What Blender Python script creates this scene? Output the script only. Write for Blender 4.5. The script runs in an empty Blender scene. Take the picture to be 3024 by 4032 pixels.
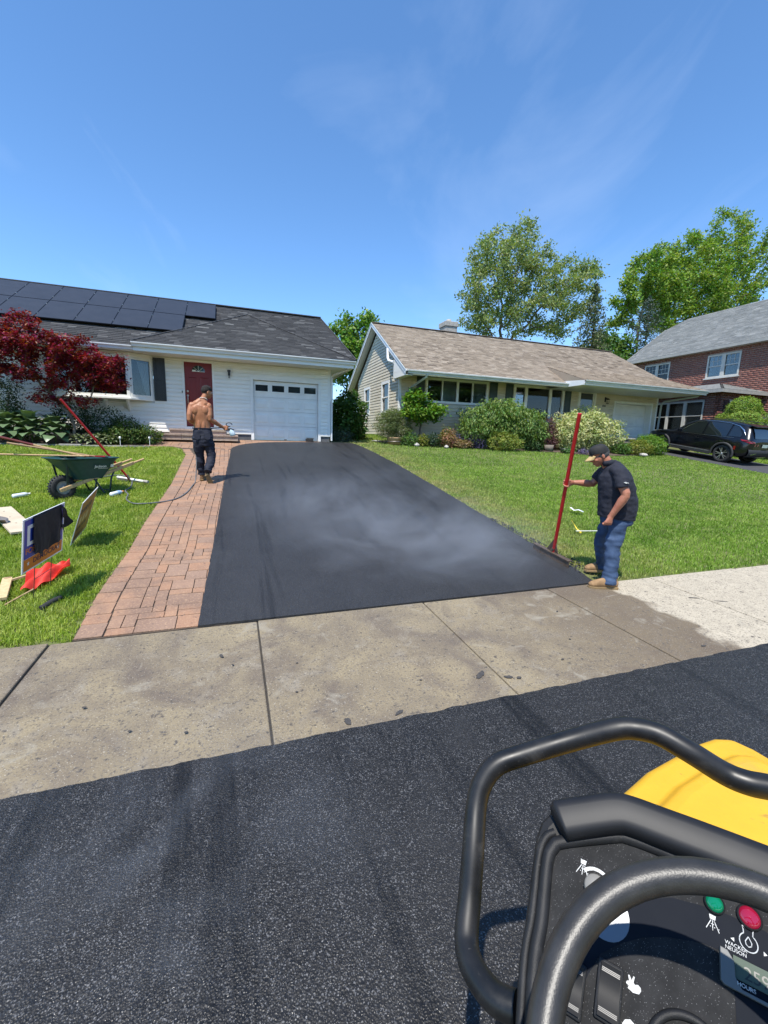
import bpy, bmesh, math, random
import numpy as np
from mathutils import Vector, Matrix, noise as mnoise
R = math.radians
random.seed(7)
RNG = np.random.default_rng(11)
SC = bpy.context.scene
COL = SC.collection

# ---------------------------------------------------------------- camera, sky, sun, exposure
cam_d = bpy.data.cameras.new('camera'); cam = bpy.data.objects.new('camera', cam_d); COL.objects.link(cam)
cam_d.sensor_fit = 'HORIZONTAL'; cam_d.sensor_width = 36.0; cam_d.lens = 36.0*1676.48/3024
cam_d.clip_start = 0.02; cam_d.clip_end = 2000
YAW, PIT, ROL = 0.3416956, -0.17174177, 0.02883807
_fw = Vector((math.sin(YAW)*math.cos(PIT), math.cos(YAW)*math.cos(PIT), math.sin(PIT)))
_r0 = Vector((math.cos(YAW), -math.sin(YAW), 0)); _u0 = _r0.cross(_fw)
_r = _r0*math.cos(ROL)+_u0*math.sin(ROL); _u = -_r0*math.sin(ROL)+_u0*math.cos(ROL)
cam.matrix_world = Matrix(((_r.x, _u.x, -_fw.x, 0), (_r.y, _u.y, -_fw.y, 0), (_r.z, _u.z, -_fw.z, 0), (0, 0, 0, 1)))
SC.camera = cam

SUN_D = Vector((0.31, 0.37, -1.0)).normalized()
SUN_EL = math.asin(-SUN_D.z); SUN_AZ = math.atan2(-SUN_D.x, -SUN_D.y)
world = bpy.data.worlds.new('World'); SC.world = world; world.use_nodes = True
wn = world.node_tree; wn.nodes.clear()
def N(nt, t, **k):
    n = nt.nodes.new(t)
    for a, b in k.items():
        if a == 'inp':
            for i, v in b.items(): n.inputs[i].default_value = v
        else: setattr(n, a, b)
    return n
_sky = N(wn, 'ShaderNodeTexSky', sky_type='NISHITA', sun_disc=False, sun_elevation=SUN_EL, sun_rotation=SUN_AZ, altitude=50, air_density=0.86, dust_density=0.0, ozone_density=6.0)
_hs = N(wn, 'ShaderNodeHueSaturation', inp={'Hue': 0.497, 'Saturation': 1.08, 'Value': 1.0})
_tc = N(wn, 'ShaderNodeTexCoord'); _mp = N(wn, 'ShaderNodeMapping'); _mp.vector_type = 'TEXTURE'; _mp.inputs['Rotation'].default_value = (-2.2598, -0.4115, -0.9522); _mp.inputs['Scale'].default_value = (1/.55, 1/4.5, 1/1.1); _mp.inputs['Location'].default_value = (2.6, 0, 0)
_nz = N(wn, 'ShaderNodeTexNoise', inp={'Scale': 1.9, 'Detail': 7.0, 'Roughness': 0.55, 'Distortion': 0.5})
_cr = N(wn, 'ShaderNodeValToRGB'); _cr.color_ramp.elements[0].position = 0.585; _cr.color_ramp.elements[1].position = 0.86
_cr.color_ramp.elements[1].color = (0.20, 0.20, 0.20, 1)
_mx = N(wn, 'ShaderNodeMixRGB', blend_type='MIX'); _mx.inputs[2].default_value = (4.0, 4.6, 5.6, 1)
_bg = N(wn, 'ShaderNodeBackground', inp={'Strength': 0.15}); _wo = N(wn, 'ShaderNodeOutputWorld')
wn.links.new(_tc.outputs['Generated'], _mp.inputs[0]); wn.links.new(_mp.outputs[0], _nz.inputs['Vector']); wn.links.new(_nz.outputs[0], _cr.inputs[0])
wn.links.new(_sky.outputs[0], _hs.inputs['Color']); wn.links.new(_hs.outputs[0], _mx.inputs[1]); wn.links.new(_cr.outputs[0], _mx.inputs[0])
wn.links.new(_mx.outputs[0], _bg.inputs[0]); wn.links.new(_bg.outputs[0], _wo.inputs[0])
sun_d = bpy.data.lights.new('sun', 'SUN'); sun_d.energy = 3.7; sun_d.angle = R(0.53); sun_d.color = (1.0, 0.955, 0.875)
sun = bpy.data.objects.new('sun', sun_d); COL.objects.link(sun); sun.rotation_euler = SUN_D.to_track_quat('-Z', 'Y').to_euler()
sun.location = (-6, -8, 25)
SC.view_settings.view_transform = 'Standard'; SC.view_settings.look = 'None'; SC.view_settings.exposure = 0.85; SC.view_settings.gamma = 1.0
try:
    SC.cycles.use_denoising = True; SC.cycles.max_bounces = 6; SC.cycles.diffuse_bounces = 3; SC.cycles.glossy_bounces = 3; SC.cycles.transparent_max_bounces = 12
    SC.cycles.volume_bounces = 0; SC.cycles.volume_step_rate = 2.0; SC.cycles.caustics_reflective = False; SC.cycles.caustics_refractive = False
except Exception: pass

# ---------------------------------------------------------------- helpers
def tag(o, label=None, cat=None, group=None, kind=None):
    if label: o['label'] = label
    if cat: o['category'] = cat
    if group: o['group'] = group
    if kind: o['kind'] = kind
    return o
def empty(name, loc=(0, 0, 0), rz=0.0, label=None, cat=None, group=None):
    o = bpy.data.objects.new(name, None); COL.objects.link(o); o.location = loc; o.rotation_euler = (0, 0, rz); o.empty_display_size = 0.2
    return tag(o, label, cat, group)
def link(name, me, mat=None, parent=None, kind=None):
    o = bpy.data.objects.new(name, me); COL.objects.link(o)
    if mat is not None and not me.materials: me.materials.append(mat)
    if parent is not None: o.parent = parent
    if kind: o['kind'] = kind
    return o
def V3(*a): return Vector(a)
class MB:
    """collects shapes into one mesh"""
    def __init__(s): s.v = []; s.f = []; s.sm = []
    def add(s, vs, fs, smooth=False):
        b = len(s.v); s.v.extend([tuple(p) for p in vs]); s.f.extend([tuple(i+b for i in f) for f in fs]); s.sm.extend([smooth]*len(fs)); return s
    def box(s, c, d, M=None, taper=None):
        x, y, z = d[0]/2, d[1]/2, d[2]/2
        vs = [Vector((a*x, b*y, e*z)) for e in (-1, 1) for b in (-1, 1) for a in (-1, 1)]
        if taper:
            for v in vs[4:]: v.x *= taper[0]; v.y *= taper[1]
        if M is not None: vs = [M @ v for v in vs]
        vs = [v+Vector(c) for v in vs]
        return s.add(vs, [(0, 2, 3, 1), (4, 5, 7, 6), (0, 1, 5, 4), (2, 6, 7, 3), (0, 4, 6, 2), (1, 3, 7, 5)])
    def bb(s, x0, x1, y0, y1, z0, z1): return s.box(((x0+x1)/2, (y0+y1)/2, (z0+z1)/2), (x1-x0, y1-y0, z1-z0))
    def beam(s, a, b, w, h, up=(0, 0, 1)):
        a, b = Vector(a), Vector(b); d = (b-a); L = d.length; d.normalize(); up = Vector(up)
        x = d.cross(up).normalized(); z = x.cross(d)
        M = Matrix((x, d, z)).transposed()
        return s.box((a+b)/2, (w, L, h), M)
    def tube(s, pts, r, n=8, cap=True, closed=False):
        pts = [Vector(p) for p in pts]; m = len(pts); rs = r if isinstance(r, (list, tuple)) else [r]*m
        vs = []; px = None
        for i, p in enumerate(pts):
            if closed: t = pts[(i+1) % m]-pts[i-1]
            else: t = (pts[min(i+1, m-1)]-pts[max(i-1, 0)])
            t.normalize()
            if px is None: px = t.orthogonal().normalized()
            px = (px-t*px.dot(t))
            if px.length < 1e-6: px = t.orthogonal()
            px.normalize(); py = t.cross(px)
            for k in range(n):
                a = 2*math.pi*k/n; vs.append(p+(px*math.cos(a)+py*math.sin(a))*rs[i])
        fs = [(i*n+k, i*n+(k+1) % n, (i+1)*n+(k+1) % n, (i+1)*n+k) for i in range(m-1) for k in range(n)]
        if closed: 
            i = m-1; best = min(range(n), key=lambda q: (vs[q]-vs[i*n]).length)
            fs += [(i*n+k, i*n+(k+1) % n, (k+1+best) % n, (k+best) % n) for k in range(n)]
        s.add(vs, fs, True)
        if cap and not closed: s.add(vs[:n], [tuple(range(n))[::-1]]); s.add(vs[-n:], [tuple(range(n))])
        return s
    def lathe(s, prof, n=16, M=None):
        vs = []
        for r_, z_ in prof:
            for k in range(n):
                a = 2*math.pi*k/n; p = Vector((r_*math.cos(a), r_*math.sin(a), z_)); vs.append(M @ p if M is not None else p)
        m = len(prof)
        s.add(vs, [(i*n+k, i*n+(k+1) % n, (i+1)*n+(k+1) % n, (i+1)*n+k) for i in range(m-1) for k in range(n)], True)
        return s
    def prism(s, poly, vec):
        """polygon (3d points) extruded along vec"""
        n = len(poly); a = [Vector(p) for p in poly]; b = [p+Vector(vec) for p in a]
        return s.add(a+b, [tuple(range(n))[::-1], tuple(range(n, 2*n))]+[(i, (i+1) % n, n+(i+1) % n, n+i) for i in range(n)])
    def loft(s, rings, cap=True, closed=True):
        n = len(rings[0]); vs = [p for r_ in rings for p in r_]
        e = n if closed else n-1
        s.add(vs, [(i*n+k, i*n+(k+1) % n, (i+1)*n+(k+1) % n, (i+1)*n+k) for i in range(len(rings)-1) for k in range(e)], True)
        if cap: s.add(rings[0], [tuple(range(n))[::-1]], True); s.add(rings[-1], [tuple(range(n))], True)
        return s
    def mesh(s, name='m'):
        me = bpy.data.meshes.new(name); me.from_pydata(s.v, [], s.f); me.validate(); 
        if any(s.sm) and len(me.polygons) == len(s.sm): me.polygons.foreach_set('use_smooth', s.sm)
        me.update(); return me
    def build(s, name, mat, parent=None, kind=None, bevel=0.0, fix=True):
        me = s.mesh(name)
        if bevel or fix:
            bm = bmesh.new(); bm.from_mesh(me)
            if fix: bmesh.ops.recalc_face_normals(bm, faces=bm.faces)
            if bevel:
                bmesh.ops.bevel(bm, geom=[e for e in bm.edges if len(e.link_faces) == 2 and e.calc_face_angle(0) > 0.6], offset=bevel, segments=2, affect='EDGES', profile=0.5)
            bm.to_mesh(me); bm.free()
        return link(name, me, mat, parent, kind)
def nmesh(name, V, F, mat, parent=None, kind=None, smooth=False):
    """fast mesh from numpy arrays; F (n,k) all of one size"""
    me = bpy.data.meshes.new(name); V = np.asarray(V, np.float32); F = np.asarray(F, np.int32); n, k = F.shape
    me.vertices.add(len(V)); me.vertices.foreach_set('co', V.ravel())
    me.loops.add(n*k); me.loops.foreach_set('vertex_index', F.ravel())
    me.polygons.add(n); me.polygons.foreach_set('loop_start', np.arange(n, dtype=np.int32)*k); me.polygons.foreach_set('loop_total', np.full(n, k, np.int32))
    if smooth: me.polygons.foreach_set('use_smooth', np.ones(n, bool))
    me.update(calc_edges=True)
    return link(name, me, mat, parent, kind)

# ---------------------------------------------------------------- materials
MATS = {}
def mat(name, c1, c2=None, scale=8.0, rough=0.6, bump=0.0, bscale=None, spec=0.5, metal=0.0, coat=0.0, rnd=None, rndamt=0.25, detail=4.0, stretch=None, sharp=(0.35, 0.65), transl=0.0, emit=None, r2=None, trans=0.0, sheen=0.0, alpha=1.0):
    """noise-mixed principled; rnd: 'obj' or 'isl' value variation per object / island"""
    if name in MATS: return MATS[name]
    m = bpy.data.materials.new(name); m.use_nodes = True; nt = m.node_tree; b = nt.nodes['Principled BSDF']; L = nt.links.new
    b.inputs['Roughness'].default_value = rough; b.inputs['Metallic'].default_value = metal; b.inputs['Specular IOR Level'].default_value = spec
    b.inputs['Coat Weight'].default_value = coat; b.inputs['Coat Roughness'].default_value = 0.05; b.inputs['Transmission Weight'].default_value = trans; b.inputs['Sheen Weight'].default_value = sheen
    b.inputs['Alpha'].default_value = alpha
    c1 = tuple(c1)+(1,); c2 = tuple(c2)+(1,) if c2 is not None else None
    pos = N(nt, 'ShaderNodeNewGeometry'); vec = pos.outputs['Position']
    if stretch:
        mp = N(nt, 'ShaderNodeMapping'); mp.inputs['Scale'].default_value = stretch; L(vec, mp.inputs[0]); vec = mp.outputs[0]
    out = None
    if c2 is not None:
        nz = N(nt, 'ShaderNodeTexNoise', inp={'Scale': scale, 'Detail': detail, 'Roughness': 0.6}); L(vec, nz.inputs['Vector'])
        cr = N(nt, 'ShaderNodeValToRGB'); e = cr.color_ramp.elements; e[0].position, e[1].position = sharp; e[0].color = c1; e[1].color = c2
        L(nz.outputs[0], cr.inputs[0]); out = cr.outputs[0]
        if r2 is not None:
            mr = N(nt, 'ShaderNodeMapRange', inp={'From Min': sharp[0], 'From Max': sharp[1], 'To Min': rough, 'To Max': r2}); L(nz.outputs[0], mr.inputs[0]); L(mr.outputs[0], b.inputs['Roughness'])
    if rnd:
        if rnd == 'obj': src = N(nt, 'ShaderNodeObjectInfo').outputs['Random']
        else: src = pos.outputs['Random Per Island']
        mr = N(nt, 'ShaderNodeMapRange', inp={'From Min': 0, 'From Max': 1, 'To Min': 1-rndamt, 'To Max': 1+rndamt}); L(src, mr.inputs[0])
        hs = N(nt, 'ShaderNodeHueSaturation'); L(mr.outputs[0], hs.inputs['Value'])
        if out is None: hs.inputs['Color'].default_value = c1
        else: L(out, hs.inputs['Color'])
        wob = N(nt, 'ShaderNodeMath', operation='MULTIPLY_ADD', inp={1: 17.31, 2: 0.0}); L(src, wob.inputs[0]); fr = N(nt, 'ShaderNodeMath', operation='FRACT'); L(wob.outputs[0], fr.inputs[0])
        mh = N(nt, 'ShaderNodeMapRange', inp={'To Min': 0.5-0.03*rndamt/0.25, 'To Max': 0.5+0.03*rndamt/0.25}); L(fr.outputs[0], mh.inputs[0]); L(mh.outputs[0], hs.inputs['Hue'])
        out = hs.outputs[0]
    if out is None: b.inputs['Base Color'].default_value = c1
    else: L(out, b.inputs['Base Color'])
    if bump:
        nb = N(nt, 'ShaderNodeTexNoise', inp={'Scale': bscale or scale*4, 'Detail': 5.0}); L(vec, nb.inputs['Vector'])
        bp = N(nt, 'ShaderNodeBump', inp={'Strength': bump, 'Distance': 0.02}); L(nb.outputs[0], bp.inputs['Height']); L(bp.outputs[0], b.inputs['Normal'])
    if emit: b.inputs['Emission Color'].default_value = tuple(emit[:3])+(1,); b.inputs['Emission Strength'].default_value = emit[3]
    if transl:
        o_ = nt.nodes['Material Output']; t = N(nt, 'ShaderNodeBsdfTranslucent'); ms = N(nt, 'ShaderNodeMixShader', inp={0: transl})
        if out is None: t.inputs[0].default_value = c1
        else:
            g_ = N(nt, 'ShaderNodeMixRGB', blend_type='MULTIPLY', inp={0: 1.0, 2: (1.5, 1.7, 0.6, 1)}); L(out, g_.inputs[1]); L(g_.outputs[0], t.inputs[0])
        L(b.outputs[0], ms.inputs[1]); L(t.outputs[0], ms.inputs[2]); L(ms.outputs[0], o_.inputs[0])
    MATS[name] = m; return m
def glassy(name, tint, rough=0.03, alpha=0.0):
    """dark window pane: reflective surface over a dim interior"""
    return mat(name, tint, rough=rough, spec=0.9, coat=0.3)
def mixnode(nt, a, b, f, blend='MIX'):
    n = N(nt, 'ShaderNodeMixRGB', blend_type=blend)
    for i, x in ((0, f), (1, a), (2, b)):
        if isinstance(x, (int, float)): n.inputs[i].default_value = x
        elif isinstance(x, tuple): n.inputs[i].default_value = x if len(x) == 4 else x+(1,)
        else: nt.links.new(x, n.inputs[i])
    return n.outputs[0]
def noisefac(nt, vec, scale, lo, hi, detail=4.0, dist=0.0, rough=0.6):
    n = N(nt, 'ShaderNodeTexNoise', inp={'Scale': scale, 'Detail': detail, 'Distortion': dist, 'Roughness': rough}); nt.links.new(vec, n.inputs['Vector'])
    m = N(nt, 'ShaderNodeMapRange', inp={'From Min': lo, 'From Max': hi}); nt.links.new(n.outputs[0], m.inputs[0]); return m.outputs[0]
def newmat(name):
    m = bpy.data.materials.new(name); m.use_nodes = True; nt = m.node_tree; MATS[name] = m
    return m, nt, nt.nodes['Principled BSDF'], N(nt, 'ShaderNodeNewGeometry').outputs['Position']

M_white = mat('white_paint', (0.85, 0.84, 0.80), (0.78, 0.77, 0.735), scale=3, rough=0.45)
M_vinylw = mat('white_vinyl', (0.88, 0.86, 0.80), (0.82, 0.80, 0.745), scale=1.6, rough=0.42, rnd='obj', rndamt=0.03)
M_tanv = mat('tan_vinyl', (0.68, 0.60, 0.45), (0.60, 0.53, 0.40), scale=1.6, rough=0.5, rnd='obj', rndamt=0.04)
M_soffit = mat('soffit_white', (0.80, 0.785, 0.73), rough=0.5)
M_gutter = mat('gutter_white', (0.80, 0.81, 0.81), (0.70, 0.71, 0.72), scale=2.5, rough=0.35)
M_gutterg = mat('gutter_grey', (0.45, 0.50, 0.50), (0.60, 0.64, 0.63), scale=2.5, rough=0.4)
M_black = mat('black_plastic', (0.018, 0.019, 0.022), (0.03, 0.031, 0.035), scale=20, rough=0.42)
M_glass = mat('window_glass', (0.018, 0.022, 0.026), (0.035, 0.042, 0.048), scale=1.2, rough=0.04, spec=0.8)
M_conc = mat('concrete_plain', (0.36, 0.34, 0.30), (0.28, 0.265, 0.235), scale=6, rough=0.85, bump=0.3, bscale=60)
M_wood = mat('pale_wood', (0.52, 0.36, 0.18), (0.40, 0.255, 0.115), scale=6, rough=0.6, stretch=(8, 8, 1.2))
M_oldwood = mat('old_wood', (0.30, 0.19, 0.10), (0.42, 0.28, 0.15), scale=9, rough=0.65, bump=0.2)
M_redpaint = mat('red_paint', (0.55, 0.014, 0.016), (0.44, 0.012, 0.013), scale=14, rough=0.38)
M_steel = mat('dull_steel', (0.16, 0.13, 0.11), (0.28, 0.25, 0.22), scale=24, rough=0.45, metal=0.6)
M_bark = mat('bark', (0.10, 0.075, 0.055), (0.18, 0.15, 0.12), scale=14, rough=0.9, bump=0.6, stretch=(1, 1, 0.3))
M_mulch = mat('mulch', (0.06, 0.042, 0.03), (0.13, 0.095, 0.065), scale=22, rough=0.95, bump=0.8, bscale=60)
M_rubber = mat('rubber', (0.018, 0.018, 0.019), (0.03, 0.03, 0.03), scale=30, rough=0.75)
# ---------------------------------------------------------------- ground
def gz(y):
    if y < 2.16: return -1.688-0.03*(2.16-max(y, -3))
    if y < 3.74: return -1.64-0.03*(3.74-y)
    if y < 15.34: return -2.1075+0.125*y
    return -0.19+0.10*min(y-15.34, 3.0)+0.01*min(max(y-18.34, 0), 30)
SLOPE = math.atan(0.125)
m, nt, b, pos = newmat('lawn_soil')
c = mixnode(nt, (0.075, 0.105, 0.022), (0.14, 0.155, 0.05), noisefac(nt, pos, 1.3, 0.35, 0.65)); c = mixnode(nt, c, (0.10, 0.08, 0.045), noisefac(nt, pos, 30, 0.5, 0.7))
nt.links.new(c, b.inputs['Base Color']); b.inputs['Roughness'].default_value = 0.95; M_soil = m
ys = [-60, -3, 0, 2.16, 3.0, 3.735]+[3.74+i*0.8 for i in range(15)]+[15.34, 16.4, 18.34, 26, 50, 120, 400]
xs = [-300, -60, -20, -8, -4, 0, 4, 8, 14, 20, 30, 60, 120, 400]
V = [(x, y, gz(y)-0.02) for y in ys for x in xs]; nx = len(xs)
F = [(j*nx+i, j*nx+i+1, (j+1)*nx+i+1, (j+1)*nx+i) for j in range(len(ys)-1) for i in range(nx-1)]
tag(nmesh('ground', V, F, M_soil), kind='structure')

# asphalt
def asphalt_mat(name, base, stone, sc, spark, glint=(0.10, 0.10, 0.105), dk=0.5):
    m, nt, b, pos = newmat(name)
    vo = N(nt, 'ShaderNodeTexVoronoi', inp={'Scale': sc}); nt.links.new(pos, vo.inputs['Vector'])
    sep = N(nt, 'ShaderNodeSeparateColor'); nt.links.new(vo.outputs['Color'], sep.inputs[0])
    f1 = N(nt, 'ShaderNodeMapRange', inp={'From Min': 0.35, 'From Max': 1.0}); nt.links.new(sep.outputs[0], f1.inputs[0])
    c = mixnode(nt, base, stone, f1.outputs[0])
    big = noisefac(nt, pos, 0.9, 0.35, 0.7, 3, 0.6); c = mixnode(nt, c, tuple(x*1.5+0.006 for x in base), big)
    st = N(nt, 'ShaderNodeMapping'); st.inputs['Scale'].default_value = (5.5, 0.28, 1); st.inputs['Rotation'].default_value = (0, 0, 0.03); nt.links.new(pos, st.inputs[0])
    v2 = N(nt, 'ShaderNodeTexVoronoi', inp={'Scale': sc*1.7}); nt.links.new(pos, v2.inputs['Vector']); s2 = N(nt, 'ShaderNodeSeparateColor'); nt.links.new(v2.outputs['Color'], s2.inputs[0]); sp = N(nt, 'ShaderNodeMapRange', inp={'From Min': 0.86, 'From Max': 0.995}); nt.links.new(s2.outputs[2], sp.inputs[0]); c = mixnode(nt, c, glint, sp.outputs[0])
    c = mixnode(nt, c, tuple(x*dk for x in base), noisefac(nt, st.outputs[0], 1.15, 0.54, 0.70, 6, 0.6))
    c = mixnode(nt, c, tuple(x*1.6+0.012 for x in base), noisefac(nt, pos, 1.7, 0.56, 0.80, 5, 1.0))
    nt.links.new(c, b.inputs['Base Color'])
    f2 = N(nt, 'ShaderNodeMapRange', inp={'From Min': 0.0, 'From Max': 1.0, 'To Min': 0.62, 'To Max': spark}); nt.links.new(sep.outputs[1], f2.inputs[0]); nt.links.new(f2.outputs[0], b.inputs['Roughness'])
    nb = N(nt, 'ShaderNodeTexNoise', inp={'Scale': sc*0.8, 'Detail': 3}); nt.links.new(pos, nb.inputs['Vector'])
    ad = N(nt, 'ShaderNodeMath', operation='ADD'); nt.links.new(vo.outputs['Distance'], ad.inputs[0]); nt.links.new(nb.outputs[0], ad.inputs[1])
    bp = N(nt, 'ShaderNodeBump', inp={'Strength': 0.55, 'Distance': 0.005}); nt.links.new(ad.outputs[0], bp.inputs['Height']); nt.links.new(bp.outputs[0], b.inputs['Normal'])
    b.inputs['Specular IOR Level'].default_value = 0.38
    return m
M_asph = asphalt_mat('fresh_asphalt', (0.0165, 0.0165, 0.0175), (0.033, 0.033, 0.034), 150, 0.36, (0.065, 0.065, 0.068), 0.60)
M_asph2 = asphalt_mat('apron_asphalt', (0.0092, 0.0087, 0.0084), (0.029, 0.0278, 0.027), 150, 0.25, (0.14, 0.14, 0.143), 0.48)
M_asph3 = mat('neighbour_asphalt', (0.045, 0.046, 0.05), (0.06, 0.06, 0.064), scale=4, rough=0.8)
def rag(pts, amp, step, seed):
    """subdivide an outline and make it ragged"""
    out = []; n = len(pts)
    for i in range(n-1):
        a, b_ = Vector(pts[i]), Vector(pts[i+1]); L = (b_-a).length; k = max(1, int(L/step))
        d = (b_-a).normalized(); nrm = Vector((-d.y, d.x))
        for j in range(k):
            p = a+(b_-a)*(j/k); w = mnoise.noise(Vector((p.x*9, p.y*9, seed)))+0.6*mnoise.noise(Vector((p.x*31, p.y*31, seed)))
            out.append(p+nrm*(w*amp))
    out.append(Vector(pts[-1])); return out
def sheet(name, outline, h, mt, thick=0.03, parent=None, zf=gz):
    n = len(outline); top = [(p[0], p[1], zf(p[1])+h) for p in outline]; bot = [(x, y, z-thick) for x, y, z in top]
    bm = bmesh.new(); vt = [bm.verts.new(p) for p in top]; vb = [bm.verts.new(p) for p in bot]
    f = bm.faces.new(vt); f.normal_update()
    if f.normal.z < 0: f.normal_flip()
    for i in range(n): bm.faces.new((vb[i], vb[(i+1) % n], vt[(i+1) % n], vt[i]))
    bmesh.ops.triangulate(bm, faces=[f]); bmesh.ops.recalc_face_normals(bm, faces=bm.faces)
    me = bpy.data.meshes.new(name); bm.to_mesh(me); bm.free()
    return link(name, me, mt, parent)
_left = rag([(-0.33, 3.75), (-0.285, 5.23), (-0.24, 6.91), (-0.19, 9.1), (-0.13, 10.95), (-0.085, 12.18)], 0.006, 0.06, 1.0)
_top = [Vector(p) for p in [(-0.07, 12.7), (-0.07, 13.15), (0.0, 13.6), (0.14, 13.97), (0.4, 14.36), (0.71, 14.62), (1.1, 14.8), (1.5, 14.92), (2.2, 15.06), (2.93, 15.14), (3.6, 15.17), (3.98, 15.12)]]
_right = rag([(4.12, 14.95), (4.2, 14.3), (4.26, 13.2), (4.3, 11.0), (4.22, 8.0), (4.15, 6.2), (4.12, 5.0), (4.14, 4.4), (4.07, 3.9), (4.05, 3.75)], 0.03, 0.09, 2.0)
_bot = rag([(4.05, 3.75), (-0.33, 3.75)], 0.006, 0.08, 3.0)
DRIVE = _left+_top+_right+_bot[1:-1]
tag(sheet('driveway', DRIVE, 0.012, M_asph), kind='structure')
_ap = rag([(-7, 2.165), (12, 2.15)], 0.011, 0.035, 5.0)+[Vector((12, -3)), Vector((-7, -3))]
tag(sheet('road', _ap, 0.012, M_asph2, thick=0.02), kind='structure')
tag(sheet('neighbour_driveway', [Vector(p) for p in [(18.15, 3.8), (18.15, 12.4), (18.2, 14.2), (17.5, 16.2), (20.3, 16.2), (21.4, 14.5), (21.4, 3.8)]], 0.004, M_asph3), kind='structure')

# concrete sidewalk slabs
m, nt, b, pos = newmat('sidewalk_concrete')
sx = N(nt, 'ShaderNodeSeparateXYZ'); nt.links.new(pos, sx.inputs[0])
nz = N(nt, 'ShaderNodeTexNoise', inp={'Scale': 2.6, 'Detail': 5, 'Roughness': 0.55}); nt.links.new(pos, nz.inputs['Vector'])
w1 = N(nt, 'ShaderNodeMath', operation='MULTIPLY_ADD', inp={1: 0.75}); nt.links.new(nz.outputs[0], w1.inputs[0]); nt.links.new(sx.outputs[0], w1.inputs[2])
wet = N(nt, 'ShaderNodeMapRange', inp={'From Min': 4.50, 'From Max': 4.40}); nt.links.new(w1.outputs[0], wet.inputs[0])
dry = mixnode(nt, (0.46, 0.40, 0.30), (0.37, 0.32, 0.24), noisefac(nt, pos, 9, 0.35, 0.7))
wetc = mixnode(nt, (0.245, 0.196, 0.120), (0.170, 0.136, 0.092), noisefac(nt, pos, 2.2, 0.36, 0.62, 6, 0.8))
wetc = mixnode(nt, wetc, (0.275, 0.222, 0.135), noisefac(nt, pos, 0.75, 0.46, 0.70, 5, 0.6))
wetc = mixnode(nt, wetc, (0.128, 0.100, 0.074), noisefac(nt, pos, 1.15, 0.50, 0.66, 6, 1.0))
wetc = mixnode(nt, wetc, (0.225, 0.190, 0.140), noisefac(nt, pos, 4.5, 0.54, 0.70, 6, 0.8))
wr_ = N(nt, 'ShaderNodeMapRange', inp={'From Min': 2.5, 'From Max': 3.8, 'To Min': 0.0, 'To Max': 0.75}); nt.links.new(w1.outputs[0], wr_.inputs[0]); wetc = mixnode(nt, wetc, (0.125, 0.092, 0.058), wr_.outputs[0])
c = mixnode(nt, dry, wetc, wet.outputs[0])
c = mixnode(nt, c, (0.07, 0.06, 0.05), noisefac(nt, pos, 30, 0.60, 0.70, 3))
c = mixnode(nt, c, (0.10, 0.085, 0.07), noisefac(nt, pos, 70, 0.53, 0.70, 3))
c = mixnode(nt, c, (0.42, 0.38, 0.31), noisefac(nt, pos, 110, 0.62, 0.75, 2))
c = mixnode(nt, c, (0.30, 0.27, 0.21), noisefac(nt, pos, 3.3, 0.60, 0.80, 6, 1.5)); c = mixnode(nt, c, (0.085, 0.07, 0.055), noisefac(nt, pos, 15, 0.66, 0.74, 4, 0.5))
nt.links.new(c, b.inputs['Base Color']); b.inputs['Roughness'].default_value = 0.8
n2 = N(nt, 'ShaderNodeTexNoise', inp={'Scale': 90, 'Detail': 6}); nt.links.new(pos, n2.inputs['Vector']); bp = N(nt, 'ShaderNodeBump', inp={'Strength': 0.45, 'Distance': 0.006}); nt.links.new(n2.outputs[0], bp.inputs['Height']); nt.links.new(bp.outputs[0], b.inputs['Normal'])
M_walk = m
walk = tag(empty('sidewalk'), kind='structure')
_jb = MB(); _jb.prism([(-6, 2.16, gz(2.17)-.05), (12.65, 2.16, gz(2.17)-.05), (12.65, 3.745, -1.69), (-6, 3.745, -1.69)], (0, 0, .034)); _jb.build('joint_filler', mat('joint_dark', (.05, .042, .035), (.03, .026, .022), scale=20, rough=.95), walk)
JX = [-5.98, -4.45, -2.92, -1.385, 0.16, 1.78, 3.33, 4.9, 6.45, 8.0, 9.55, 11.1, 12.65]
for i in range(len(JX)-1):
    x0, x1 = JX[i]+0.006, JX[i+1]-0.006; p = MB(); dz = [0, 0.0, 0.004, -0.006, 0.002, 0, 0.003, 0.006, 0, .003, 0, .002][i]
    o = [(x0, 2.155), (x1, 2.155), (x1, 3.742), (x0, 3.742)]
    p.prism([(x, y, gz(y)+dz-0.09 if y < 3.74 else -1.64+dz-0.09) for x, y in o], (0, 0, 0.09)); p.build('concrete_slab', M_walk, walk, bevel=0.008)

# ---------------------------------------------------------------- paver walkway
m, nt, b, pos = newmat('paver_clay')
oi = N(nt, 'ShaderNodeObjectInfo')
cr = N(nt, 'ShaderNodeValToRGB'); e = cr.color_ramp.elements; e[0].color = (0.33, 0.178, 0.104, 1); e[1].color = (0.25, 0.155, 0.105, 1); e[1].position = 1.0
for p_, c_ in ((0.3, (0.30, 0.17, 0.105, 1)), (0.55, (0.34, 0.195, 0.118, 1)), (0.8, (0.265, 0.17, 0.12, 1))): q = e.new(p_); q.color = c_
nt.links.new(oi.outputs['Random'], cr.inputs[0])
c = mixnode(nt, cr.outputs[0], (0.20, 0.125, 0.088), noisefac(nt, pos, 3.0, 0.42, 0.68)); c = mixnode(nt, c, (0.39, 0.25, 0.155), noisefac(nt, pos, 55, 0.52, 0.75, 3)); c = mixnode(nt, c, (0.10, 0.07, 0.06), noisefac(nt, pos, 18, 0.64, 0.75, 3))
nt.links.new(c, b.inputs['Base Color']); b.inputs['Roughness'].default_value = 0.85
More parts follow.
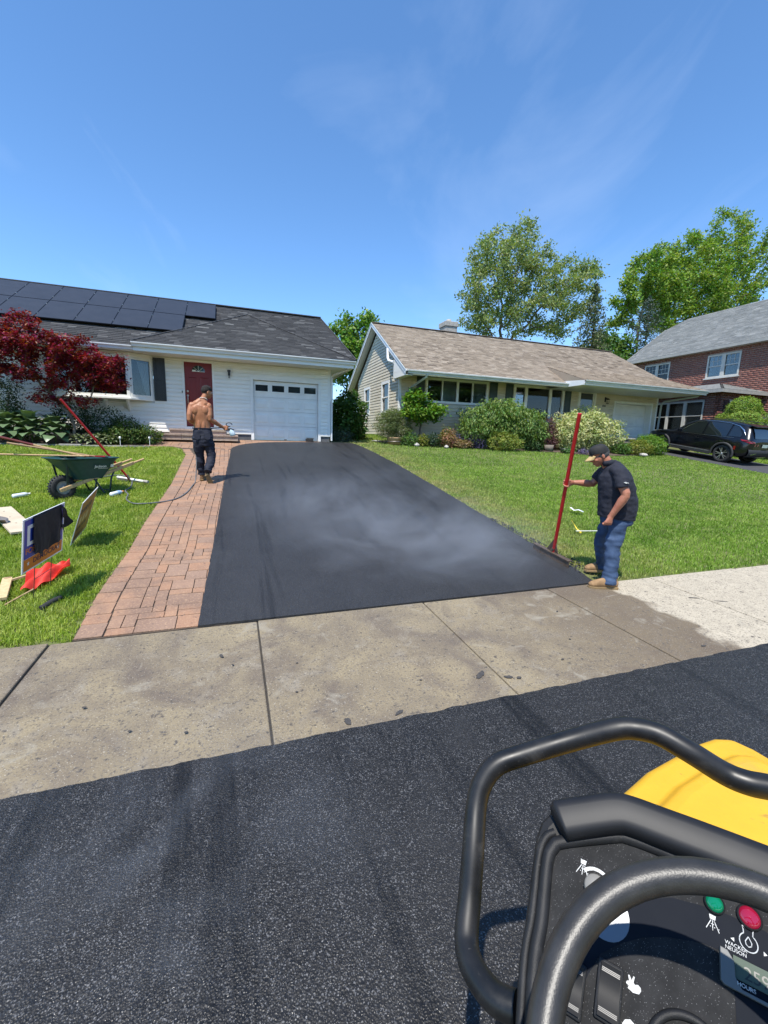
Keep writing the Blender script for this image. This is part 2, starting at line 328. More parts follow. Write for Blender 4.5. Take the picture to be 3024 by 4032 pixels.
n2 = N(nt, 'ShaderNodeTexNoise', inp={'Scale': 70, 'Detail': 5}); nt.links.new(pos, n2.inputs['Vector']); bp = N(nt, 'ShaderNodeBump', inp={'Strength': 0.5, 'Distance': 0.008}); nt.links.new(n2.outputs[0], bp.inputs['Height']); nt.links.new(bp.outputs[0], b.inputs['Normal'])
M_paver = m
M_sand = mat('joint_sand', (0.05, 0.038, 0.029), (0.095, 0.07, 0.05), scale=14, rough=0.95)
def inpoly(x, y, poly):
    c_ = False; j = len(poly)-1
    for i in range(len(poly)):
        a, b_ = poly[i], poly[j]
        if (a[1] > y) != (b_[1] > y) and x < (b_[0]-a[0])*(y-a[1])/(b_[1]-a[1])+a[0]: c_ = not c_
        j = i
    return c_
LEFTC = [(-1.24, 3.8), (-1.265, 4.37), (-1.25, 4.86), (-1.21, 5.61), (-1.215, 6.56), (-1.19, 7.51), (-1.14, 9.05), (-1.165, 11.63), (-1.17, 12.29), (-1.35, 13.2), (-1.6, 13.55), (-2.1, 13.66)]
def leftx(y):
    for (xa, ya), (xb, yb) in zip(LEFTC, LEFTC[1:]):
        if ya <= y <= yb: return xa+(xb-xa)*(y-ya)/(yb-ya)
    return -1.24 if y < 5 else -2.6
path = tag(empty('paver_walkway'), kind='structure')
sheet('joint_bed', [Vector(p) for p in LEFTC]+[Vector(p) for p in [(-2.6, 13.66), (-2.6, 15.3), (3.2, 15.3), (3.2, 14.8), (0.2, 14.5), (0.3, 12), (0.0, 3.748), (-1.24, 3.748)]], -0.006, M_sand, 0.01, path)
_pm = {}
def paver(cx, cy, w, l, ry=0.0):
    key = (round(w, 3), round(l, 3))
    if key not in _pm:
        p = MB(); p.box((0, 0, -0.025), (w-0.006, l-0.006, 0.05)); o = p.build('paver', M_paver, path, bevel=0.004); _pm[key] = o.data
    else: o = link('paver', _pm[key], None, path)
    o.location = (cx, cy, gz(cy)+0.006+random.uniform(-0.002, 0.002)); o.rotation_euler = (SLOPE+random.uniform(-.006, .006), random.uniform(-.008, .008), random.uniform(-.006, .006))
U = 0.105
def pack(nx, ny, sizes):
    g = [[0]*ny for _ in range(nx)]; out = []
    for j in range(ny):
        for i in range(nx):
            if g[i][j]: continue
            opts = sizes[:]; random.shuffle(opts)
            for (a, b_) in opts+[(1, 1)]:
                if i+a <= nx and j+b_ <= ny and all(not g[i+p][j+q] for p in range(a) for q in range(b_)):
                    for p in range(a):
                        for q in range(b_): g[i+p][j+q] = 1
                    out.append((i, j, a, b_)); break
    return out
y = 3.755
while y < 13.0:      # border course along the lawn
    l = random.choice((0.16, 0.21, 0.21)); yc = y+l/2; paver(leftx(yc)+0.105, yc, 0.20, l); y += l
for i, j, a, b_ in pack(9, 92, [(2, 2), (2, 1), (2, 1), (3, 2), (1, 2), (2, 2), (3, 1)]):
    cy = 3.755+(j+b_/2)*U; cx = leftx(min(cy, 12.2))+0.21+(i+a/2)*U
    if cy < 13.3 and cx-a*U/2 < -0.33+0.027*(cy-3.7)+0.02: paver(cx, cy, a*U, b_*U)
for i, j, a, b_ in pack(51, 18, [(2, 2), (2, 1), (2, 2), (3, 2)]):
    cx = -2.45+(i+a/2)*U; cy = 13.36+(j+b_/2)*U
    if cy < 13.7 and cx < leftx(cy)+0.02: continue
    if inpoly(cx-0.08, cy+0.05, DRIVE) or cy > 15.28: continue
    paver(cx, cy, a*U, b_*U)

# ---------------------------------------------------------------- lawns
def grass_mat(name, a, b1, c3, dry, dryamt, sc=0.9, edge=False):
    m, nt, b, pos = newmat(name); g = [n for n in nt.nodes if n.type == 'NEW_GEOMETRY'][0]
    st = N(nt, 'ShaderNodeMapping'); st.inputs['Scale'].default_value = (0.35, 1.3, 1); st.inputs['Rotation'].default_value = (0, 0, 0.12); nt.links.new(pos, st.inputs[0])
    c = mixnode(nt, a, b1, noisefac(nt, st.outputs[0], sc, 0.38, 0.62, 3)); c = mixnode(nt, c, c3, noisefac(nt, pos, sc*4, 0.45, 0.68))
    c = mixnode(nt, c, dry, noisefac(nt, pos, sc*1.7, 0.60-dryamt, 0.80-dryamt, 4))
    if edge:   # dry, worn turf along the driveway
        sx_ = N(nt, 'ShaderNodeSeparateXYZ'); nt.links.new(pos, sx_.inputs[0]); ed = N(nt, 'ShaderNodeMapRange', inp={'From Min': 5.9, 'From Max': 4.3, 'To Min': 0.0, 'To Max': 1.0}); nt.links.new(sx_.outputs[0], ed.inputs[0]); em = N(nt, 'ShaderNodeMath', operation='MULTIPLY'); nt.links.new(ed.outputs[0], em.inputs[0]); nt.links.new(noisefac(nt, pos, 2.6, 0.30, 0.62, 4), em.inputs[1]); c = mixnode(nt, c, (0.40, 0.36, 0.15), em.outputs[0])
    mr = N(nt, 'ShaderNodeMapRange', inp={'To Min': 0.72, 'To Max': 1.32}); nt.links.new(g.outputs['Random Per Island'], mr.inputs[0])
    hs = N(nt, 'ShaderNodeHueSaturation'); nt.links.new(c, hs.inputs['Color']); nt.links.new(mr.outputs[0], hs.inputs['Value'])
    nt.links.new(hs.outputs[0], b.inputs['Base Color']); b.inputs['Roughness'].default_value = 0.5; b.inputs['Specular IOR Level'].default_value = 0.35
    t = N(nt, 'ShaderNodeBsdfTranslucent'); ms = N(nt, 'ShaderNodeMixShader', inp={0: 0.35}); o_ = nt.nodes['Material Output']
    nt.links.new(mixnode(nt, hs.outputs[0], (1.5, 1.6, 0.6), 1.0, 'MULTIPLY'), t.inputs[0]); nt.links.new(b.outputs[0], ms.inputs[1]); nt.links.new(t.outputs[0], ms.inputs[2]); nt.links.new(ms.outputs[0], o_.inputs[0])
    return m
M_grassL = grass_mat('grass_left', (0.29, 0.38, 0.052), (0.205, 0.295, 0.038), (0.39, 0.43, 0.11), (0.46, 0.43, 0.17), 0.02)
M_grassR = grass_mat('grass_right', (0.225, 0.345, 0.048), (0.14, 0.245, 0.030), (0.29, 0.385, 0.085), (0.37, 0.40, 0.13), 0.03, edge=True)
def blades(name, pts, h, w, lean, mt, label):
    """pts (n,2); h,w arrays; one mesh of curved blades"""
    n = len(pts); x, y = pts[:, 0], pts[:, 1]; z = np.array([gz(v) for v in y])-0.02
    a = RNG.uniform(0, 2*np.pi, n); ld = RNG.uniform(0, 2*np.pi, n); lm = np.abs(RNG.normal(0, lean, n))+0.12
    dx, dy = np.cos(a)*w/2, np.sin(a)*w/2; lx, ly = np.cos(ld)*lm*h, np.sin(ld)*lm*h
    V = np.zeros((n, 5, 3), np.float32)
    V[:, 0] = np.stack([x-dx, y-dy, z], 1); V[:, 1] = np.stack([x+dx, y+dy, z], 1)
    V[:, 2] = np.stack([x+dx*.8+lx*.35, y+dy*.8+ly*.35, z+h*.6], 1); V[:, 3] = np.stack([x-dx*.8+lx*.35, y-dy*.8+ly*.35, z+h*.6], 1)
    V[:, 4] = np.stack([x+lx, y+ly, z+h*np.sqrt(np.clip(1-lm*lm*.8, .15, 1))], 1)
    base = np.arange(n)[:, None]*5
    T = np.concatenate([base+np.array([[0, 1, 2]]), base+np.array([[0, 2, 3]]), base+np.array([[3, 2, 4]])], 0)
    return tag(nmesh(name, V.reshape(-1, 3), T, mt), label, 'grass', kind='stuff')
def scatter(n, x0, x1, y0, y1, test, dens):
    out = np.zeros((0, 2))
    P = np.stack([RNG.uniform(x0, x1, n), RNG.uniform(y0, y1, n)], 1); d = np.hypot(P[:, 0], P[:, 1])
    keep = RNG.uniform(0, 1, n) < dens(d)
    P = P[keep]; ok = np.array([test(a, b_) for a, b_ in P]); return P[ok]
def tL(x, y):
    if x < -0.50*y-0.35: return False
    if y < 3.77+0.03*math.sin(x*21): return False
    return y < 13.45 and x < leftx(y)+0.02*math.sin(y*37)+0.015*math.sin(y*91)-0.015
P = scatter(560000, -7.2, -1.1, 3.76, 13.5, tL, lambda d: np.clip(1.15-d/13, .28, 1))
d = np.hypot(P[:, 0], P[:, 1]); n = len(P); edge = np.array([abs(leftx(y)-x) < 0.10 for x, y in P])
blades('lawn_grass', P, RNG.uniform(.035, .085, n)*np.where(edge, 0.75, 1.0), 0.0042+d*0.0006, 0.55, M_grassL, 'rough green lawn grass beside the paver walkway')
def rx(y): 
    c_ = [(3.75, 4.05), (3.9, 4.07), (4.4, 4.16), (5, 4.14), (6.2, 4.16), (8, 4.23), (11, 4.31), (13.2, 4.27), (14.3, 4.21), (14.95, 4.13), (16.2, 3.9)]
    for (ya, xa), (yb, xb) in zip(c_, c_[1:]):
        if ya <= y <= yb: return xa+(xb-xa)*(y-ya)/(yb-ya)
    return 4.1
BEDR = [(5.3, 15.75), (5.6, 15.35), (6.6, 14.95), (8.2, 14.62), (10.0, 14.25), (11.4, 14.15), (12.3, 13.85), (13.3, 13.35), (14.6, 13.3), (16.0, 13.5), (17.0, 13.75), (18.15, 14.1), (18.15, 16.3), (6.3, 16.3), (5.3, 16.3)]
def tR(x, y):
    if x > 2.6*y+2 or x > 18.12 or y < 3.77+0.025*math.sin(x*17)+0.02*math.sin(x*41): return False
    if x < rx(y)+0.03+0.03*math.sin(y*29)+0.02*math.sin(y*67): return False
    if y < 4.9 and x < 4.12+0.22*(4.9-y)+0.05*math.sin(y*23) and random.random() < 0.9: return False
    return not inpoly(x, y, BEDR) and y < 16.2
P = scatter(950000, 4.0, 18.2, 3.76, 16.2, tR, lambda d: np.clip(1.0-d/17, .13, 1)**1.15)
d = np.hypot(P[:, 0], P[:, 1]); n = len(P)
blades('lawn_grass', P, RNG.uniform(.032, .06, n), 0.0040+d*0.0008, 0.42, M_grassR, 'mown green lawn grass before the tan house')
# strip of grass between the two houses and beyond the far driveway
P = np.concatenate([np.stack([RNG.uniform(3.4, 6.2, 9000), RNG.uniform(15.9, 24, 9000)], 1), np.stack([RNG.uniform(21.45, 24.5, 16000), RNG.uniform(6, 15, 16000)], 1)]); n = len(P)
blades('far_grass', P, RNG.uniform(.06, .10, n), np.full(n, 0.02), 0.4, M_grassR, 'shaded grass between and beyond the houses')
# planting beds
bedL = [(-9, 13.42), (-5.6, 13.5), (-4.9, 13.42), (-4.0, 13.36), (-3.2, 13.42), (-2.75, 13.5), (-2.35, 13.75), (-2.35, 15.3), (-9, 15.3)]
tag(sheet('planting_bed', [Vector(p) for p in bedL], 0.01, M_mulch), kind='structure')
tag(sheet('planting_bed', [Vector(p) for p in BEDR], 0.02, M_mulch), kind='structure')
# loose asphalt along the driveway's lower right edge
q = MB()
for i in range(420):
    t = random.random(); y = 4.0+t*2.2; x = rx(y)+random.uniform(-0.06, 0.20)*(1-0.5*t); s = random.uniform(.006, .022)
    M_ = Matrix.Rotation(random.uniform(0, 6.3), 3, Vector((random.random(), random.random(), random.random()+.1)).normalized())
    q.box((x, y, gz(y)+0.008+s*.3), (s, s*random.uniform(.6, 1.2), s*.8), M_, taper=(.6, .7))
tag(q.build('loose_asphalt', M_asph2), 'loose black asphalt crumbs along the lower driveway edge', 'asphalt crumbs', kind='stuff')
# tar smears and boot marks on the concrete
M_tar = mat('tar_smear', (.045, .041, .038), (.075, .066, .056), scale=45, rough=.6)
for x, y, a, b_, r_ in ((-.13, 3.2, .012, .022, .4), (.60, 2.23, .02, .03, .2), (1.65, 2.44, .06, .02, .6), (1.83, 2.36, .03, .015, -.3), (1.9, 2.33, .02, .012, .2), (.93, 2.22, .035, .012, .5), (3.76, 2.29, .03, .012, .1), (4.79, 3.1, .06, .012, -.4), (5.0, 2.95, .07, .010, -.4), (-.05, 3.05, .008, .008, 0), (.35, 2.6, .010, .008, 0), (1.2, 2.5, .010, .007, 0), (2.4, 2.45, .014, .008, .3), (2.7, 2.7, .009, .009, 0), (-.6, 2.5, .010, .007, 0), (-.9, 2.8, .012, .009, 0), (-.3, 2.4, .010, .008, .2), (.4, 2.95, .008, .007, 0), (3.0, 3.2, .012, .008, .5)):
    pts = []
    for k in range(18):
        t = 2*math.pi*k/18; w = 1+.45*mnoise.noise(Vector((math.cos(t)*2+x*7, math.sin(t)*2+y*7, 3.3))); px_, py_ = a*math.cos(t)*w, b_*math.sin(t)*w; pts.append((x+px_*math.cos(r_)-py_*math.sin(r_), y+px_*math.sin(r_)+py_*math.cos(r_)))
    pts = [(px_, min(py_, 3.73)) for px_, py_ in pts]; sheet('tar_smear', [Vector(p) for p in pts], .0072, M_tar, .002, walk)
# ---------------------------------------------------------------- house helpers
class Fr:
    """wall frame: u along the wall, v up, d outwards"""
    def __init__(s, o, u, n): s.o = Vector(o); s.u = Vector(u).normalized(); s.n = Vector(n).normalized(); s.w = Vector((0, 0, 1))
    def p(s, u, v, d=0.0): return s.o+s.u*u+s.w*v+s.n*d
    def box(s, mb, u0, u1, v0, v1, d0, d1, dtop=None):
        """dtop: outer depth at the top edge"""
        dt = d1 if dtop is None else dtop
        q = [s.p(u0, v0, d0), s.p(u1, v0, d0), s.p(u1, v0, d1), s.p(u0, v0, d1), s.p(u0, v1, d0), s.p(u1, v1, d0), s.p(u1, v1, dt), s.p(u0, v1, dt)]
        mb.add(q, [(0, 1, 2, 3), (4, 7, 6, 5), (0, 4, 5, 1), (1, 5, 6, 2), (2, 6, 7, 3), (3, 7, 4, 0)]); return mb
def segs(u0, u1, v0, v1, ops):
    """free intervals of a course between openings"""
    cuts = [(a, b_) for a, b_, c_, d_ in ops if not (d_ <= v0+0.02 or c_ >= v1-0.02)]; out = []; x = u0
    for a, b_ in sorted(cuts):
        if a > x+0.02: out.append((x, min(a, u1)))
        x = max(x, b_)
    if x < u1-0.02: out.append((x, u1))
    return out
def wall(fr, parent, u0, u1, v0, v1, ops, mt, thick=0.16, top=None, name='wall'):
    mb = MB(); us = sorted({u0, u1, *[o[0] for o in ops], *[o[1] for o in ops]}); us = [u for u in us if u0 <= u <= u1]
    for a, b_ in zip(us, us[1:]):
        cur = v0; mid = (a+b_)/2
        for o in sorted([o for o in ops if o[0] <= mid <= o[1]], key=lambda o: o[2]):
            if o[2] > cur+0.005: fr.box(mb, a, b_, cur, o[2], -thick, 0)
            cur = max(cur, o[3])
        if cur < v1-0.005: fr.box(mb, a, b_, cur, v1, -thick, 0)
    if top: mb.prism([fr.p(*q, 0) for q in top], fr.n*(-thick))
    return mb.build(name, mt, parent)
def siding(fr, parent, u0, u1, v0, v1, ops, mt, exp=0.125, lim=None, dep=0.024):
    k = 0; v = v0
    while v < v1-0.02:
        t = min(v+exp, v1)
        a0, a1 = (u0, u1) if lim is None else lim(v, t, u0, u1)
        if a1-a0 > 0.05:
            for a, b_ in segs(a0, a1, v, t, ops):
                e_ = (t-v); mb = MB(); mb.prism([fr.p(a, v, .001), fr.p(a, v, dep+.006), fr.p(a, v+e_*.62, dep), fr.p(a, v+e_*.80, .006), fr.p(a, t, .004), fr.p(a, t, .001)], fr.u*(b_-a)); mb.build('siding_plank', mt, parent)
        v = t
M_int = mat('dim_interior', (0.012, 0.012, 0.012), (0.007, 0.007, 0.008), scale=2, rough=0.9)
M_blind = mat('window_blind', (0.50, 0.50, 0.48), rough=0.6)
M_blindd = mat('dark_blind', (0.11, 0.105, 0.10), rough=0.6)
M_curt = mat('curtain_cloth', (0.42, 0.43, 0.44), (0.32, 0.33, 0.35), scale=12, rough=0.85, stretch=(6, 6, .3))
m, nt, b, pos = newmat('clear_pane')
_o = nt.nodes['Material Output']; _t = N(nt, 'ShaderNodeBsdfTransparent'); _t.inputs[0].default_value = (.82, .86, .88, 1); _g = N(nt, 'ShaderNodeBsdfGlossy'); _g.inputs['Roughness'].default_value = 0.02
_f = N(nt, 'ShaderNodeFresnel', inp={'IOR': 1.65}); _ms = N(nt, 'ShaderNodeMixShader'); nt.links.new(_f.outputs[0], _ms.inputs[0]); nt.links.new(_t.outputs[0], _ms.inputs[1]); nt.links.new(_g.outputs[0], _ms.inputs[2]); nt.links.new(_ms.outputs[0], _o.inputs[0])
M_pane = m
def frame4(fr, u0, u1, v0, v1, w, d0, d1, mb):
    fr.box(mb, u0, u1, v1-w, v1, d0, d1); fr.box(mb, u0, u1, v0, v0+w, d0, d1); fr.box(mb, u0, u0+w, v0+w, v1-w, d0, d1); fr.box(mb, u1-w, u1, v0+w, v1-w, d0, d1)
def window(fr, parent, u0, u1, v0, v1, fm, panes=None, fw=0.05, d=0.03, rec=-0.05, behind=None, slats=None, name='window', hung=False, grid=None, slatm=None, only=None):
    """frame with one pane per (a,b) interval, an interior box behind and optional blind slats; hung: sash bar half way"""
    mb = MB(); frame4(fr, u0, u1, v0, v1, fw, rec, d, mb); panes = panes or [(u0+fw, u1-fw)]
    for (a, b_), (c_, e) in zip(panes, panes[1:]): fr.box(mb, b_, c_, v0+fw, v1-fw, rec, d-0.004)
    w = mb.build(name, fm, parent)
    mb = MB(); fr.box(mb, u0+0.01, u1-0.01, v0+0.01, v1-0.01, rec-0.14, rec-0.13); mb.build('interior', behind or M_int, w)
    for a, b_ in panes:
        if hung:
            h = (v0+v1)/2; mb = MB(); fr.box(mb, a, b_, h-0.022, h+0.022, rec+0.005, d-0.012); mb.build('sash_bar', fm, w)
            for (c_, e, dd) in ((v0+fw, h-0.022, rec+0.005), (h+0.022, v1-fw, rec+0.018)):
                mb = MB(); fr.box(mb, a, b_, c_, e, dd, dd+0.006); mb.build('pane', M_pane, w)
        else:
            mb = MB(); fr.box(mb, a, b_, v0+fw, v1-fw, rec+0.01, rec+0.016); mb.build('pane', M_pane, w)
        if grid:
            nu, nv, lo, hi = grid; mb = MB()
            for i in range(1, nu): x = a+(b_-a)*i/nu; fr.box(mb, x-0.009, x+0.009, lo, hi, rec+0.025, rec+0.032)
            for i in range(1, nv): z = lo+(hi-lo)*i/nv; fr.box(mb, a, b_, z-0.009, z+0.009, rec+0.0251, rec+0.0321)
            mb.build('muntin', fm, w)
        if slats and (only is None or panes.index((a, b_)) in only):
            mb = MB(); z = v0+fw
            while z < v1-fw: fr.box(mb, a+0.01, b_-0.01, z, z+0.022, rec-0.035, rec-0.015, rec-0.03); z += slats
            mb.build('blind', slatm or M_blind, w)
    return w
def shutter(fr, parent, u0, u1, v0, v1, mt):
    mb = MB(); frame4(fr, u0, u1, v0, v1, 0.05, 0.022, 0.05, mb); h = (v0+v1)/2; fr.box(mb, u0+.05, u1-.05, h-.03, h+.03, .022, .05)
    fr.box(mb, u0+.05, u1-.05, v0+.05, h-.03, .022, .034); fr.box(mb, u0+.05, u1-.05, h+.03, v1-.05, .022, .034)
    for (a, c_) in ((v0+.09, h-.07), (h+.07, v1-.09)): fr.box(mb, u0+.085, u1-.085, a, c_, .034, .043)
    return mb.build('shutter', mt, parent)
def shingles(parent, poly, mt, basemat, exp=0.14, wid=0.30, thick=0.018, name='roof'):
    """roof facet from a planar polygon, covered with overlapping shingles"""
    P = [Vector(p) for p in poly]; n = Vector((0, 0, 0))
    for i in range(1, len(P)-1): n += (P[i]-P[0]).cross(P[i+1]-P[0])
    n.normalize(); n = n if n.z > 0 else -n
    s = (Vector((0, 0, 1))-n*n.z).normalized(); u = s.cross(n).normalized()
    o = P[0]; q = [((p-o).dot(u), (p-o).dot(s)) for p in P]
    mb = MB(); mb.prism([p-n*0.06 for p in P], n*0.058); base = mb.build(name, basemat, parent)
    u0, u1 = min(a for a, _ in q), max(a for a, _ in q); s0, s1 = min(b_ for _, b_ in q), max(b_ for _, b_ in q)
    V = []; F = []; r = s0; 
    while r < s1:
        x = u0-random.random()*wid
        while x < u1:
            w = wid*random.uniform(.6, 1.4); a, e = x+0.003, x+w-0.003
            def ins(c_): return inpoly(c_, r+exp*.5, q)
            if not (ins(a) and ins(e)):
                if ins(a) or ins(e) or ins((a+e)/2):   # trim to the facet's edge
                    cs = [a+(e-a)*t/8 for t in range(9) if ins(a+(e-a)*t/8)]
                    if len(cs) < 2: x += w; continue
                    a, e = cs[0], cs[-1]
                else: x += w; continue
            t = thick*random.uniform(.8, 1.5); L = min(exp*1.05, s1-r)
            c0 = o+u*a+s*r; c1 = o+u*e+s*r
            k = len(V); V += [c0+n*0.0, c1+n*0.0, c1+n*t, c0+n*t, c1+s*L+n*0.002, c0+s*L+n*0.002]
            F += [(k, k+1, k+2, k+3), (k+3, k+2, k+4, k+5)]; x += w
        r += exp
    if F: nmesh('shingle', [tuple(v) for v in V], F, mt, base, 'stuff')
    return base
def gutter(parent, a, b_, mt, h=0.12, w=0.11, name='gutter'):
    a, b_ = Vector(a), Vector(b_); d = (b_-a).normalized(); out = Vector((d.y, -d.x, 0))
    pr = [(0, 0), (w*.45, 0), (w*.62, h*.45), (w*.97, h*.74), (w, h), (w-.012, h), (w-.014, h*.76), (w*.60, h*.5), (w*.42, .012), (0, .012)]
    mb = MB(); mb.prism([a+out*x+Vector((0, 0, z)) for x, z in pr], b_-a); return mb.build(name, mt, parent)
def pipe(parent, pts, mt, r=0.04, name='downspout', n=8):
    mb = MB(); mb.tube(pts, r, n); return mb.build(name, mt, parent)
def garage_door(fr, parent, u0, u1, v0, rows, mt, ncol=4, windows=True, d=-0.06):
    """sectional door: sections with raised panels; top section glazed"""
    mb = MB()
    for a, b_ in zip(rows, rows[1:]): fr.box(mb, u0, u1, a+0.004, b_-0.004, d-0.04, d)
    g = mb.build('garage_door', mt, parent); w = (u1-u0)/ncol
    for j, (a, b_) in enumerate(zip(rows, rows[1:])):
        for i in range(ncol):
            x0, x1 = u0+i*w+0.055, u0+(i+1)*w-0.055
            if windows and j == len(rows)-2:
                mb = MB(); frame4(fr, x0-.02, x1+.02, a+.16, b_-.10, 0.035, d+0.001, d+0.022, mb); f = mb.build('window_frame', mt, g)
                mb = MB(); fr.box(mb, x0+.015, x1-.015, a+.195, b_-.135, d+0.001, d+0.006); mb.build('pane', M_glass, g)
            else:
                mb = MB(); z0, z1 = a+0.10, b_-0.09
                q = [fr.p(x0, z0, d+.001), fr.p(x1, z0, d+.001), fr.p(x1, z1, d+.001), fr.p(x0, z1, d+.001)]; e = 0.035
                q2 = [fr.p(x0+e, z0+e, d+.014), fr.p(x1-e, z0+e, d+.014), fr.p(x1-e, z1-e, d+.014), fr.p(x0+e, z1-e, d+.014)]
                mb.add(q+q2, [(4, 5, 6, 7)]+[(k, (k+1) % 4, 4+(k+1) % 4, 4+k) for k in range(4)]); mb.build('raised_panel', mt, g)
    return g
def shingle_mat(name, cols):
    m, nt, b, pos = newmat(name); g = [n for n in nt.nodes if n.type == 'NEW_GEOMETRY'][0]
    cr = N(nt, 'ShaderNodeValToRGB'); e = cr.color_ramp.elements; e[0].color = cols[0]+(1,); e[1].color = cols[-1]+(1,)
    for i, c_ in enumerate(cols[1:-1]): q = e.new((i+1)/(len(cols)-1)); q.color = c_+(1,)
    nt.links.new(g.outputs['Random Per Island'], cr.inputs[0]); c_ = mixnode(nt, cr.outputs[0], tuple(x*.6 for x in cols[0]), noisefac(nt, pos, 120, .45, .75, 2)); c_ = mixnode(nt, c_, cols[1], noisefac(nt, pos, .6, .45, .9, 3))
    nt.links.new(c_, b.inputs['Base Color']); b.inputs['Roughness'].default_value = 0.9; b.inputs['Specular IOR Level'].default_value = 0.25; return m
M_shG = shingle_mat('grey_shingle', [(0.042, 0.043, 0.046), (0.058, 0.059, 0.062), (0.085, 0.085, 0.087), (0.05, 0.051, 0.054), (0.072, 0.072, 0.074), (0.19, 0.19, 0.188)])
M_shT = shingle_mat('tan_shingle', [(0.22, 0.175, 0.132), (0.35, 0.285, 0.22), (0.28, 0.225, 0.172), (0.44, 0.365, 0.29), (0.15, 0.118, 0.09)])
M_shB = shingle_mat('light_grey_shingle', [(0.20, 0.205, 0.198), (0.28, 0.28, 0.268), (0.22, 0.225, 0.22), (0.36, 0.36, 0.345)])
M_rbG = mat('roof_base_grey', (0.05, 0.05, 0.053), rough=0.9); M_rbT = mat('roof_base_tan', (0.20, 0.165, 0.13), rough=0.9); M_rbB = mat('roof_base_light', (0.16, 0.16, 0.155), rough=0.9)
M_cap = mat('ridge_cap', (0.05, 0.05, 0.053), (0.09, 0.09, 0.09), scale=9, rough=0.9)

# ---------------------------------------------------------------- white house (left)
H1 = empty('ranch_house', (-3, 15.34, -0.19), label='white vinyl ranch house with solar panels, red door and a single garage', cat='house')
YW = 15.34
f1 = Fr((0, YW, 0), (1, 0, 0), (0, -1, 0)); 
def rel(parent, fn):
    pass
OP1 = [(-5.0, -2.26, 0.93, 2.29), (-1.45, -0.50, 0.02, 2.26), (0.60, 2.97, -0.19, 1.88)]
def own(o, p):
    """re-parent keeping world placement"""
    o.parent = p; o.matrix_parent_inverse = p.matrix_world.inverted(); return o
class House:
    def __init__(s, root): s.root = root; s.pre = set(COL.objects)
    def done(s):
        bpy.context.view_layer.update(); inv = s.root.matrix_world.inverted()
        for o in list(COL.objects):
            if o not in s.pre and o.parent is None and o is not s.root and 'kind' not in o.keys() and 'label' not in o.keys():
                o.parent = s.root; o.matrix_parent_inverse = inv
M_vback = mat('vinyl_shadow', (0.55, 0.56, 0.55), rough=0.6)  # even grey of the wall backing behind the white planks
hs1 = House(H1)
w1 = wall(f1, None, -9.6, 3.3, -0.02, 2.30, [(a, b_, max(c_, -0.02), d_) for a, b_, c_, d_ in OP1], M_vback)
siding(f1, w1, -9.6, 3.215, 0.0, 2.29, OP1, M_vinylw)
mb = MB(); f1.box(mb, 3.215, 3.302, -0.0, 2.29, 0.0, 0.026); mb.bb(3.29, 3.33, YW+0.001, YW+0.08, 0, 2.29); mb.build('corner_board', M_white, w1)
M_block = mat('foundation_block', (0.12, 0.12, 0.125), (0.09, 0.09, 0.095), scale=10, rough=0.9, bump=0.3)
mb = MB(); f1.box(mb, -9.6, 0.595, -0.25, -0.022, -0.15, -0.004); f1.box(mb, 2.975, 3.29, -0.25, -0.022, -0.15, -0.004); mb.build('foundation', M_block, None)
# right side and back walls
fs = Fr((3.3, YW, 0), (0, 1, 0), (1, 0, 0)); ws = wall(fs, None, 0.1, 6.7, -0.2, 2.3, [], M_vback, top=[(0.1, 2.3), (6.7, 2.3), (3.4, 4.6)])
mb = MB(); mb.bb(-9.6, 3.3, 21.9, 22.05, -0.2, 2.3); mb.build('wall', M_vback, None)
# garage
mb = MB(); f1.box(mb, 0.60, 0.695, -0.19, 1.88, -0.05, 0.03); f1.box(mb, 2.875, 2.97, -0.19, 1.88, -0.05, 0.03); f1.box(mb, 0.695, 2.875, 1.79, 1.88, -0.05, 0.03); mb.build('garage_trim', M_white, None, bevel=0.006)
gd = garage_door(f1, None, 0.70, 2.87, -0.19, [-0.185, 0.30, 0.79, 1.25, 1.785], M_white)
mb = MB(); f1.box(mb, 0.80, 1.08, 1.0, 1.06, -0.045, -0.03); f1.box(mb, 0.81, 1.07, 1.012, 1.03, -0.03, -0.022); mb.build('mail_slot', M_white, gd)
mb = MB(); f1.box(mb, 1.7, 1.78, -0.17, -0.14, -0.06, -0.03); mb.build('handle', M_steel, gd)
# front door
M_red = mat('red_door', (0.20, 0.006, 0.007), (0.165, 0.005, 0.006), scale=2, rough=0.35)
mb = MB(); f1.box(mb, -1.45, -1.385, 0.19, 2.26, -0.06, 0.03); f1.box(mb, -0.565, -0.50, 0.19, 2.26, -0.06, 0.03); f1.box(mb, -1.385, -0.565, 2.20, 2.26, -0.06, 0.03); f1.box(mb, -1.45, -0.5, 0.02, 0.19, -0.06, 0.035); mb.build('door_frame', M_white, None, bevel=0.005)
mb = MB(); f1.box(mb, -1.383, -0.567, 0.192, 2.198, -0.09, -0.045); dr = mb.build('front_door', M_red, None)
for (a, b_, c_, d_) in ((-1.28, -1.02, 0.40, 0.85), (-0.93, -0.67, 0.40, 0.85), (-1.28, -1.02, 1.0, 1.75), (-0.93, -0.67, 1.0, 1.75)):
    mb = MB(); q = [f1.p(a, c_, -.044), f1.p(b_, c_, -.044), f1.p(b_, d_, -.044), f1.p(a, d_, -.044)]; e = .03
    q2 = [f1.p(a+e, c_+e, -.034), f1.p(b_-e, c_+e, -.034), f1.p(b_-e, d_-e, -.034), f1.p(a+e, d_-e, -.034)]
    mb.add(q+q2, [(4, 5, 6, 7)]+[(k, (k+1) % 4, 4+(k+1) % 4, 4+k) for k in range(4)]); mb.build('raised_panel', M_red, dr)
arc = [(-0.97+0.20*math.cos(t), 1.92+0.19*math.sin(t)) for t in [math.pi*k/14 for k in range(15)]]
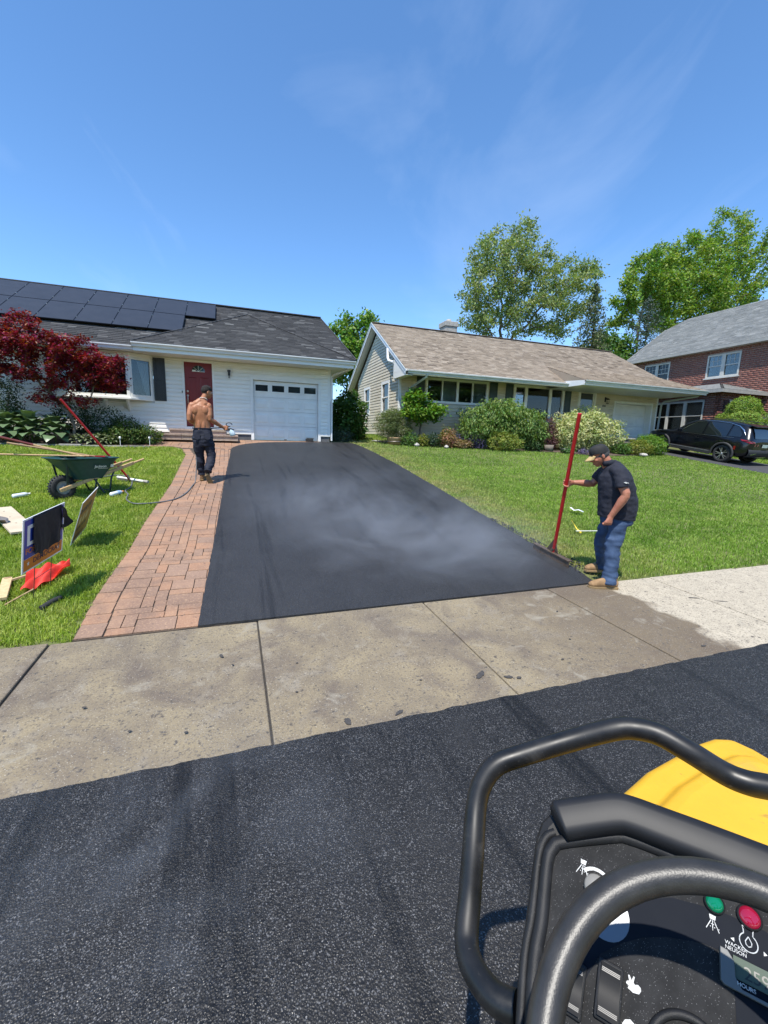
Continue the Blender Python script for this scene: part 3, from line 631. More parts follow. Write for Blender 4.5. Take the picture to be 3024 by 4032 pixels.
mb = MB(); mb.prism([f1.p(u, v, -.045) for u, v in arc], (0, -0.012, 0)); mb.build('fanlight', M_glass, dr)
mb = MB()
for t in (0.25, .5, .75): mb.beam(f1.p(-0.97, 1.925, -.03), f1.p(-0.97+.19*math.cos(math.pi*t), 1.925+.18*math.sin(math.pi*t), -.03), .008, .006, (0, 1, 0))
mb.beam(f1.p(-1.16, 1.925, -.03), f1.p(-.78, 1.925, -.03), .012, .008, (0, 1, 0)); mb.beam(f1.p(-1.15, 1.95, -.03), f1.p(-1.05, 1.95, -.03), .04, .006, (0, 1, 0)); mb.build('muntin', M_white, dr)
M_brass = mat('satin_nickel', (0.62, 0.58, 0.52), rough=0.3, metal=0.9)
mb = MB(); 
for z in (1.30, 1.17): mb.lathe([(0, .02), (.032, .018), (.034, 0)], 12, Matrix.Translation(f1.p(-1.31, z, -.045)) @ Matrix.Rotation(R(90), 4, 'X'))
mb.tube([f1.p(-1.31, 1.15, -.03), f1.p(-1.31, 1.12, .005), f1.p(-1.31, 1.0, .005), f1.p(-1.31, .93, -.04)], .011, 8); mb.build('handle', M_brass, dr)
mb = MB(); f1.box(mb, -1.475, -1.45, 1.24, 1.30, .022, .04); mb.build('doorbell', M_black, None)
# lamp beside the door
mb = MB(); f1.box(mb, -0.10, 0.0, 1.98, 2.03, .02, .13); f1.box(mb, -.085, -.015, 1.86, 1.98, .04, .11); f1.box(mb, -.065, -.035, 1.78, 1.86, .05, .09); mb.build('wall_lamp', M_black, None, bevel=0.004)
mb = MB(); f1.box(mb, -0.135, 0.035, 1.95, 2.10, .0215, .028); mb.build('lamp_plate', M_white, None)
# bay window: front plane at Y=15.0
bay = MB(); BP = [(-4.97, YW), (-4.32, 14.98), (-2.87, 14.98), (-2.27, YW)]
for z0, z1, ex in ((0.93, 0.99, 0.05), (2.20, 2.29, 0.03)):
    pl = [(-5.02, YW+.05), (-4.34-ex*.3, 14.98-ex), (-2.85+ex*.3, 14.98-ex), (-2.21, YW+.05)]; bay.prism([(x, y, z0) for x, y in pl], (0, 0, z1-z0))
bayo = bay.build('bay_window', M_white, None, bevel=0.006)
mb = MB(); mb.prism([(-4.95, YW+.1, 2.0), (-4.95, YW+.1, .99), (-2.3, YW+.1, .99), (-2.3, YW+.1, 2.2), (-4.95, YW+.1, 2.2)], (0, .02, 0)); mb.build('interior', M_int, bayo)
for k, (a, b_) in enumerate(zip(BP, BP[1:])):
    a3, b3 = Vector((*a, 0)), Vector((*b_, 0)); u = (b3-a3); L = u.length; fb = Fr(a3, u, Vector((u.y, -u.x, 0)))
    mb = MB(); frame4(fb, 0.0, L, 0.99, 2.20, 0.075 if k == 1 else 0.06, -0.05, 0.0, mb)
    if k != 1: frame4(fb, 0.06, L-.06, 1.05, 2.14, 0.035, -0.045, 0.012, mb)
    mb.build('sash', M_white, bayo)
    mb = MB(); fb.box(mb, .06, L-.06, 1.05, 2.14, -.032, -.026); mb.build('pane', M_pane, bayo)
    if k == 1:
        mb = MB(); z = 1.06
        while z < 2.13: fb.box(mb, .08, L-.08, z, z+.02, -.085, -.07, -.083); z += 0.045
        mb.build('blind', M_blindd, bayo)
    else:   # sheer curtain drawn to one side
        mb = MB(); rows = []
        for i in range(15):
            t = i/14; row = []
            for j in range(18):
                s_ = j/17; sw = 0.62-0.42*t**1.2; uu = (L-.08)-(s_*(L-.16))*sw if k == 2 else .08+(s_*(L-.16))*sw
                row.append(fb.p(uu, 2.06-t*1.0, -.09+.014*math.sin(s_*34)))
            rows.append(row)
        mb.loft(rows, cap=False, closed=False); mb.build('curtain', M_curt, bayo, fix=False)
for x in (-3.55, -2.97, -4.2):
    mb = MB(); mb.prism([(x-.025, YW-.02, .93), (x-.025, 15.02, .93), (x-.025, 15.04, .87), (x-.025, YW-.06, .62), (x-.025, YW-.02, .58)], (.05, 0, 0)); mb.build('bracket', M_white, bayo)
shutter(f1, None, -2.25, -1.92, 0.95, 2.24, M_black)
# eaves, soffits, gutters
mb = MB(); mb.bb(-2.62, 3.93, 14.56, YW+.1, 2.30, 2.33); mb.bb(-2.62, 3.93, 14.52, 14.56, 2.28, 2.50); mb.bb(3.32, 3.93, YW+.1, 22.4, 2.30, 2.33); mb.bb(3.89, 3.93, 14.56, 18.7, 2.28, 2.36)
sf = mb.build('soffit', M_soffit, None)
for i in range(16):
    x = -2.5+i*.4; mb = MB(); mb.bb(x, x+.395, 14.57, YW-.025, 2.292, 2.299); mb.build('soffit_board', M_soffit, sf)
mb = MB(); mb.bb(-9.8, -2.62, 14.68, YW+.1, 2.30, 2.33); mb.bb(-9.8, -2.62, 14.645, 14.68, 2.28, 2.41); mb.build('soffit', M_soffit, None)
gutter(None, (-2.66, 14.515, 2.39), (3.98, 14.515, 2.39), M_gutter); gutter(None, (-9.8, 14.64, 2.305), (-2.63, 14.64, 2.305), M_gutter)
pipe(None, [(3.85, 14.62, 2.36), (3.82, 14.75, 2.27), (3.42, 15.27, 2.14), (3.36, 15.31, 2.05), (3.36, 15.31, -.15)], M_gutter, .035)
# roof
RL, RR, AP, GL, GR = (-9.8, 18.75, 4.84), (3.58, 18.75, 4.84), (0.68, 18.2, 4.51), (-2.66, 14.42, 2.515), (3.98, 14.42, 2.525)
shingles(None, [(-9.8, 14.56, 2.425), (-2.64, 14.56, 2.425), AP, RL], M_shG, M_rbG); shingles(None, [RL, AP, RR], M_shG, M_rbG)
shingles(None, [GL, GR, AP], M_shG, M_rbG); shingles(None, [GR, RR, AP], M_shG, M_rbG)
mb = MB(); mb.add([GL, AP, (-2.66, 14.56, 2.40), (GL[0], GL[1], 2.42)], [(0, 1, 2), (0, 2, 3)]); mb.build('flashing', M_rbG, None)
mb = MB(); mb.add([RL, RR, (3.98, 22.7, 2.5), (-9.8, 22.7, 2.5)], [(0, 1, 2, 3)]); mb.build('roof', M_rbG, None)
mb = MB(); mb.beam(RR, GR, .03, .10); mb.beam(Vector(RR), (3.98, 22.7, 2.5), .03, .10); mb.build('rake_board', M_rbG, None)
mb = MB(); mb.beam(Vector(RL)+V3(0, -.02, .02), Vector(RR)+V3(0.02, -.02, .02), .22, .03); 
for a, b_ in ((GL, AP), (AP, GR)): mb.beam(Vector(a)+V3(0, 0, .022), Vector(b_)+V3(0, 0, .022), .09, .016)
mb.build('ridge_cap', M_cap, None)
# solar panels stand off the roof slope
M_pv = mat('solar_glass', (0.020, 0.022, 0.027), (0.026, 0.028, 0.034), scale=3, rough=0.42, spec=0.45); M_pvf = mat('solar_frame', (0.012, 0.012, 0.014), rough=0.4, metal=0.5)
pitch = math.atan(0.6)
def on_roof(x, y, h): return Vector((x, y, 2.425+0.5764*(y-14.56)+h))
for row, (ya, yb) in enumerate(((17.02, 18.42), (15.60, 17.00))):
    for k in range(9):
        x1 = -0.45-0.967*k-(0.967 if row else 0); x0 = x1-0.957
        a, b_, c_, d_ = on_roof(x0, ya, .13), on_roof(x1, ya, .13), on_roof(x1, yb, .13), on_roof(x0, yb, .13); nrm = (b_-a).cross(d_-a).normalized()
        mb = MB(); mb.prism([a, b_, c_, d_], nrm*-0.035); po = mb.build('solar_panel', M_pvf, None)
        s_ = lambda p, q, t: p+(q-p)*t
        ins = [a+(b_-a)*.012+(d_-a)*.009+nrm*.002, b_+(a-b_)*.012+(c_-b_)*.009+nrm*.002, c_+(d_-c_)*.012+(b_-c_)*.009+nrm*.002, d_+(c_-d_)*.012+(a-d_)*.009+nrm*.002]
        mb = MB(); mb.add(ins, [(0, 1, 2, 3)]); mb.build('cell_glass', M_pv, po)
        for t in (.22, .78):
            mb = MB(); q = a+(d_-a)*t+nrm*.004; mb.box(q-Vector((.005, 0, 0)), (.022, .03, .012)); mb.build('clamp', M_brass, po)
hs1.done()
# entry steps: two stone courses
ST = empty('entry_steps', (-1, 15, -0.2), label='two low pinkish stone steps below the red door', cat='steps'); hsS = House(ST)
M_stone = mat('step_stone', (0.30, 0.22, 0.17), (0.40, 0.31, 0.24), scale=9, rough=0.9, bump=0.7, bscale=22, rnd='obj', rndamt=0.12)
for (x0, x1, y0, z0, z1) in ((-2.28, 0.17, 14.42, -0.23, -0.04), (-1.84, -0.19, 14.82, -0.04, 0.11)):
    n_ = 3 if x1-x0 > 2 else 2; w_ = (x1-x0)/n_
    for k in range(n_):
        mb = MB(); mb.bb(x0+k*w_+.003, x0+(k+1)*w_-.003, y0+.03, YW-.03, z0, z1-.065); mb.build('riser', M_stone, None, bevel=.006)
        mb = MB(); mb.bb(x0+k*w_+.003, x0+(k+1)*w_-.003, y0, YW-.03, z1-.063, z1); mb.build('tread', M_stone, None, bevel=.010)
hsS.done()
mb = MB(); mb.bb(2.42, 2.68, 15.16, 15.30, -0.20, -0.10); mb.bb(2.45, 2.70, 15.20, 15.28, -0.10, -0.075)
tag(mb.build('rubber_block', M_rubber, None, bevel=.01), 'small black rubber block at the foot of the garage door', 'block')

# ---------------------------------------------------------------- tan house (middle)
H2 = empty('ranch_house', (13, 16.3, -0.1), label='tan vinyl ranch house with brown shingle roof and side gable', cat='house'); hs2 = House(H2)
YR = 16.3; f2 = Fr((0, YR, 0), (1, 0, 0), (0, -1, 0)); M_tback = mat('tan_shadow', (0.42, 0.38, 0.31), rough=0.7)  # even colour of the wall backing behind the tan planks
OP2 = [(7.43, 10.36, 1.48, 2.47), (11.65, 14.39, 0.9, 2.48), (15.21, 16.27, 0.12, 2.49), (17.41, 19.94, -0.1, 2.08)]
w2 = wall(f2, None, 6.3, 20.25, -0.12, 2.52, OP2, M_tback); siding(f2, w2, 6.36, 20.17, 0.06, 2.50, OP2, M_tanv)
mb = MB(); f2.box(mb, 6.28, 6.36, 0.0, 2.5, 0.001, .026); f2.box(mb, 20.17, 20.26, 0, 2.5, .001, .026); mb.build('corner_board', M_white, w2)
M_shg = mat('green_shutter', (0.022, 0.045, 0.04), (0.03, 0.055, 0.05), scale=6, rough=0.5)
for a, b_, z in ((7.02, 7.38, 1.48), (10.42, 10.80, 1.48), (11.22, 11.60, 1.0), (14.42, 14.76, 1.0)): shutter(f2, None, a, b_, z, 2.47, M_shg)
window(f2, None, 7.43, 10.36, 1.48, 2.47, M_white, [(7.53, 8.16), (8.21, 8.84), (8.94, 9.58), (9.63, 10.26)], fw=.09, slats=.028, only=(1, 3))
window(f2, None, 11.65, 14.39, 0.9, 2.48, M_white, [(11.77, 12.24), (12.38, 13.56), (13.69, 14.24)], fw=.11)
mb = MB(); frame4(f2, 15.21, 16.27, .12, 2.49, .09, -.06, .03, mb); mb.build('door_frame', M_white, None)
mb = MB(); frame4(f2, 15.31, 16.17, .14, 2.40, .07, -.05, -.01, mb); f2.box(mb, 15.38, 16.10, .2, .5, -.045, -.015); dr2 = mb.build('storm_door', M_white, None)
mb = MB(); f2.box(mb, 15.38, 16.10, .5, 2.33, -.035, -.028); mb.build('pane', M_glass, dr2)
mb = MB(); frame4(f2, 17.41, 19.94, -.1, 2.08, .10, -.35, .03, mb); mb.build('garage_trim', M_white, None)
garage_door(f2, None, 17.51, 19.84, -.1, [-.1, .42, .94, 1.46, 1.98], M_white, 4, False, d=-.30)
M_lampk = mat('lamp_iron', (.012, .012, .012), rough=.5)
mb = MB(); f2.box(mb, 16.78, 16.86, 2.0, 2.22, .02, .04); f2.box(mb, 16.80, 16.84, 2.14, 2.18, .04, .12)
mb.lathe([(.0, .12), (.05, .10), (.10, .05), (.03, .04)], 10, Matrix.Translation(f2.p(16.86, 2.05, .14)))
for t in range(4): 
    a = R(45+90*t); mb.beam(f2.p(16.86+.07*math.cos(a), 2.06, .14+.07*math.sin(a)), f2.p(16.86+.05*math.cos(a), 1.92, .14+.05*math.sin(a)), .014, .014)
mb.lathe([(.03, 0), (.06, .005), (.06, .02)], 10, Matrix.Translation(f2.p(16.86, 1.90, .14))); mb.build('wall_lamp', M_lampk, None)
def text_obj(s_, size, fr_o, u, v, mt, name='lettering', parent=None, ext=0.002, bold=False, align='LEFT', spacing=1.0):
    """flat lettering: s_ laid with baseline along u and up along v, lower left at fr_o"""
    cu = bpy.data.curves.new('txt', 'FONT'); cu.body = s_; cu.size = size; cu.extrude = ext; cu.align_x = align; cu.space_character = spacing
    if bold: cu.offset = size*0.018
    o = bpy.data.objects.new('txt', cu); COL.objects.link(o); bpy.context.view_layer.update()
    me = bpy.data.meshes.new_from_object(o.evaluated_get(bpy.context.evaluated_depsgraph_get())); bpy.data.objects.remove(o)
    u, v = Vector(u).normalized(), Vector(v).normalized(); n = u.cross(v)
    M_ = Matrix(((u.x, v.x, n.x, fr_o[0]), (u.y, v.y, n.y, fr_o[1]), (u.z, v.z, n.z, fr_o[2]), (0, 0, 0, 1))); me.transform(M_); me.materials.clear()
    return link(name, me, mt, parent)
text_obj('194', .15, f2.p(16.65, 1.76, .03), (1, 0, 0), (0, 0, 1), M_lampk, 'house_number', None, .004, True)
# gable end
XG = 6.3; f3 = Fr((XG, YR, 0), (0, -1, 0), (-1, 0, 0))   # u grows towards the street
OP3 = [(-4.80, -3.80, 1.06, 2.42), (-2.16, -1.12, 1.06, 2.42)]
w3 = wall(f3, None, -5.95, 0.0, -.15, 2.5, OP3, M_tback, top=[(-5.95, 2.5), (0, 2.5), (0, 2.86), (-2.97, 4.70), (-5.95, 2.86)])
def glim(v, t, u0, u1):
    if t < 2.86: return u0, u1
    k = (t-2.86)/(4.70-2.86)*2.97; return -5.95+k, -k
siding(f3, w3, -5.95, -0.08, 0.06, 4.7, OP3, M_tanv, lim=glim)
mb = MB(); f3.box(mb, -.08, .02, 0, 2.6, .001, .026); mb.build('corner_board', M_white, w3)
for a, b_, c_, d_ in OP3: window(f3, None, a, b_, c_, d_, M_white, fw=.12, d=.035, hung=True)
mb = MB(); mb.bb(20.1, 20.25, YR, 22.2, -.1, 2.5); mb.bb(6.3, 20.25, 22.1, 22.25, -.1, 2.5); mb.build('wall', M_tback, None)
# roof
EY, EZ, RY, RZ, X0, X1 = 14.98, 2.47, 19.27, 5.05, 6.02, 20.1
sl = (RZ-EZ)/(RY-EY); ky = 16.45; kz = EZ+sl*(ky-EY)
shingles(None, [(X0, EY, EZ), (13.36, EY, EZ), (13.36, ky, kz), (20.35, ky, kz), (19.85, RY, RZ), (X0, RY, RZ)], M_shT, M_rbT)
shingles(None, [(13.36, 14.05, 2.52), (20.55, 14.05, 2.52), (20.35, ky, kz+.01), (13.36, ky, kz+.01)], M_shT, M_rbT)
mb = MB(); mb.add([(X0, RY, RZ), (19.85, RY, RZ), (20.35, 23.5, 2.5), (X0, 23.5, 2.5)], [(0, 1, 2, 3)]); mb.add([(20.3, ky, kz), (20.3, 16.3, 2.4), (20.3, 22, 2.4), (19.85, RY, RZ-.03)], [(0, 1, 2, 3)]); mb.build('roof', M_rbT, None)
mb = MB(); mb.beam((X0, RY, RZ+.015), (19.9, RY, RZ+.015), .24, .02); mb.build('ridge_cap', mat('tan_cap', (.16, .125, .10), (.24, .19, .15), scale=9, rough=.9), None)
mb = MB(); mb.beam((X0-.012, EY-.02, EZ-.08), (X0-.012, RY, RZ-.08), .025, .12); mb.beam((X0-.012, RY, RZ-.08), (X0-.012, 23.5, 2.42), .025, .12); mb.build('rake_board', M_gutter, None)
mb = MB(); mb.beam((X0-.03, EY-.02, EZ-.005), (X0-.03, RY, RZ-.005), .02, .05); mb.beam((X0-.03, RY, RZ-.005), (X0-.03, 23.5, 2.49), .02, .05); mb.build('drip_edge', M_gutterg, None)
mb = MB()
for a, b_ in (((EY, EZ-.15), (RY, RZ-.15)), ((RY, RZ-.15), (23.5, 2.35))): mb.add([(X0+.01, a[0], a[1]), (XG, a[0], a[1]), (XG, b_[0], b_[1]), (X0+.01, b_[0], b_[1])], [(0, 1, 2, 3)])
mb.prism([(X0, EY, EZ-.02), (X0, EY, 2.30), (X0, YR, 2.30), (X0, YR, 2.62+.4)], (XG-X0, 0, 0)); mb.bb(XG, 13.36, EY+.03, YR, 2.47, 2.50) if False else None
mb.bb(X0, 13.36, EY+.02, YR-.03, 2.495, 2.515); mb.bb(X0, 13.36, EY, EY+.02, 2.32, 2.49); mb.build('soffit', M_soffit, None)
mb = MB(); mb.bb(13.36, 20.45, 14.11, YR-.03, 2.36, 2.38); mb.bb(13.36, 20.45, 14.08, 14.11, 2.34, 2.50); mb.prism([(13.34, 14.06, 2.52), (13.34, 14.06, 2.34), (13.34, EY+.3, 2.34), (13.34, EY+.3, 2.60)], (.025, 0, 0)); mb.build('soffit', M_gutter, None)
mb = MB(); mb.prism([(13.345, 14.06, 2.50), (13.345, ky, kz), (13.345, EY, EZ-.03)], (.02, 0, 0)); mb.build('flashing', M_shT, None)
gutter(None, (X0+.05, EY-.005, 2.35), (13.36, EY-.005, 2.35), M_gutterg); gutter(None, (13.36, 14.075, 2.40), (20.45, 14.075, 2.40), M_gutterg)
pipe(None, [(6.85, 14.95, 2.36), (6.85, 15.0, 2.28), (6.72, 16.05, 2.02), (6.66, 16.22, 1.9), (6.62, 16.24, .1)], M_gutterg, .045)
pipe(None, [(20.3, 14.2, 2.42), (20.3, 14.4, 2.30), (20.34, 16.0, 2.18), (20.34, 16.15, 2.05), (20.34, 16.2, 0)], M_gutterg, .045)
pipe(None, [(5.98, 16.95, 3.55), (5.98, 16.9, 3.18), (5.98, 16.75, 3.05), (6.0, 16.25, 2.92)], M_gutter, .055)
M_chim = mat('chimney_stucco', (.40, .38, .34), (.30, .29, .27), scale=9, rough=.95, bump=.6)
mb = MB(); mb.bb(9.9, 10.54, 19.7, 20.35, 4.6, 5.45); mb.bb(9.86, 10.58, 19.66, 20.39, 5.45, 5.68); ch = mb.build('chimney', M_chim, None, bevel=.02)
mb = MB(); mb.lathe([(.12, 5.68), (.12, 5.83), (.085, 5.83), (.08, 5.70)], 12, Matrix.Translation((10.22, 20.02, 0))); mb.build('flue', M_conc, ch)
hs2.done()

# ---------------------------------------------------------------- brick house (right)
H3 = empty('brick_house', (26, 18, 0), label='two storey red brick house with grey shingle roof and side porch', cat='house'); hs3 = House(H3)
m, nt, b, pos = newmat('red_brick'); g = [n for n in nt.nodes if n.type == 'NEW_GEOMETRY'][0]; cr = N(nt, 'ShaderNodeValToRGB'); e = cr.color_ramp.elements
e[0].color = (0.19, 0.068, 0.05, 1); e[1].color = (0.10, 0.042, 0.036, 1)
for p_, c_ in ((.35, (.22, .085, .06, 1)), (.7, (.165, .062, .046, 1)), (.9, (.27, .115, .08, 1))): q = e.new(p_); q.color = c_
nt.links.new(g.outputs['Random Per Island'], cr.inputs[0]); nt.links.new(mixnode(nt, cr.outputs[0], (.14, .05, .04), noisefac(nt, pos, 40, .45, .8)), b.inputs['Base Color']); b.inputs['Roughness'].default_value = .85; M_brick = m
M_mort = mat('mortar', (.36, .29, .25), (.30, .24, .21), scale=9, rough=.95)
def bricks(fr, parent, u0, u1, v0, v1, ops, bl=.27, bh=.105):
    V = []; F = []; v = v0; k = 0
    while v+bh <= v1+.001:
        for a, b_ in segs(u0, u1, v, v+bh, ops):
            x = a-(bl/2 if k % 2 else 0)
            while x < b_-.01:
                s0, s1 = max(x, a)+.009, min(x+bl, b_)-.009
                if s1-s0 > .02:
                    d = .011+random.uniform(-.003, .003); c0, c1 = v+.010, v+bh-.010; i = len(V)
                    V += [fr.p(*q) for q in ((s0, c0, 0), (s1, c0, 0), (s1, c1, 0), (s0, c1, 0), (s0, c0, d), (s1, c0, d), (s1, c1, d), (s0, c1, d))]
                    F += [(i+4, i+5, i+6, i+7), (i, i+1, i+5, i+4), (i+1, i+2, i+6, i+5), (i+2, i+3, i+7, i+6), (i+3, i, i+4, i+7)]
                x += bl
        v += bh; k += 1
    return nmesh('brick', [tuple(p) for p in V], F, M_brick, parent, 'stuff')
f4 = Fr((26, 0, 0), (0, -1, 0), (-1, 0, 0)); OP4 = [(-18.12, -16.37, 3.92, 5.18), (-22.15, -20.4, 3.9, 5.18)]
w4 = wall(f4, None, -23.2, -9.0, -.1, 5.6, OP4, M_mort); bricks(f4, w4, -23.2, -9.0, 0.0, 5.58, OP4)
M_wtrim = mat('aged_trim', (.52, .51, .47), (.44, .43, .40), scale=5, rough=.6); M_skyp = mat('upper_pane', (.10, .13, .15), rough=.05, spec=.9)
for a, b_, c_, d_ in OP4:
    mid = (a+b_)/2; window(f4, None, a, b_, c_, d_, M_wtrim, [(a+.09, mid-.10), (mid+.10, b_-.09)], fw=.08, hung=True, grid=(3, 2, (c_+d_)/2+.02, d_-.08), slats=.06)
mb = MB()
for a, b_, c_, d_ in OP4: f4.box(mb, a-.06, b_+.06, c_-.07, c_, -.02, .09)
mb.build('sill', M_wtrim, None)
# porch wing
XP = 22.75; YP = 15.04; f5 = Fr((XP, 0, 0), (0, -1, 0), (-1, 0, 0)); PW = [(-18.40, -17.70), (-17.56, -16.77), (-16.60, -15.80)]
OP5 = [(-18.5, -15.7, .85, 2.36)]; w5 = wall(f5, None, -20.0, -YP, -.1, 2.75, OP5, M_mort); bricks(f5, w5, -20.0, -YP, 0, 2.74, OP5)
window(f5, None, -18.5, -15.7, .85, 2.36, M_wtrim, PW, fw=.07, hung=True, slats=.055)
f6 = Fr((0, YP, 0), (1, 0, 0), (0, -1, 0)); OP6 = [(23.14, 23.5, .5, 2.35), (23.5, 24.9, .5, 2.35), (24.9, 25.26, .5, 2.35)]; w6 = wall(f6, None, XP, 26, -.1, 2.75, [(23.5, 24.9, .5, 2.35)], M_mort); bricks(f6, w6, XP, 26, 0, 2.74, OP6[1:2])
shutter(f6, None, 23.13, 23.5, .5, 2.35, M_black); shutter(f6, None, 24.9, 25.27, .5, 2.35, M_black); window(f6, None, 23.5, 24.9, .5, 2.35, M_wtrim, fw=.08, hung=True)
mb = MB(); mb.bb(26, 34, 8.8, 9.0, -.1, 5.6); mb.bb(26, 34, 23.05, 23.2, -.1, 5.6); mb.build('wall', M_mort, None)
M_gbg = mat('grey_trim', (.36, .35, .32), (.30, .29, .27), scale=4, rough=.6)
shingles(None, [(25.66, 23.5, 5.60), (25.66, 8.5, 5.60), (30.0, 8.5, 8.72), (30.0, 22.7, 8.72), (29.1, 23.5, 8.08)], M_shB, M_rbB, wid=.34)
mb = MB(); mb.add([(30, 8.5, 8.72), (30, 22.7, 8.72), (34.4, 23.5, 5.6), (34.4, 8.5, 5.6)], [(0, 1, 2, 3)]); mb.add([(30.0, 22.7, 8.72), (29.1, 23.5, 8.08), (30.9, 23.5, 8.08)], [(0, 1, 2)]); mb.build('roof', M_rbB, None)
mb = MB(); mb.prism([(26, 23.2, 5.5), (34, 23.2, 5.5), (30.9, 23.2, 7.8), (29.1, 23.2, 7.8)], (0, -.1, 0)); mb.build('gable_wall', M_mort, None)
mb = MB(); mb.bb(25.62, 25.98, 8.5, 23.5, 5.42, 5.46); mb.bb(25.60, 25.66, 8.5, 23.5, 5.42, 5.585); mb.beam((25.66, 23.52, 5.55), (29.1, 23.52, 8.02), .03, .14); mb.build('cornice', M_gbg, None)
shingles(None, [(22.42, 14.72, 2.84), (22.42, 20.0, 2.84), (26.0, 20.0, 3.55), (26.0, 17.2, 3.55)], M_shB, M_rbB, wid=.34); shingles(None, [(22.42, 14.72, 2.84), (26.0, 14.72, 2.84), (26.0, 17.2, 3.55)], M_shB, M_rbB, wid=.34)
mb = MB(); mb.bb(22.46, 26, 14.76, 20, 2.74, 2.76); mb.bb(22.40, 22.46, 14.70, 20, 2.68, 2.83); mb.bb(22.46, 26, 14.70, 14.76, 2.68, 2.83); mb.build('cornice', M_gbg, None)
hs3.done()
# ---------------------------------------------------------------- vegetation helpers
def leaf_mat(name, c1, c2, rough=0.5, transl=0.3, scale=2.0, amt=0.32): return mat(name, c1, c2, scale=scale, rough=rough, rnd='isl', rndamt=amt, transl=transl, spec=0.35)
def leaves_arr(P, size, aspect=0.55, up=0.5, droop=0.0, fold=0.22, outv=None):
    """diamond leaves (2 triangles, folded on the midrib) at points P"""
    n = len(P); nrm = RNG.normal(0, 1, (n, 3)); nrm[:, 2] += up*2.2
    if outv is not None: nrm += outv*1.1
    nrm /= np.linalg.norm(nrm, axis=1)[:, None]
    t = RNG.normal(0, 1, (n, 3)); t[:, 2] -= droop*2.5
    t -= nrm*(t*nrm).sum(1)[:, None]; t /= np.linalg.norm(t, axis=1)[:, None]+1e-9; s = np.cross(nrm, t)
    L = (size*RNG.uniform(.65, 1.35, n))[:, None]; W = L*aspect*.5
    V = np.zeros((n, 4, 3)); V[:, 0] = P; V[:, 1] = P+t*L*.45+s*W+nrm*L*fold*.4; V[:, 2] = P+t*L; V[:, 3] = P+t*L*.45-s*W+nrm*L*fold*.4
    b_ = np.arange(n)[:, None]*4
    return V.reshape(-1, 3), np.concatenate([b_+np.array([[0, 1, 2]]), b_+np.array([[0, 2, 3]])], 0)
def lumps(ells, n, lo=0.55, flat=None):
    """random points through a union of ellipsoids ((c),(r)) weighted towards the shell; returns points and outward directions"""
    w = np.array([r[0]*r[1]+r[1]*r[2]+r[0]*r[2] for c_, r in ells]); k = RNG.choice(len(ells), n, p=w/w.sum())
    C = np.array([c_ for c_, r in ells], float)[k]; Rr = np.array([r for c_, r in ells], float)[k]
    d = RNG.normal(0, 1, (n, 3)); d /= np.linalg.norm(d, axis=1)[:, None]; rad = (lo**3+(1-lo**3)*RNG.uniform(0, 1, n))**(1/3)
    wob = 1+0.16*np.sin(d[:, 0]*7+C[:, 0]*3)*np.sin(d[:, 1]*6+C[:, 1])+0.12*np.sin(d[:, 2]*9+C[:, 2]*5)
    return C+d*Rr*(rad*wob)[:, None], d
def bush(name, label, cat, ells, n, size, mt, base, aspect=0.5, up=0.5, droop=0.0, lo=0.55, group=None, stems=5, clip=None, outw=0.8, twig=0.012, parts=None):
    root = empty(name, base, label=label, cat=cat, group=group)
    P, d = lumps(ells, n, lo); 
    if clip is not None: k = P[:, 2] > clip; P, d = P[k], d[k]
    V, F = leaves_arr(P, size, aspect, up, droop, outv=d*outw); own2(nmesh('foliage', V, F, mt), root)
    mb = MB()
    for i in range(stems):
        c_, r = ells[i % len(ells)]; a = i*2.4
        e = Vector(c_)+Vector((math.cos(a)*r[0]*.6, math.sin(a)*r[1]*.6, r[2]*.4)); s_ = Vector(base)+Vector((math.cos(a)*.04, math.sin(a)*.04, -.03)); m_ = (s_+e)/2+Vector((math.cos(a)*.05, math.sin(a)*.05, .05))
        mb.tube([s_, m_, e], [twig*1.6, twig*1.2, twig*.5], 6)
    if stems: own2(mb.build('stem', M_bark, None), root)
    return root
def own2(o, root):
    o.parent = root; o.matrix_parent_inverse = Matrix.Translation(root.location).inverted() if root.rotation_euler.z == 0 else root.matrix_world.inverted(); return o
def colonize(start, att, step, di, dk, maxit=120, trunk=None):
    """space colonisation; returns nodes, parents"""
    nodes = [np.array(start, float)]; par = [-1]
    if trunk is not None:
        for p in trunk: nodes.append(np.array(p, float)); par.append(len(nodes)-2)
    A = np.array(att, float)
    for it in range(maxit):
        if len(A) == 0: break
        Nn = np.array(nodes); D = np.linalg.norm(A[:, None]-Nn[None], axis=2); nn = D.argmin(1); dm = D.min(1)
        A = A[dm > dk]; nn = nn[dm > dk]; dm = dm[dm > dk]
        if len(A) == 0: break
        lim = di if (dm < di).any() else dm.min()+step
        added = 0
        for k in np.unique(nn[dm < lim]):
            dirs = A[(nn == k) & (dm < lim)]-Nn[k]; dirs /= np.linalg.norm(dirs, axis=1)[:, None]; v = dirs.mean(0)+RNG.normal(0, .12, 3)+np.array([0, 0, .06]); v /= np.linalg.norm(v)+1e-9
            q = Nn[k]+v*step
            if np.min(np.linalg.norm(Nn-q, axis=1)) > step*.45: nodes.append(q); par.append(int(k)); added += 1
        if not added: break
    return np.array(nodes), par
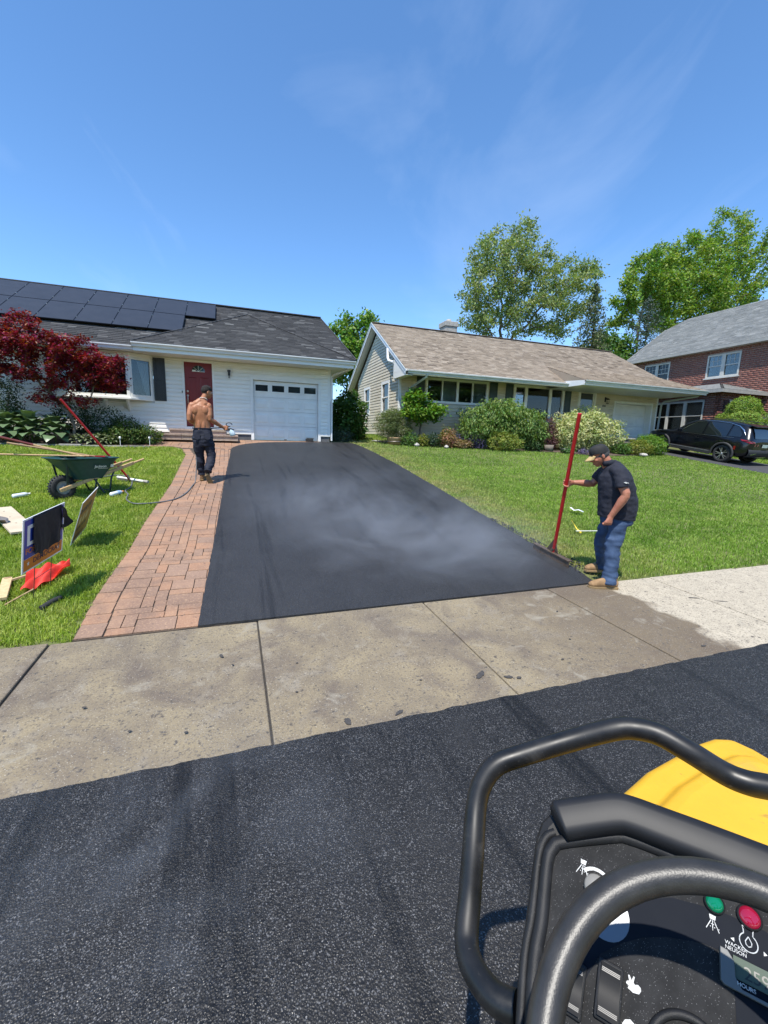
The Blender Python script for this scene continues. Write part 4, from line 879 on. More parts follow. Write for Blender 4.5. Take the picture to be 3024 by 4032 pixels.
def tree(name, label, cat, base, trunk, ells, natt, step, mt, nleaf, lsize, r_tip, spread, parent_mat=None, aspect=.6, up=.3, group=None, lo=.2, droop=0.0, extra=None, keep=1.0, pw=2.2, maxr=.3):
    root = empty(name, base, label=label, cat=cat, group=group)
    att, _ = lumps(ells, natt, lo); nodes, par = colonize(base, att, step, step*5, step*1.5, trunk=trunk)
    n = len(nodes); kids = [[] for _ in range(n)]
    for i, p in enumerate(par):
        if p >= 0: kids[p].append(i)
    rad = np.zeros(n)
    for i in range(n-1, -1, -1): rad[i] = r_tip if not kids[i] else sum(rad[k]**pw for k in kids[i])**(1/pw)
    rad = np.minimum(rad, maxr)
    mb = MB()
    done = set()
    def chain(i):
        pts = [nodes[par[i]], nodes[i]]; rs = [rad[par[i]]*.85 if par[i] != 0 else rad[par[i]], rad[i]]; j = i
        while kids[j]:
            ks = sorted(kids[j], key=lambda k: -rad[k]); 
            for k in ks[1:]: todo.append(k)
            j = ks[0]; pts.append(nodes[j]); rs.append(rad[j])
        mb.tube([Vector(p) for p in pts], [float(x) for x in rs], 7 if rs[0] > r_tip*4 else 4, cap=False)
    todo = list(kids[0])
    while todo: chain(todo.pop())
    own2(mb.build('trunk', parent_mat or M_bark, None, fix=False), root)
    tips = np.array([i for i in range(n) if rad[i] < r_tip*2.6 and i > 2]); tips = tips[RNG.uniform(0, 1, len(tips)) < keep]
    T = nodes[RNG.choice(tips, nleaf)]; P = T+RNG.normal(0, spread, (nleaf, 3))*np.array([1, 1, .75])
    if extra is not None: P = np.concatenate([P, lumps(extra[0], extra[1], extra[2])[0]])
    V, F = leaves_arr(P, lsize, aspect, up, droop); own2(nmesh('crown', V, F, mt), root)
    return root
def conifer(name, label, base, h, rad, mt, nw, needle, nper, droop=.25, z0=.12, group=None, dens=1.0, trunk_r=.16, cat='tree', expo=0.85):
    root = empty(name, base, label=label, cat=cat, group=group); mb = MB(); b0 = Vector(base)
    mb.tube([b0, b0+V3(.02*h, 0, h*.5), b0+V3(0, 0, h)], [trunk_r, trunk_r*.6, .015], 7); P = []; 
    for k in range(nw):
        t = k/(nw-1); z = h*(z0+(1-z0)*t); L = rad*(1-t)**expo*random.uniform(.75, 1.12)+.08; m_ = max(4, int(7-2*t))
        for j in range(m_):
            a = j*2*math.pi/m_+k*1.7+random.uniform(-.3, .3); l = L*random.uniform(.65, 1.15)
            pts = [b0+V3(math.cos(a)*l*s_, math.sin(a)*l*s_, z+l*(.12*s_-droop*s_*s_)) for s_ in (0, .35, .7, 1)]
            mb.tube(pts, [.03*(1-t)+.008, .02*(1-t)+.006, .012*(1-t)+.004, .004], 4, cap=False)
            nn = int(nper*l/rad*dens)+6; s_ = RNG.uniform(.12, 1.05, nn)
            q = np.array([[math.cos(a)*l, math.sin(a)*l, 0]])*s_[:, None]; q[:, 2] = z+l*(.12*s_-droop*s_*s_); q += RNG.normal(0, 1, (nn, 3))*(np.array([.16, .16, .07])*l*(1.1-s_[:, None]*.6)); P.append(q+np.array(base))
    own2(mb.build('trunk', M_bark, None, fix=False), root); P = np.concatenate(P); V, F = leaves_arr(P, needle, .34, .2, .35); own2(nmesh('crown', V, F, mt), root); return root

L_dark = leaf_mat('leaf_dark', (0.022, 0.050, 0.014), (0.035, 0.075, 0.018), transl=.2)
L_mid = leaf_mat('leaf_mid', (0.068, 0.142, 0.027), (0.115, 0.203, 0.041))
L_bright = leaf_mat('leaf_bright', (0.101, 0.209, 0.024), (0.162, 0.270, 0.041))
L_yel = leaf_mat('leaf_yellow', (0.24, 0.23, 0.035), (0.12, 0.17, 0.03), scale=5)
L_cream = leaf_mat('leaf_cream', (0.567, 0.540, 0.297), (0.270, 0.338, 0.095), scale=3, transl=.25)
L_red = leaf_mat('leaf_red', (0.25, 0.010, 0.020), (0.13, 0.008, 0.014), scale=2.5, transl=.25, amt=.4)
L_barb = leaf_mat('leaf_barberry', (0.11, 0.035, 0.035), (0.07, 0.025, 0.028), transl=.15)
L_sage = leaf_mat('leaf_sage', (0.115, 0.155, 0.061), (0.162, 0.196, 0.081), rough=.7)
L_tall = leaf_mat('leaf_tall', (0.169, 0.227, 0.076), (0.254, 0.295, 0.101), scale=.4)
L_maple = leaf_mat('leaf_maple', (0.124, 0.217, 0.028), (0.217, 0.296, 0.047), scale=.35)
L_spruce = leaf_mat('needle_spruce', (0.061, 0.101, 0.038), (0.121, 0.142, 0.054), scale=.8, transl=.1)
L_pine = leaf_mat('needle_pine', (0.045, 0.075, 0.055), (0.07, 0.10, 0.07), scale=.8, transl=.1)
L_blue = leaf_mat('needle_blue', (0.14, 0.20, 0.20), (0.19, 0.25, 0.25), scale=2, transl=.05)
L_weep = leaf_mat('leaf_weep', (0.101, 0.171, 0.039), (0.178, 0.256, 0.062), scale=2.5)
L_gold = leaf_mat('needle_gold', (0.135, 0.230, 0.022), (0.203, 0.290, 0.030), scale=4, transl=.15)
L_lav = leaf_mat('flower_lavender', (0.16, 0.11, 0.27), (0.10, 0.10, 0.13), scale=12, transl=.1)
L_straw = leaf_mat('leaf_straw', (0.26, 0.17, 0.09), (0.20, 0.15, 0.06), scale=9)
L_pink = leaf_mat('leaf_pinkish', (0.28, 0.21, 0.08), (0.30, 0.13, 0.09), scale=8)

# ---------------------------------------------------------------- background trees
tree('tall_tree', 'tall thin-leaved tree with open crown behind the tan house', 'tree', (23.0, 34, .2), [(23.1, 34, 2.5), (23.0, 34, 5), (23.1, 34, 7)],
     [((21.5, 34, 12.8), (3.2, 3, 4.6)), ((24.6, 34, 13.6), (3.4, 3, 5.0)), ((22.5, 34, 15.2), (3.0, 2.6, 2.6)), ((30.3, 34.2, 13.9), (2.6, 2.2, 3.3)), ((27.8, 34, 11.4), (2.3, 2, 2.6)), ((31.2, 34.2, 15.8), (1.4, 1.4, 1.3))], 900, .58, L_tall, 27000, .24, .020, .30, up=.2, lo=.1, keep=.9, maxr=.32, aspect=.5)
conifer('spruce_tree', 'dark ragged spruce standing right of the tall thin-leaved tree', (29.2, 30.5, .2), 13.0, 2.9, L_spruce, 34, .26, 62, droop=.32, z0=.30, trunk_r=.2, dens=.9, expo=.75)
BT = 'big leafy trees behind the brick house'
tree('maple_tree', 'leftmost leafy tree behind the brick house, leaning left over the gap', 'tree', (44.5, 38, .2), [(44.2, 38, 4), (43.6, 38, 8), (43.0, 38, 10.5)],
     [((43.2, 38, 18.0), (3.2, 3, 3.6)), ((40.6, 38, 14.6), (2.3, 2.2, 1.8)), ((45.6, 38, 15.5), (2.6, 2.4, 3.0))], 300, .8, L_maple, 11500, .30, .03, .33, up=.4, group=BT, maxr=.4)
tree('maple_tree', 'middle leafy tree with the broadest crown behind the brick house', 'tree', (50.2, 40, .2), [(50.2, 40, 4), (50.3, 40, 8), (50.4, 40, 11)],
     [((50.2, 40, 19.5), (4.2, 3.6, 5.4)), ((54.8, 40, 19.0), (3.6, 3.4, 6.0)), ((47.8, 39.4, 17.0), (2.4, 2.4, 2.8))], 430, .8, L_maple, 18500, .30, .03, .34, up=.4, group=BT, maxr=.45)
tree('maple_tree', 'tallest leafy tree at the right edge behind the brick house', 'tree', (60.0, 42, .2), [(60, 42, 4), (60.2, 42, 9), (60.2, 42, 13)],
     [((60.8, 42, 24.0), (4.2, 3.6, 5.6)), ((59.5, 42, 18.5), (5.2, 4, 4.5)), ((65, 42, 22.5), (4, 3.6, 7))], 430, .85, L_maple, 18500, .31, .03, .36, up=.4, group=BT, maxr=.45)
conifer('pine_tree', 'bluish pine showing left of the brick house roof', (37.0, 32, .2), 13.4, 3.6, L_pine, 26, .24, 70, droop=.05, z0=.38, dens=.8, expo=.6)
tree('leafy_tree', 'bright green tree with spiky shoots between the two ranch houses', 'tree', (6.9, 26, .1), [(6.9, 26, 1.5), (6.95, 26, 2.6)],
     [((6.2, 26, 4.6), (1.5, 1.3, 1.9)), ((7.8, 26, 4.4), (1.4, 1.3, 2.0)), ((6.0, 26, 6.1), (.5, .5, .8)), ((6.9, 26, 6.3), (.4, .4, .9)), ((8.3, 26, 6.3), (.4, .4, .9))], 420, .34, L_bright, 17000, .19, .012, .22, maxr=.15)
tree('leafy_tree', 'low dark tree filling the gap right of the spruce', 'tree', (34.0, 33, .2), [(34, 33, 3), (34, 33, 5)],
     [((34.2, 33, 8.2), (2.2, 2, 2.2)), ((32.4, 33, 8.3), (1.8, 1.6, 2.0))], 200, .7, L_mid, 8000, .30, .025, .40, maxr=.25)
for k, (x, y, s_) in enumerate(((-22, -24, 1.0), (-9, -27, 1.2), (4, -25, .9), (17, -27, 1.15), (31, -24, 1.0))):   # unseen trees added behind the camera to dim reflections and sky light
    tree('street_tree', ['rounded street tree across the road, far left', 'broad street tree across the road, second from left', 'small street tree across the road, third from left', 'broad street tree across the road, second from right', 'rounded street tree across the road, far right'][k], 'tree', (x, y, -1.8), [(x, y, 0), (x, y, 2)], [((x, y, 6*s_), (5*s_, 4*s_, 4.2*s_)), ((x+3, y, 4.5), (3, 3, 3))], 160, 1.4, L_mid, 5200, .85, .05, .9, group='street trees across the road')

# ---------------------------------------------------------------- shrubs of the right-hand bed
bush('laurel_hedge', 'tall dark glossy hedge between the white garage and tan gable', 'hedge', [((4.05, 16.3, .75), (.62, .7, .85)), ((4.35, 16.5, .95), (.65, .7, .78)), ((3.9, 16.2, .25), (.5, .6, .5)), ((4.5, 16.4, .3), (.45, .6, .5))], 9000, .13, leaf_mat('leaf_laurel', (0.03, 0.075, 0.012), (0.075, 0.14, 0.02), scale=1.1), (4.2, 16.3, -.1), up=.6, lo=.6)
bush('blue_juniper', 'low grey-green juniper at the foot of the dark hedge', 'shrub', [((3.85, 15.75, .05), (.45, .35, .32))], 1800, .06, L_pine, (3.85, 15.75, -.12), aspect=.3, stems=3)
PT = empty('barrel_planter', (5.75, 15.2, -.2), label='low half-barrel planter below the feathery shrub', cat='planter'); mb = MB()
mb.lathe([(.0, .03), (.26, .0), (.30, .22), (.32, .26), (.28, .26), (.26, .2), (0, .2)], 20, Matrix.Translation((5.75, 15.2, -.22))); own2(mb.build('barrel', M_oldwood, None), PT)
mb = MB(); mb.lathe([(.283, .08), (.292, .08), (.295, .12), (.287, .12)], 20, Matrix.Translation((5.75, 15.2, -.22))); own2(mb.build('hoop', M_steel, None), PT)
bush('feathery_shrub', 'soft feathery grey-green shrub by the tan gable corner', 'shrub', [((5.55, 15.35, .5), (.55, .5, .58)), ((5.95, 15.3, .35), (.55, .5, .45)), ((5.7, 15.3, .8), (.4, .4, .33))], 15000, .075, L_sage, (5.75, 15.25, -.05), aspect=.16, up=.9, lo=.35, stems=6)
tree('small_tree', 'small round-leaved tree with bare forked trunk before the tan house', 'tree', (6.75, 15.35, -.18), [(6.76, 15.35, .05), (6.85, 15.35, .25)],
     [((6.55, 15.35, 1.50), (.48, .45, .32)), ((7.25, 15.3, 1.02), (.62, .5, .36)), ((6.5, 15.25, .98), (.55, .5, .36)), ((6.75, 15.35, 1.78), (.22, .22, .16))], 260, .12, L_bright, 5200, .125, .008, .085, up=.9, maxr=.04, lo=.4)
bush('weeping_shrub', 'wide weeping dome-shaped shrub under the picture windows', 'shrub', [((9.7, 15.0, .75), (1.25, 1.0, .85)), ((10.9, 15.0, .70), (1.35, 1.0, .85)), ((10.2, 14.9, 1.15), (1.1, .8, .5)), ((9.0, 14.8, .45), (.7, .7, .55)), ((11.7, 14.8, .3), (.7, .7, .65))], 15000, .125, L_weep, (10.3, 15.0, -.25), aspect=.38, up=.15, droop=.9, lo=.6, stems=7, twig=.03, clip=-.2)
bush('barberry_bush', 'dark reddish barberry bush between dome shrub and cream shrub', 'bush', [((12.3, 14.6, .45), (.36, .36, .65)), ((12.2, 14.5, .05), (.5, .4, .35))], 3400, .06, L_barb, (12.3, 14.6, -.3), up=.3, lo=.3)
bush('dappled_willow', 'large cream-variegated willow shrub before the tan front door', 'shrub', [((13.9, 14.6, .55), (1.25, 1.0, .95)), ((14.8, 14.6, .40), (1.2, 1.0, .80)), ((13.3, 14.5, .35), (.8, .8, .7)), ((14.2, 14.6, .95), (.85, .7, .62))], 16000, .115, L_cream, (14.2, 14.6, -.35), aspect=.34, up=.5, lo=.55, stems=8, twig=.02, clip=-.3)
YB = 'clipped yellow-green mounds in the bed'
bush('boxwood_mound', 'rounded yellow-edged box mound below the dome-shaped shrub', 'shrub', [((9.75, 14.25, -.02), (.62, .5, .36)), ((10.15, 14.2, -.04), (.5, .45, .32))], 5200, .055, leaf_mat('leaf_boxyel', (0.297, 0.317, 0.061), (0.135, 0.203, 0.041), scale=6), (9.9, 14.25, -.33), up=.6, lo=.7, group=YB)
bush('euonymus_shrub', 'yellow-tipped low shrub beside the man with the cap', 'shrub', [((16.3, 13.75, -.12), (.68, .5, .34))], 3600, .06, L_yel, (16.3, 13.75, -.4), up=.6, lo=.65, group=YB)
bush('bright_shrub', 'bright green spreading shrub in front of the black car', 'shrub', [((17.3, 13.95, .0), (.75, .55, .44)), ((16.9, 13.9, .10), (.5, .5, .36))], 4600, .09, L_bright, (17.2, 13.95, -.37), aspect=.3, up=.8, lo=.6)
bush('leafy_clump', 'small dark leafy clump right of the cream shrub', 'plant', [((15.4, 13.75, -.18), (.42, .36, .28))], 1500, .085, L_mid, (15.4, 13.75, -.4), up=.9, lo=.4, stems=3)
LOW = [('green_perennial', 'low green perennial beside the barrel planter', (6.25, 14.95), (.38, .3, .28), L_mid, 1300, .06), ('yellow_sprig', 'bright lime sprig in the flower bed near the small tree', (6.75, 14.85), (.26, .25, .24), L_yel, 700, .07),
       ('dark_perennial', 'dark leafy perennial in the bed left of the gold shrub', (7.2, 14.85), (.45, .3, .26), L_dark, 1300, .06), ('gold_shrub', 'yellow and pink-tinged small shrub in front of the tan siding', (7.75, 14.75), (.40, .35, .36), L_pink, 1700, .065),
       ('gold_sprig', 'yellow leaf cluster topping the pink-tinged shrub', (7.7, 14.85), (.3, .25, .42), L_yel, 800, .07), ('straw_grass', 'tuft of straw-coloured grass in the bed', (8.3, 14.6), (.42, .3, .16), L_straw, 1100, .10),
       ('lavender_clump', 'purple lavender clump right of the straw grass', (8.95, 14.55), (.40, .3, .30), L_lav, 1500, .06), ('catmint_clump', 'tall thin purple-grey flowers behind the lavender', (8.6, 14.9), (.45, .3, .42), L_lav, 600, .05),
       ('shade_plant', 'dark low plant under the dome-shaped shrub', (11.3, 14.25), (.5, .3, .2), L_dark, 900, .08), ('violet_plant', 'small violet flowering plant under the cream shrub', (13.2, 13.55), (.25, .2, .14), L_lav, 400, .05), ('fringe_plant', 'low green fringe plant left of the cream shrub', (12.6, 13.75), (.3, .25, .14), L_mid, 500, .06)]
for nm, lb, (x, y), r, mt_, n_, sz in LOW:
    z = gz(y); bush(nm, lb, 'plant', [((x, y, z+r[2]*.8), r)], n_, sz, mt_, (x, y, z), up=.7, lo=.3, stems=3, aspect=.35 if 'grass' in nm or 'clump' in nm else .5)
M_rock = mat('pale_rock', (.48, .45, .41), (.36, .33, .30), scale=14, rough=.9, bump=.5)
def rock(x, y, s_, lb, name='garden_stone', mt=None, grp=None, zs=.6):
    bm = bmesh.new(); bmesh.ops.create_icosphere(bm, subdivisions=2, radius=1)
    for v in bm.verts:
        k = 1+.28*mnoise.noise(v.co*1.3+Vector((x, y, 0)))+.1*mnoise.noise(v.co*4+Vector((y, x, 0))); v.co = Vector((v.co.x*s_[0]*k, v.co.y*s_[1]*k, v.co.z*s_[2]*k))
    me = bpy.data.meshes.new(name); bm.to_mesh(me); bm.free(); o = link(name, me, mt or M_rock); o.location = (x, y, gz(y)+s_[2]*zs); o.rotation_euler.z = x*3
    return tag(o, lb, 'stone', grp)
rock(6.45, 14.72, (.12, .09, .08), 'pale round stone at the bed edge near the barrel planter'); rock(7.55, 14.45, (.10, .08, .07), 'pale stone at the bed edge below the gold shrub'); rock(16.1, 13.3, (.24, .13, .09), 'flat white stone at the bed edge beside the cap-wearing man'); rock(5.25, 15.9, (.2, .07, .03), 'flat yellow-grey stone on the grass by the tan gable')
# low dry-stone wall before the second garage
DW = empty('stone_wall', (16.6, 14.9, -.25), label='low dry-laid stone wall with flat capstone before the tan garage', cat='wall'); M_fs = mat('fieldstone', (.30, .25, .20), (.20, .165, .14), scale=12, rough=.9, bump=.5, rnd='obj', rndamt=.3)
z = -.27
for r_ in range(5):
    x = 15.6+random.uniform(0, .1); hgt = .105
    while x < 17.15:
        l = random.uniform(.16, .38); mb = MB(); mb.box((x+l/2, 14.9+random.uniform(-.02, .02), z+hgt/2), (l-.012, .30, hgt-.010), Matrix.Rotation(random.uniform(-.04, .04), 3, 'Y')); own2(mb.build('stone', M_fs, None, bevel=.018), DW); x += l
    z += hgt
mb = MB(); mb.bb(15.55, 17.25, 14.70, 15.1, z, z+.055); own2(mb.build('capstone', M_rock, None, bevel=.012), DW)
for nm, lb, x, y, r_, h_ in (('flower_pot', 'dark plastic flower pot left of the cream shrub', 12.5, 13.85, .15, .18), ('square_trough', 'grey stone trough behind the dark flower pot', 12.0, 14.15, .24, .26)):
    mb = MB(); k = 4 if 'trough' in nm else 16; mb.lathe([(0, .01), (r_*.8, 0), (r_, h_), (r_*.9, h_), (r_*.85, h_*.8), (0, h_*.8)], k, Matrix.Translation((x, y, gz(y)))); tag(mb.build(nm, M_black if k == 16 else M_fs, None), lb, 'planter')
mb = MB(); mb.bb(8.0, 15.1, 15.35, 16.1, -.12, -.03); tag(mb.build('garden_walk', M_conc, None, bevel=.01), kind='structure')
bush('dwarf_spruce', 'bright green cone-shaped dwarf conifer behind the black car', 'shrub', [((22.7, 13.8, .7), (1.25, 1.1, 1.0)), ((22.7, 13.8, 1.35), (1.02, .9, .75)), ((22.7, 13.8, 1.92), (.58, .52, .52))], 30000, .09, L_gold, (22.7, 13.8, -.38), aspect=.25, up=.5, lo=.86, stems=4, outw=1.5)
bush('blue_spruce', 'silvery blue spruce at the right edge behind the car', 'shrub', [((23.7, 13.0, .95), (1.1, .8, .30)), ((24.0, 13.0, 1.35), (.8, .7, .36)), ((23.5, 12.9, .45), (1.2, .8, .3))], 9000, .11, L_blue, (23.7, 13.0, -.45), aspect=.22, up=.4, lo=.5, stems=4, outw=1.3)

# ---------------------------------------------------------------- left-hand bed
tree('japanese_maple', 'dark red Japanese maple in front of the bay window', 'tree', (-3.95, 13.72, -.42), [(-4.02, 13.74, -.15), (-4.0, 13.76, .1), (-4.08, 13.78, .35), (-4.3, 13.82, .65), (-4.5, 13.85, .95)],
     [((-4.75, 13.8, 2.15), (.85, .75, .55)), ((-4.0, 13.75, 2.0), (.8, .7, .45)), ((-3.25, 13.7, 1.72), (.62, .6, .32)), ((-5.35, 13.8, 1.75), (.62, .6, .6)), ((-4.4, 13.75, 1.45), (.8, .7, .42)), ((-3.15, 13.7, 1.28), (.55, .5, .28)), ((-4.55, 13.7, .75), (.35, .3, .22)), ((-3.75, 13.7, .75), (.4, .3, .2)), ((-5.6, 13.8, 2.4), (.6, .5, .22)), ((-4.9, 13.8, 2.75), (.35, .35, .12))], 700, .115, L_red, 16500, .088, .0045, .075, aspect=.5, up=.9, lo=.3, maxr=.06, droop=.2)
bush('yew_shrub', 'large dark evergreen shrub at the left edge by the house', 'shrub', [((-5.85, 14.2, .65), (.62, .6, .85)), ((-5.6, 14.2, .1), (.5, .5, .5)), ((-6.3, 14.2, 1.3), (.5, .5, .5))], 9000, .055, L_dark, (-5.85, 14.2, -.35), up=.3, lo=.55)
bush('azalea_shrub', 'dark shrub behind the red maple trunk', 'shrub', [((-3.5, 14.4, .15), (.65, .5, .5)), ((-2.95, 14.4, .0), (.5, .45, .42)), ((-4.3, 14.6, .3), (.55, .5, .5))], 6500, .06, L_dark, (-3.4, 14.4, -.35), up=.5, lo=.5)
bush('boxwood_shrub', 'light green leafy shrub at the bed corner by the steps', 'shrub', [((-2.75, 13.95, -.10), (.52, .42, .36)), ((-2.3, 14.0, -.14), (.4, .35, .30)), ((-3.15, 13.95, -.2), (.4, .35, .28))], 5200, .062, leaf_mat('leaf_box', (0.10, 0.15, 0.03), (0.06, 0.11, 0.02), scale=6), (-2.7, 13.95, -.4), up=.7, lo=.6)
L_hosta = leaf_mat('leaf_hosta', (0.098, 0.163, 0.081), (0.130, 0.202, 0.098), rough=.35, transl=.12, amt=.15); L_host2 = leaf_mat('leaf_hosta_edged', (0.20, 0.23, 0.13), (0.11, 0.16, 0.08), scale=20, rough=.4, transl=.12, amt=.2)
def hosta_leaf(L, W):
    V = []; F = []; m_ = 7
    for i in range(m_):
        t = i/(m_-1); w = W*math.sin(math.pi*(t**.75))**.8*.5; z = .35*L*math.sin(t*2.0)-.42*L*t*t
        V += [(L*t*.95, -w, z+.10*w), (L*t*.95, 0, z-.05*W*(1-t)), (L*t*.95, w, z+.10*w)]
    for i in range(m_-1):
        k = i*3; F += [(k, k+3, k+4, k+1), (k+1, k+4, k+5, k+2)]
    me = bpy.data.meshes.new('hosta_leaf'); me.from_pydata(V, [], F); me.polygons.foreach_set('use_smooth', [True]*len(F)); me.update(); return me
HL = [hosta_leaf(.40, .29), hosta_leaf(.32, .25)]; HS = [hosta_leaf(.17, .085), hosta_leaf(.14, .07)]
for me in HL: me.materials.append(L_hosta)
for me in HS: me.materials.append(L_host2)
for k, (x, y, s_, ms_, n_, lb) in enumerate(((-5.45, 13.75, 1.0, HL, 42, 'large blue-green hosta at the left edge of the bed'), (-4.95, 13.72, 1.0, HL, 42, 'large blue-green hosta, middle of the three broad-leaved ones'), (-4.45, 13.75, .95, HL, 40, 'large blue-green hosta nearest the maple trunk'),
                                              (-3.85, 13.62, 1.0, HS, 30, 'pale-edged narrow hosta right of the maple trunk'), (-3.5, 13.62, 1.05, HS, 30, 'pale-edged narrow hosta, middle one beside the border stones'), (-3.15, 13.62, .95, HS, 26, 'pale-edged narrow hosta nearest the light green shrub'))):
    z0 = gz(y)+.01; root = empty('hosta_plant', (x, y, z0), label=lb, cat='plant', group='hostas in the bed')
    mb = MB()
    for i in range(8): a = i*.785; mb.tube([(x, y, z0), (x+.04*math.cos(a), y+.04*math.sin(a), z0+.35*(1 if k < 3 else .4))], [.008, .004], 5)
    own2(mb.build('stalk', L_mid, None), root)
    for i in range(n_):
        t = i/n_; a = i*2.399; o = link('leaf', random.choice(ms_), None, root); r0 = (.05+.16*t)*s_
        o.location = (math.cos(a)*r0, math.sin(a)*r0, (.62-.50*t)*s_*(1 if ms_ is HL else .36)); o.rotation_euler = (random.uniform(-.25, .25), -.55+.75*t+random.uniform(-.15, .15), a); s2 = s_*random.uniform(.8, 1.15); o.scale = (s2, s2, s2)
M_edge = mat('edging_stone', (.16, .155, .145), (.25, .24, .215), scale=9, rough=.9, bump=.5, rnd='obj', rndamt=.2)
x = -5.9; k = 0
while x < -2.5:
    l = random.uniform(.42, .60); y = 13.44-.08*math.sin((x+5.9)*.9); mb = MB(); mb.box((0, 0, .035), (l-.02, .16, .09)); o = mb.build('border_stone', M_edge, None, bevel=.022); o.location = (x+l/2, y, gz(y)-.035+random.uniform(-.012, .012)); o.rotation_euler.z = random.uniform(-.05, .05)
    k += 1; tag(o, f"rough grey border stone along the left bed, {['first','second','third','fourth','fifth','sixth','seventh','eighth','ninth'][min(k-1,8)]} from the left", 'stone', 'border stones of the left bed'); x += l
for x, y, lb in ((-2.9, 13.5, 'thin white garden stake light left of the light green shrub'), (-2.2, 13.6, 'thin white garden stake light at the bed corner near the steps')):
    mb = MB(); mb.tube([(x, y, gz(y)-.05), (x, y, gz(y)+.2)], .008, 6); mb.lathe([(.0, .27), (.028, .25), (.03, .2), (.0, .19)], 10, Matrix.Translation((x, y, gz(y)))); tag(mb.build('stake_light', M_white, None), lb, 'garden light', 'garden stake lights')
# ---------------------------------------------------------------- wheelbarrow
WB = empty('wheelbarrow', (-2.3, 8.45, -1.06), label='green contractor wheelbarrow with wooden handles, loaded with long tools', cat='wheelbarrow'); hsw = House(WB)
TH = R(45); _ax = Vector((math.cos(TH), math.sin(TH), 0)); _la = Vector((-math.sin(TH), math.cos(TH), 0)); _W = Vector((-2.58, 8.05, 0))
def wb(s_, t, z): return _W+_ax*s_+_la*t+Vector((0, 0, z))
M_green = mat('barrow_green', (0.012, 0.05, 0.055), (0.02, 0.07, 0.07), scale=8, rough=0.42); M_gd = mat('barrow_frame', (0.012, 0.03, 0.032), rough=.5)
def rrect(s0, s1, t0, t1, z, r, n=6, tilt=0.0):
    out = []
    for cx, cy, a0 in ((s1-r, t1-r, 0), (s0+r, t1-r, 90), (s0+r, t0+r, 180), (s1-r, t0+r, 270)):
        for k in range(n+1):
            a = R(a0+90*k/n); out.append(wb(cx+r*math.cos(a), cy+r*math.sin(a), z+tilt*(cx-.3)))
    return out
mb = MB(); mb.loft([rrect(.16, .56, -.16, .16, -.80, .06), rrect(.12, .62, -.20, .20, -.72, .09), rrect(-.08, .76, -.29, .29, -.50, .13), rrect(-.12, .79, -.315, .315, -.465, .14), rrect(-.14, .805, -.33, .33, -.462, .14), rrect(-.14, .805, -.33, .33, -.448, .14),
    rrect(-.11, .78, -.305, .305, -.45, .13), rrect(.13, .61, -.19, .19, -.70, .08), rrect(.18, .54, -.14, .14, -.78, .05)], cap=True)
tray = mb.build('tray', M_green, None)
for sgn in (-1, 1):
    a, e = wb(-.10, .13*sgn, -.95), wb(1.29, .17*sgn, -.50 if sgn < 0 else -.52); mid = a+(e-a)*.86
    mb = MB(); mb.beam(a, mid, .042, .055); h = mb.build('handle', M_wood, None, bevel=.006)
    mb = MB(); mb.tube([mid-(e-a)*.03, mid+(e-a)*.02, e], [.022, .019, .018], 10); mb.build('grip', M_wood, h)
    mb = MB(); f_ = wb(.62, .20*sgn, gz(8.6)+.005 if sgn < 0 else gz(8.8)+.005); mb.tube([wb(.74, .16*sgn, -.69), wb(.66, .20*sgn, -.80), f_, wb(.52, .20*sgn, gz(8.5)+.012), wb(.40, .17*sgn, -.80)], .014, 8); mb.build('leg', M_gd, None)
    mb = MB(); mb.beam(wb(.02, .10*sgn, -.92), wb(.0, .2*sgn, -.56), .03, .008); mb.build('brace', M_gd, None)
mb = MB(); mb.beam(wb(.60, -.2, -1.0), wb(.60, .2, -1.0), .012, .02); mb.build('crossbar', M_gd, None)
Mw = Matrix.Translation(wb(0, 0, -.92)) @ Matrix(((_la.x, _ax.x, 0, 0), (_la.y, _ax.y, 0, 0), (0, 0, 1, 0), (0, 0, 0, 1))) @ Matrix.Rotation(R(90), 4, 'Y')
mb = MB(); mb.lathe([(.105, -.04), (.14, -.05), (.175, -.045), (.19, -.025), (.195, 0), (.19, .025), (.175, .045), (.14, .05), (.105, .04), (.105, -.04)], 28, Mw); 
for k in range(28):
    for sd in (-1, 1):
        a = 2*math.pi*(k+.25*sd)/28; p = Mw @ Vector((.19*math.cos(a), .19*math.sin(a), .024*sd)); q = Mw @ Vector((.197*math.cos(a), .197*math.sin(a), .024*sd)); mb.beam(p, q+(q-p), .016, .022, _la)
wh = mb.build('tyre', M_rubber, None); mb = MB(); mb.lathe([(.02, -.05), (.03, -.03), (.10, -.03), (.108, -.04), (.108, .04), (.10, .03), (.03, .03), (.02, .05)], 20, Mw); mb.build('rim', mat('rim_grey', (.3, .3, .28), rough=.5), wh)
# maker's lettering on the near side of the tray
_sv = (wb(.45, -.29, -.50)-wb(.45, -.20, -.72)).normalized(); M_let = mat('white_lettering', (.75, .76, .74), rough=.5)
_tn = _ax.cross(_sv).normalized(); _tp = wb(.36, -.252, -.60)+_tn*(0.02 if _tn.y < 0 else -0.02)
text_obj('Jackson', .062, _tp, _ax, _sv, M_let, 'lettering', None, .001, True)
mb = MB(); q = _tp+_ax*.255; mb.add([q, q+_ax*.05, q+_ax*.05+_sv*.05, q+_sv*.05], [(0, 1, 2, 3)]); q = _tp+_ax*.06-_sv*.022; mb.add([q, q+_ax*.16, q+_ax*.16+_sv*.006, q+_sv*.006], [(0, 1, 2, 3)]); mb.build('emblem', M_let, None)
hsw.done()
def pole(name, label, cat, pts, r, mt, n=8, grp=None, rs=None):
    mb = MB(); mb.tube(pts, rs or r, n); return tag(mb.build(name, mt, None), label, cat, grp)
M_maroon = mat('maroon_grip', (.10, .012, .012), (.16, .03, .02), scale=12, rough=.5)
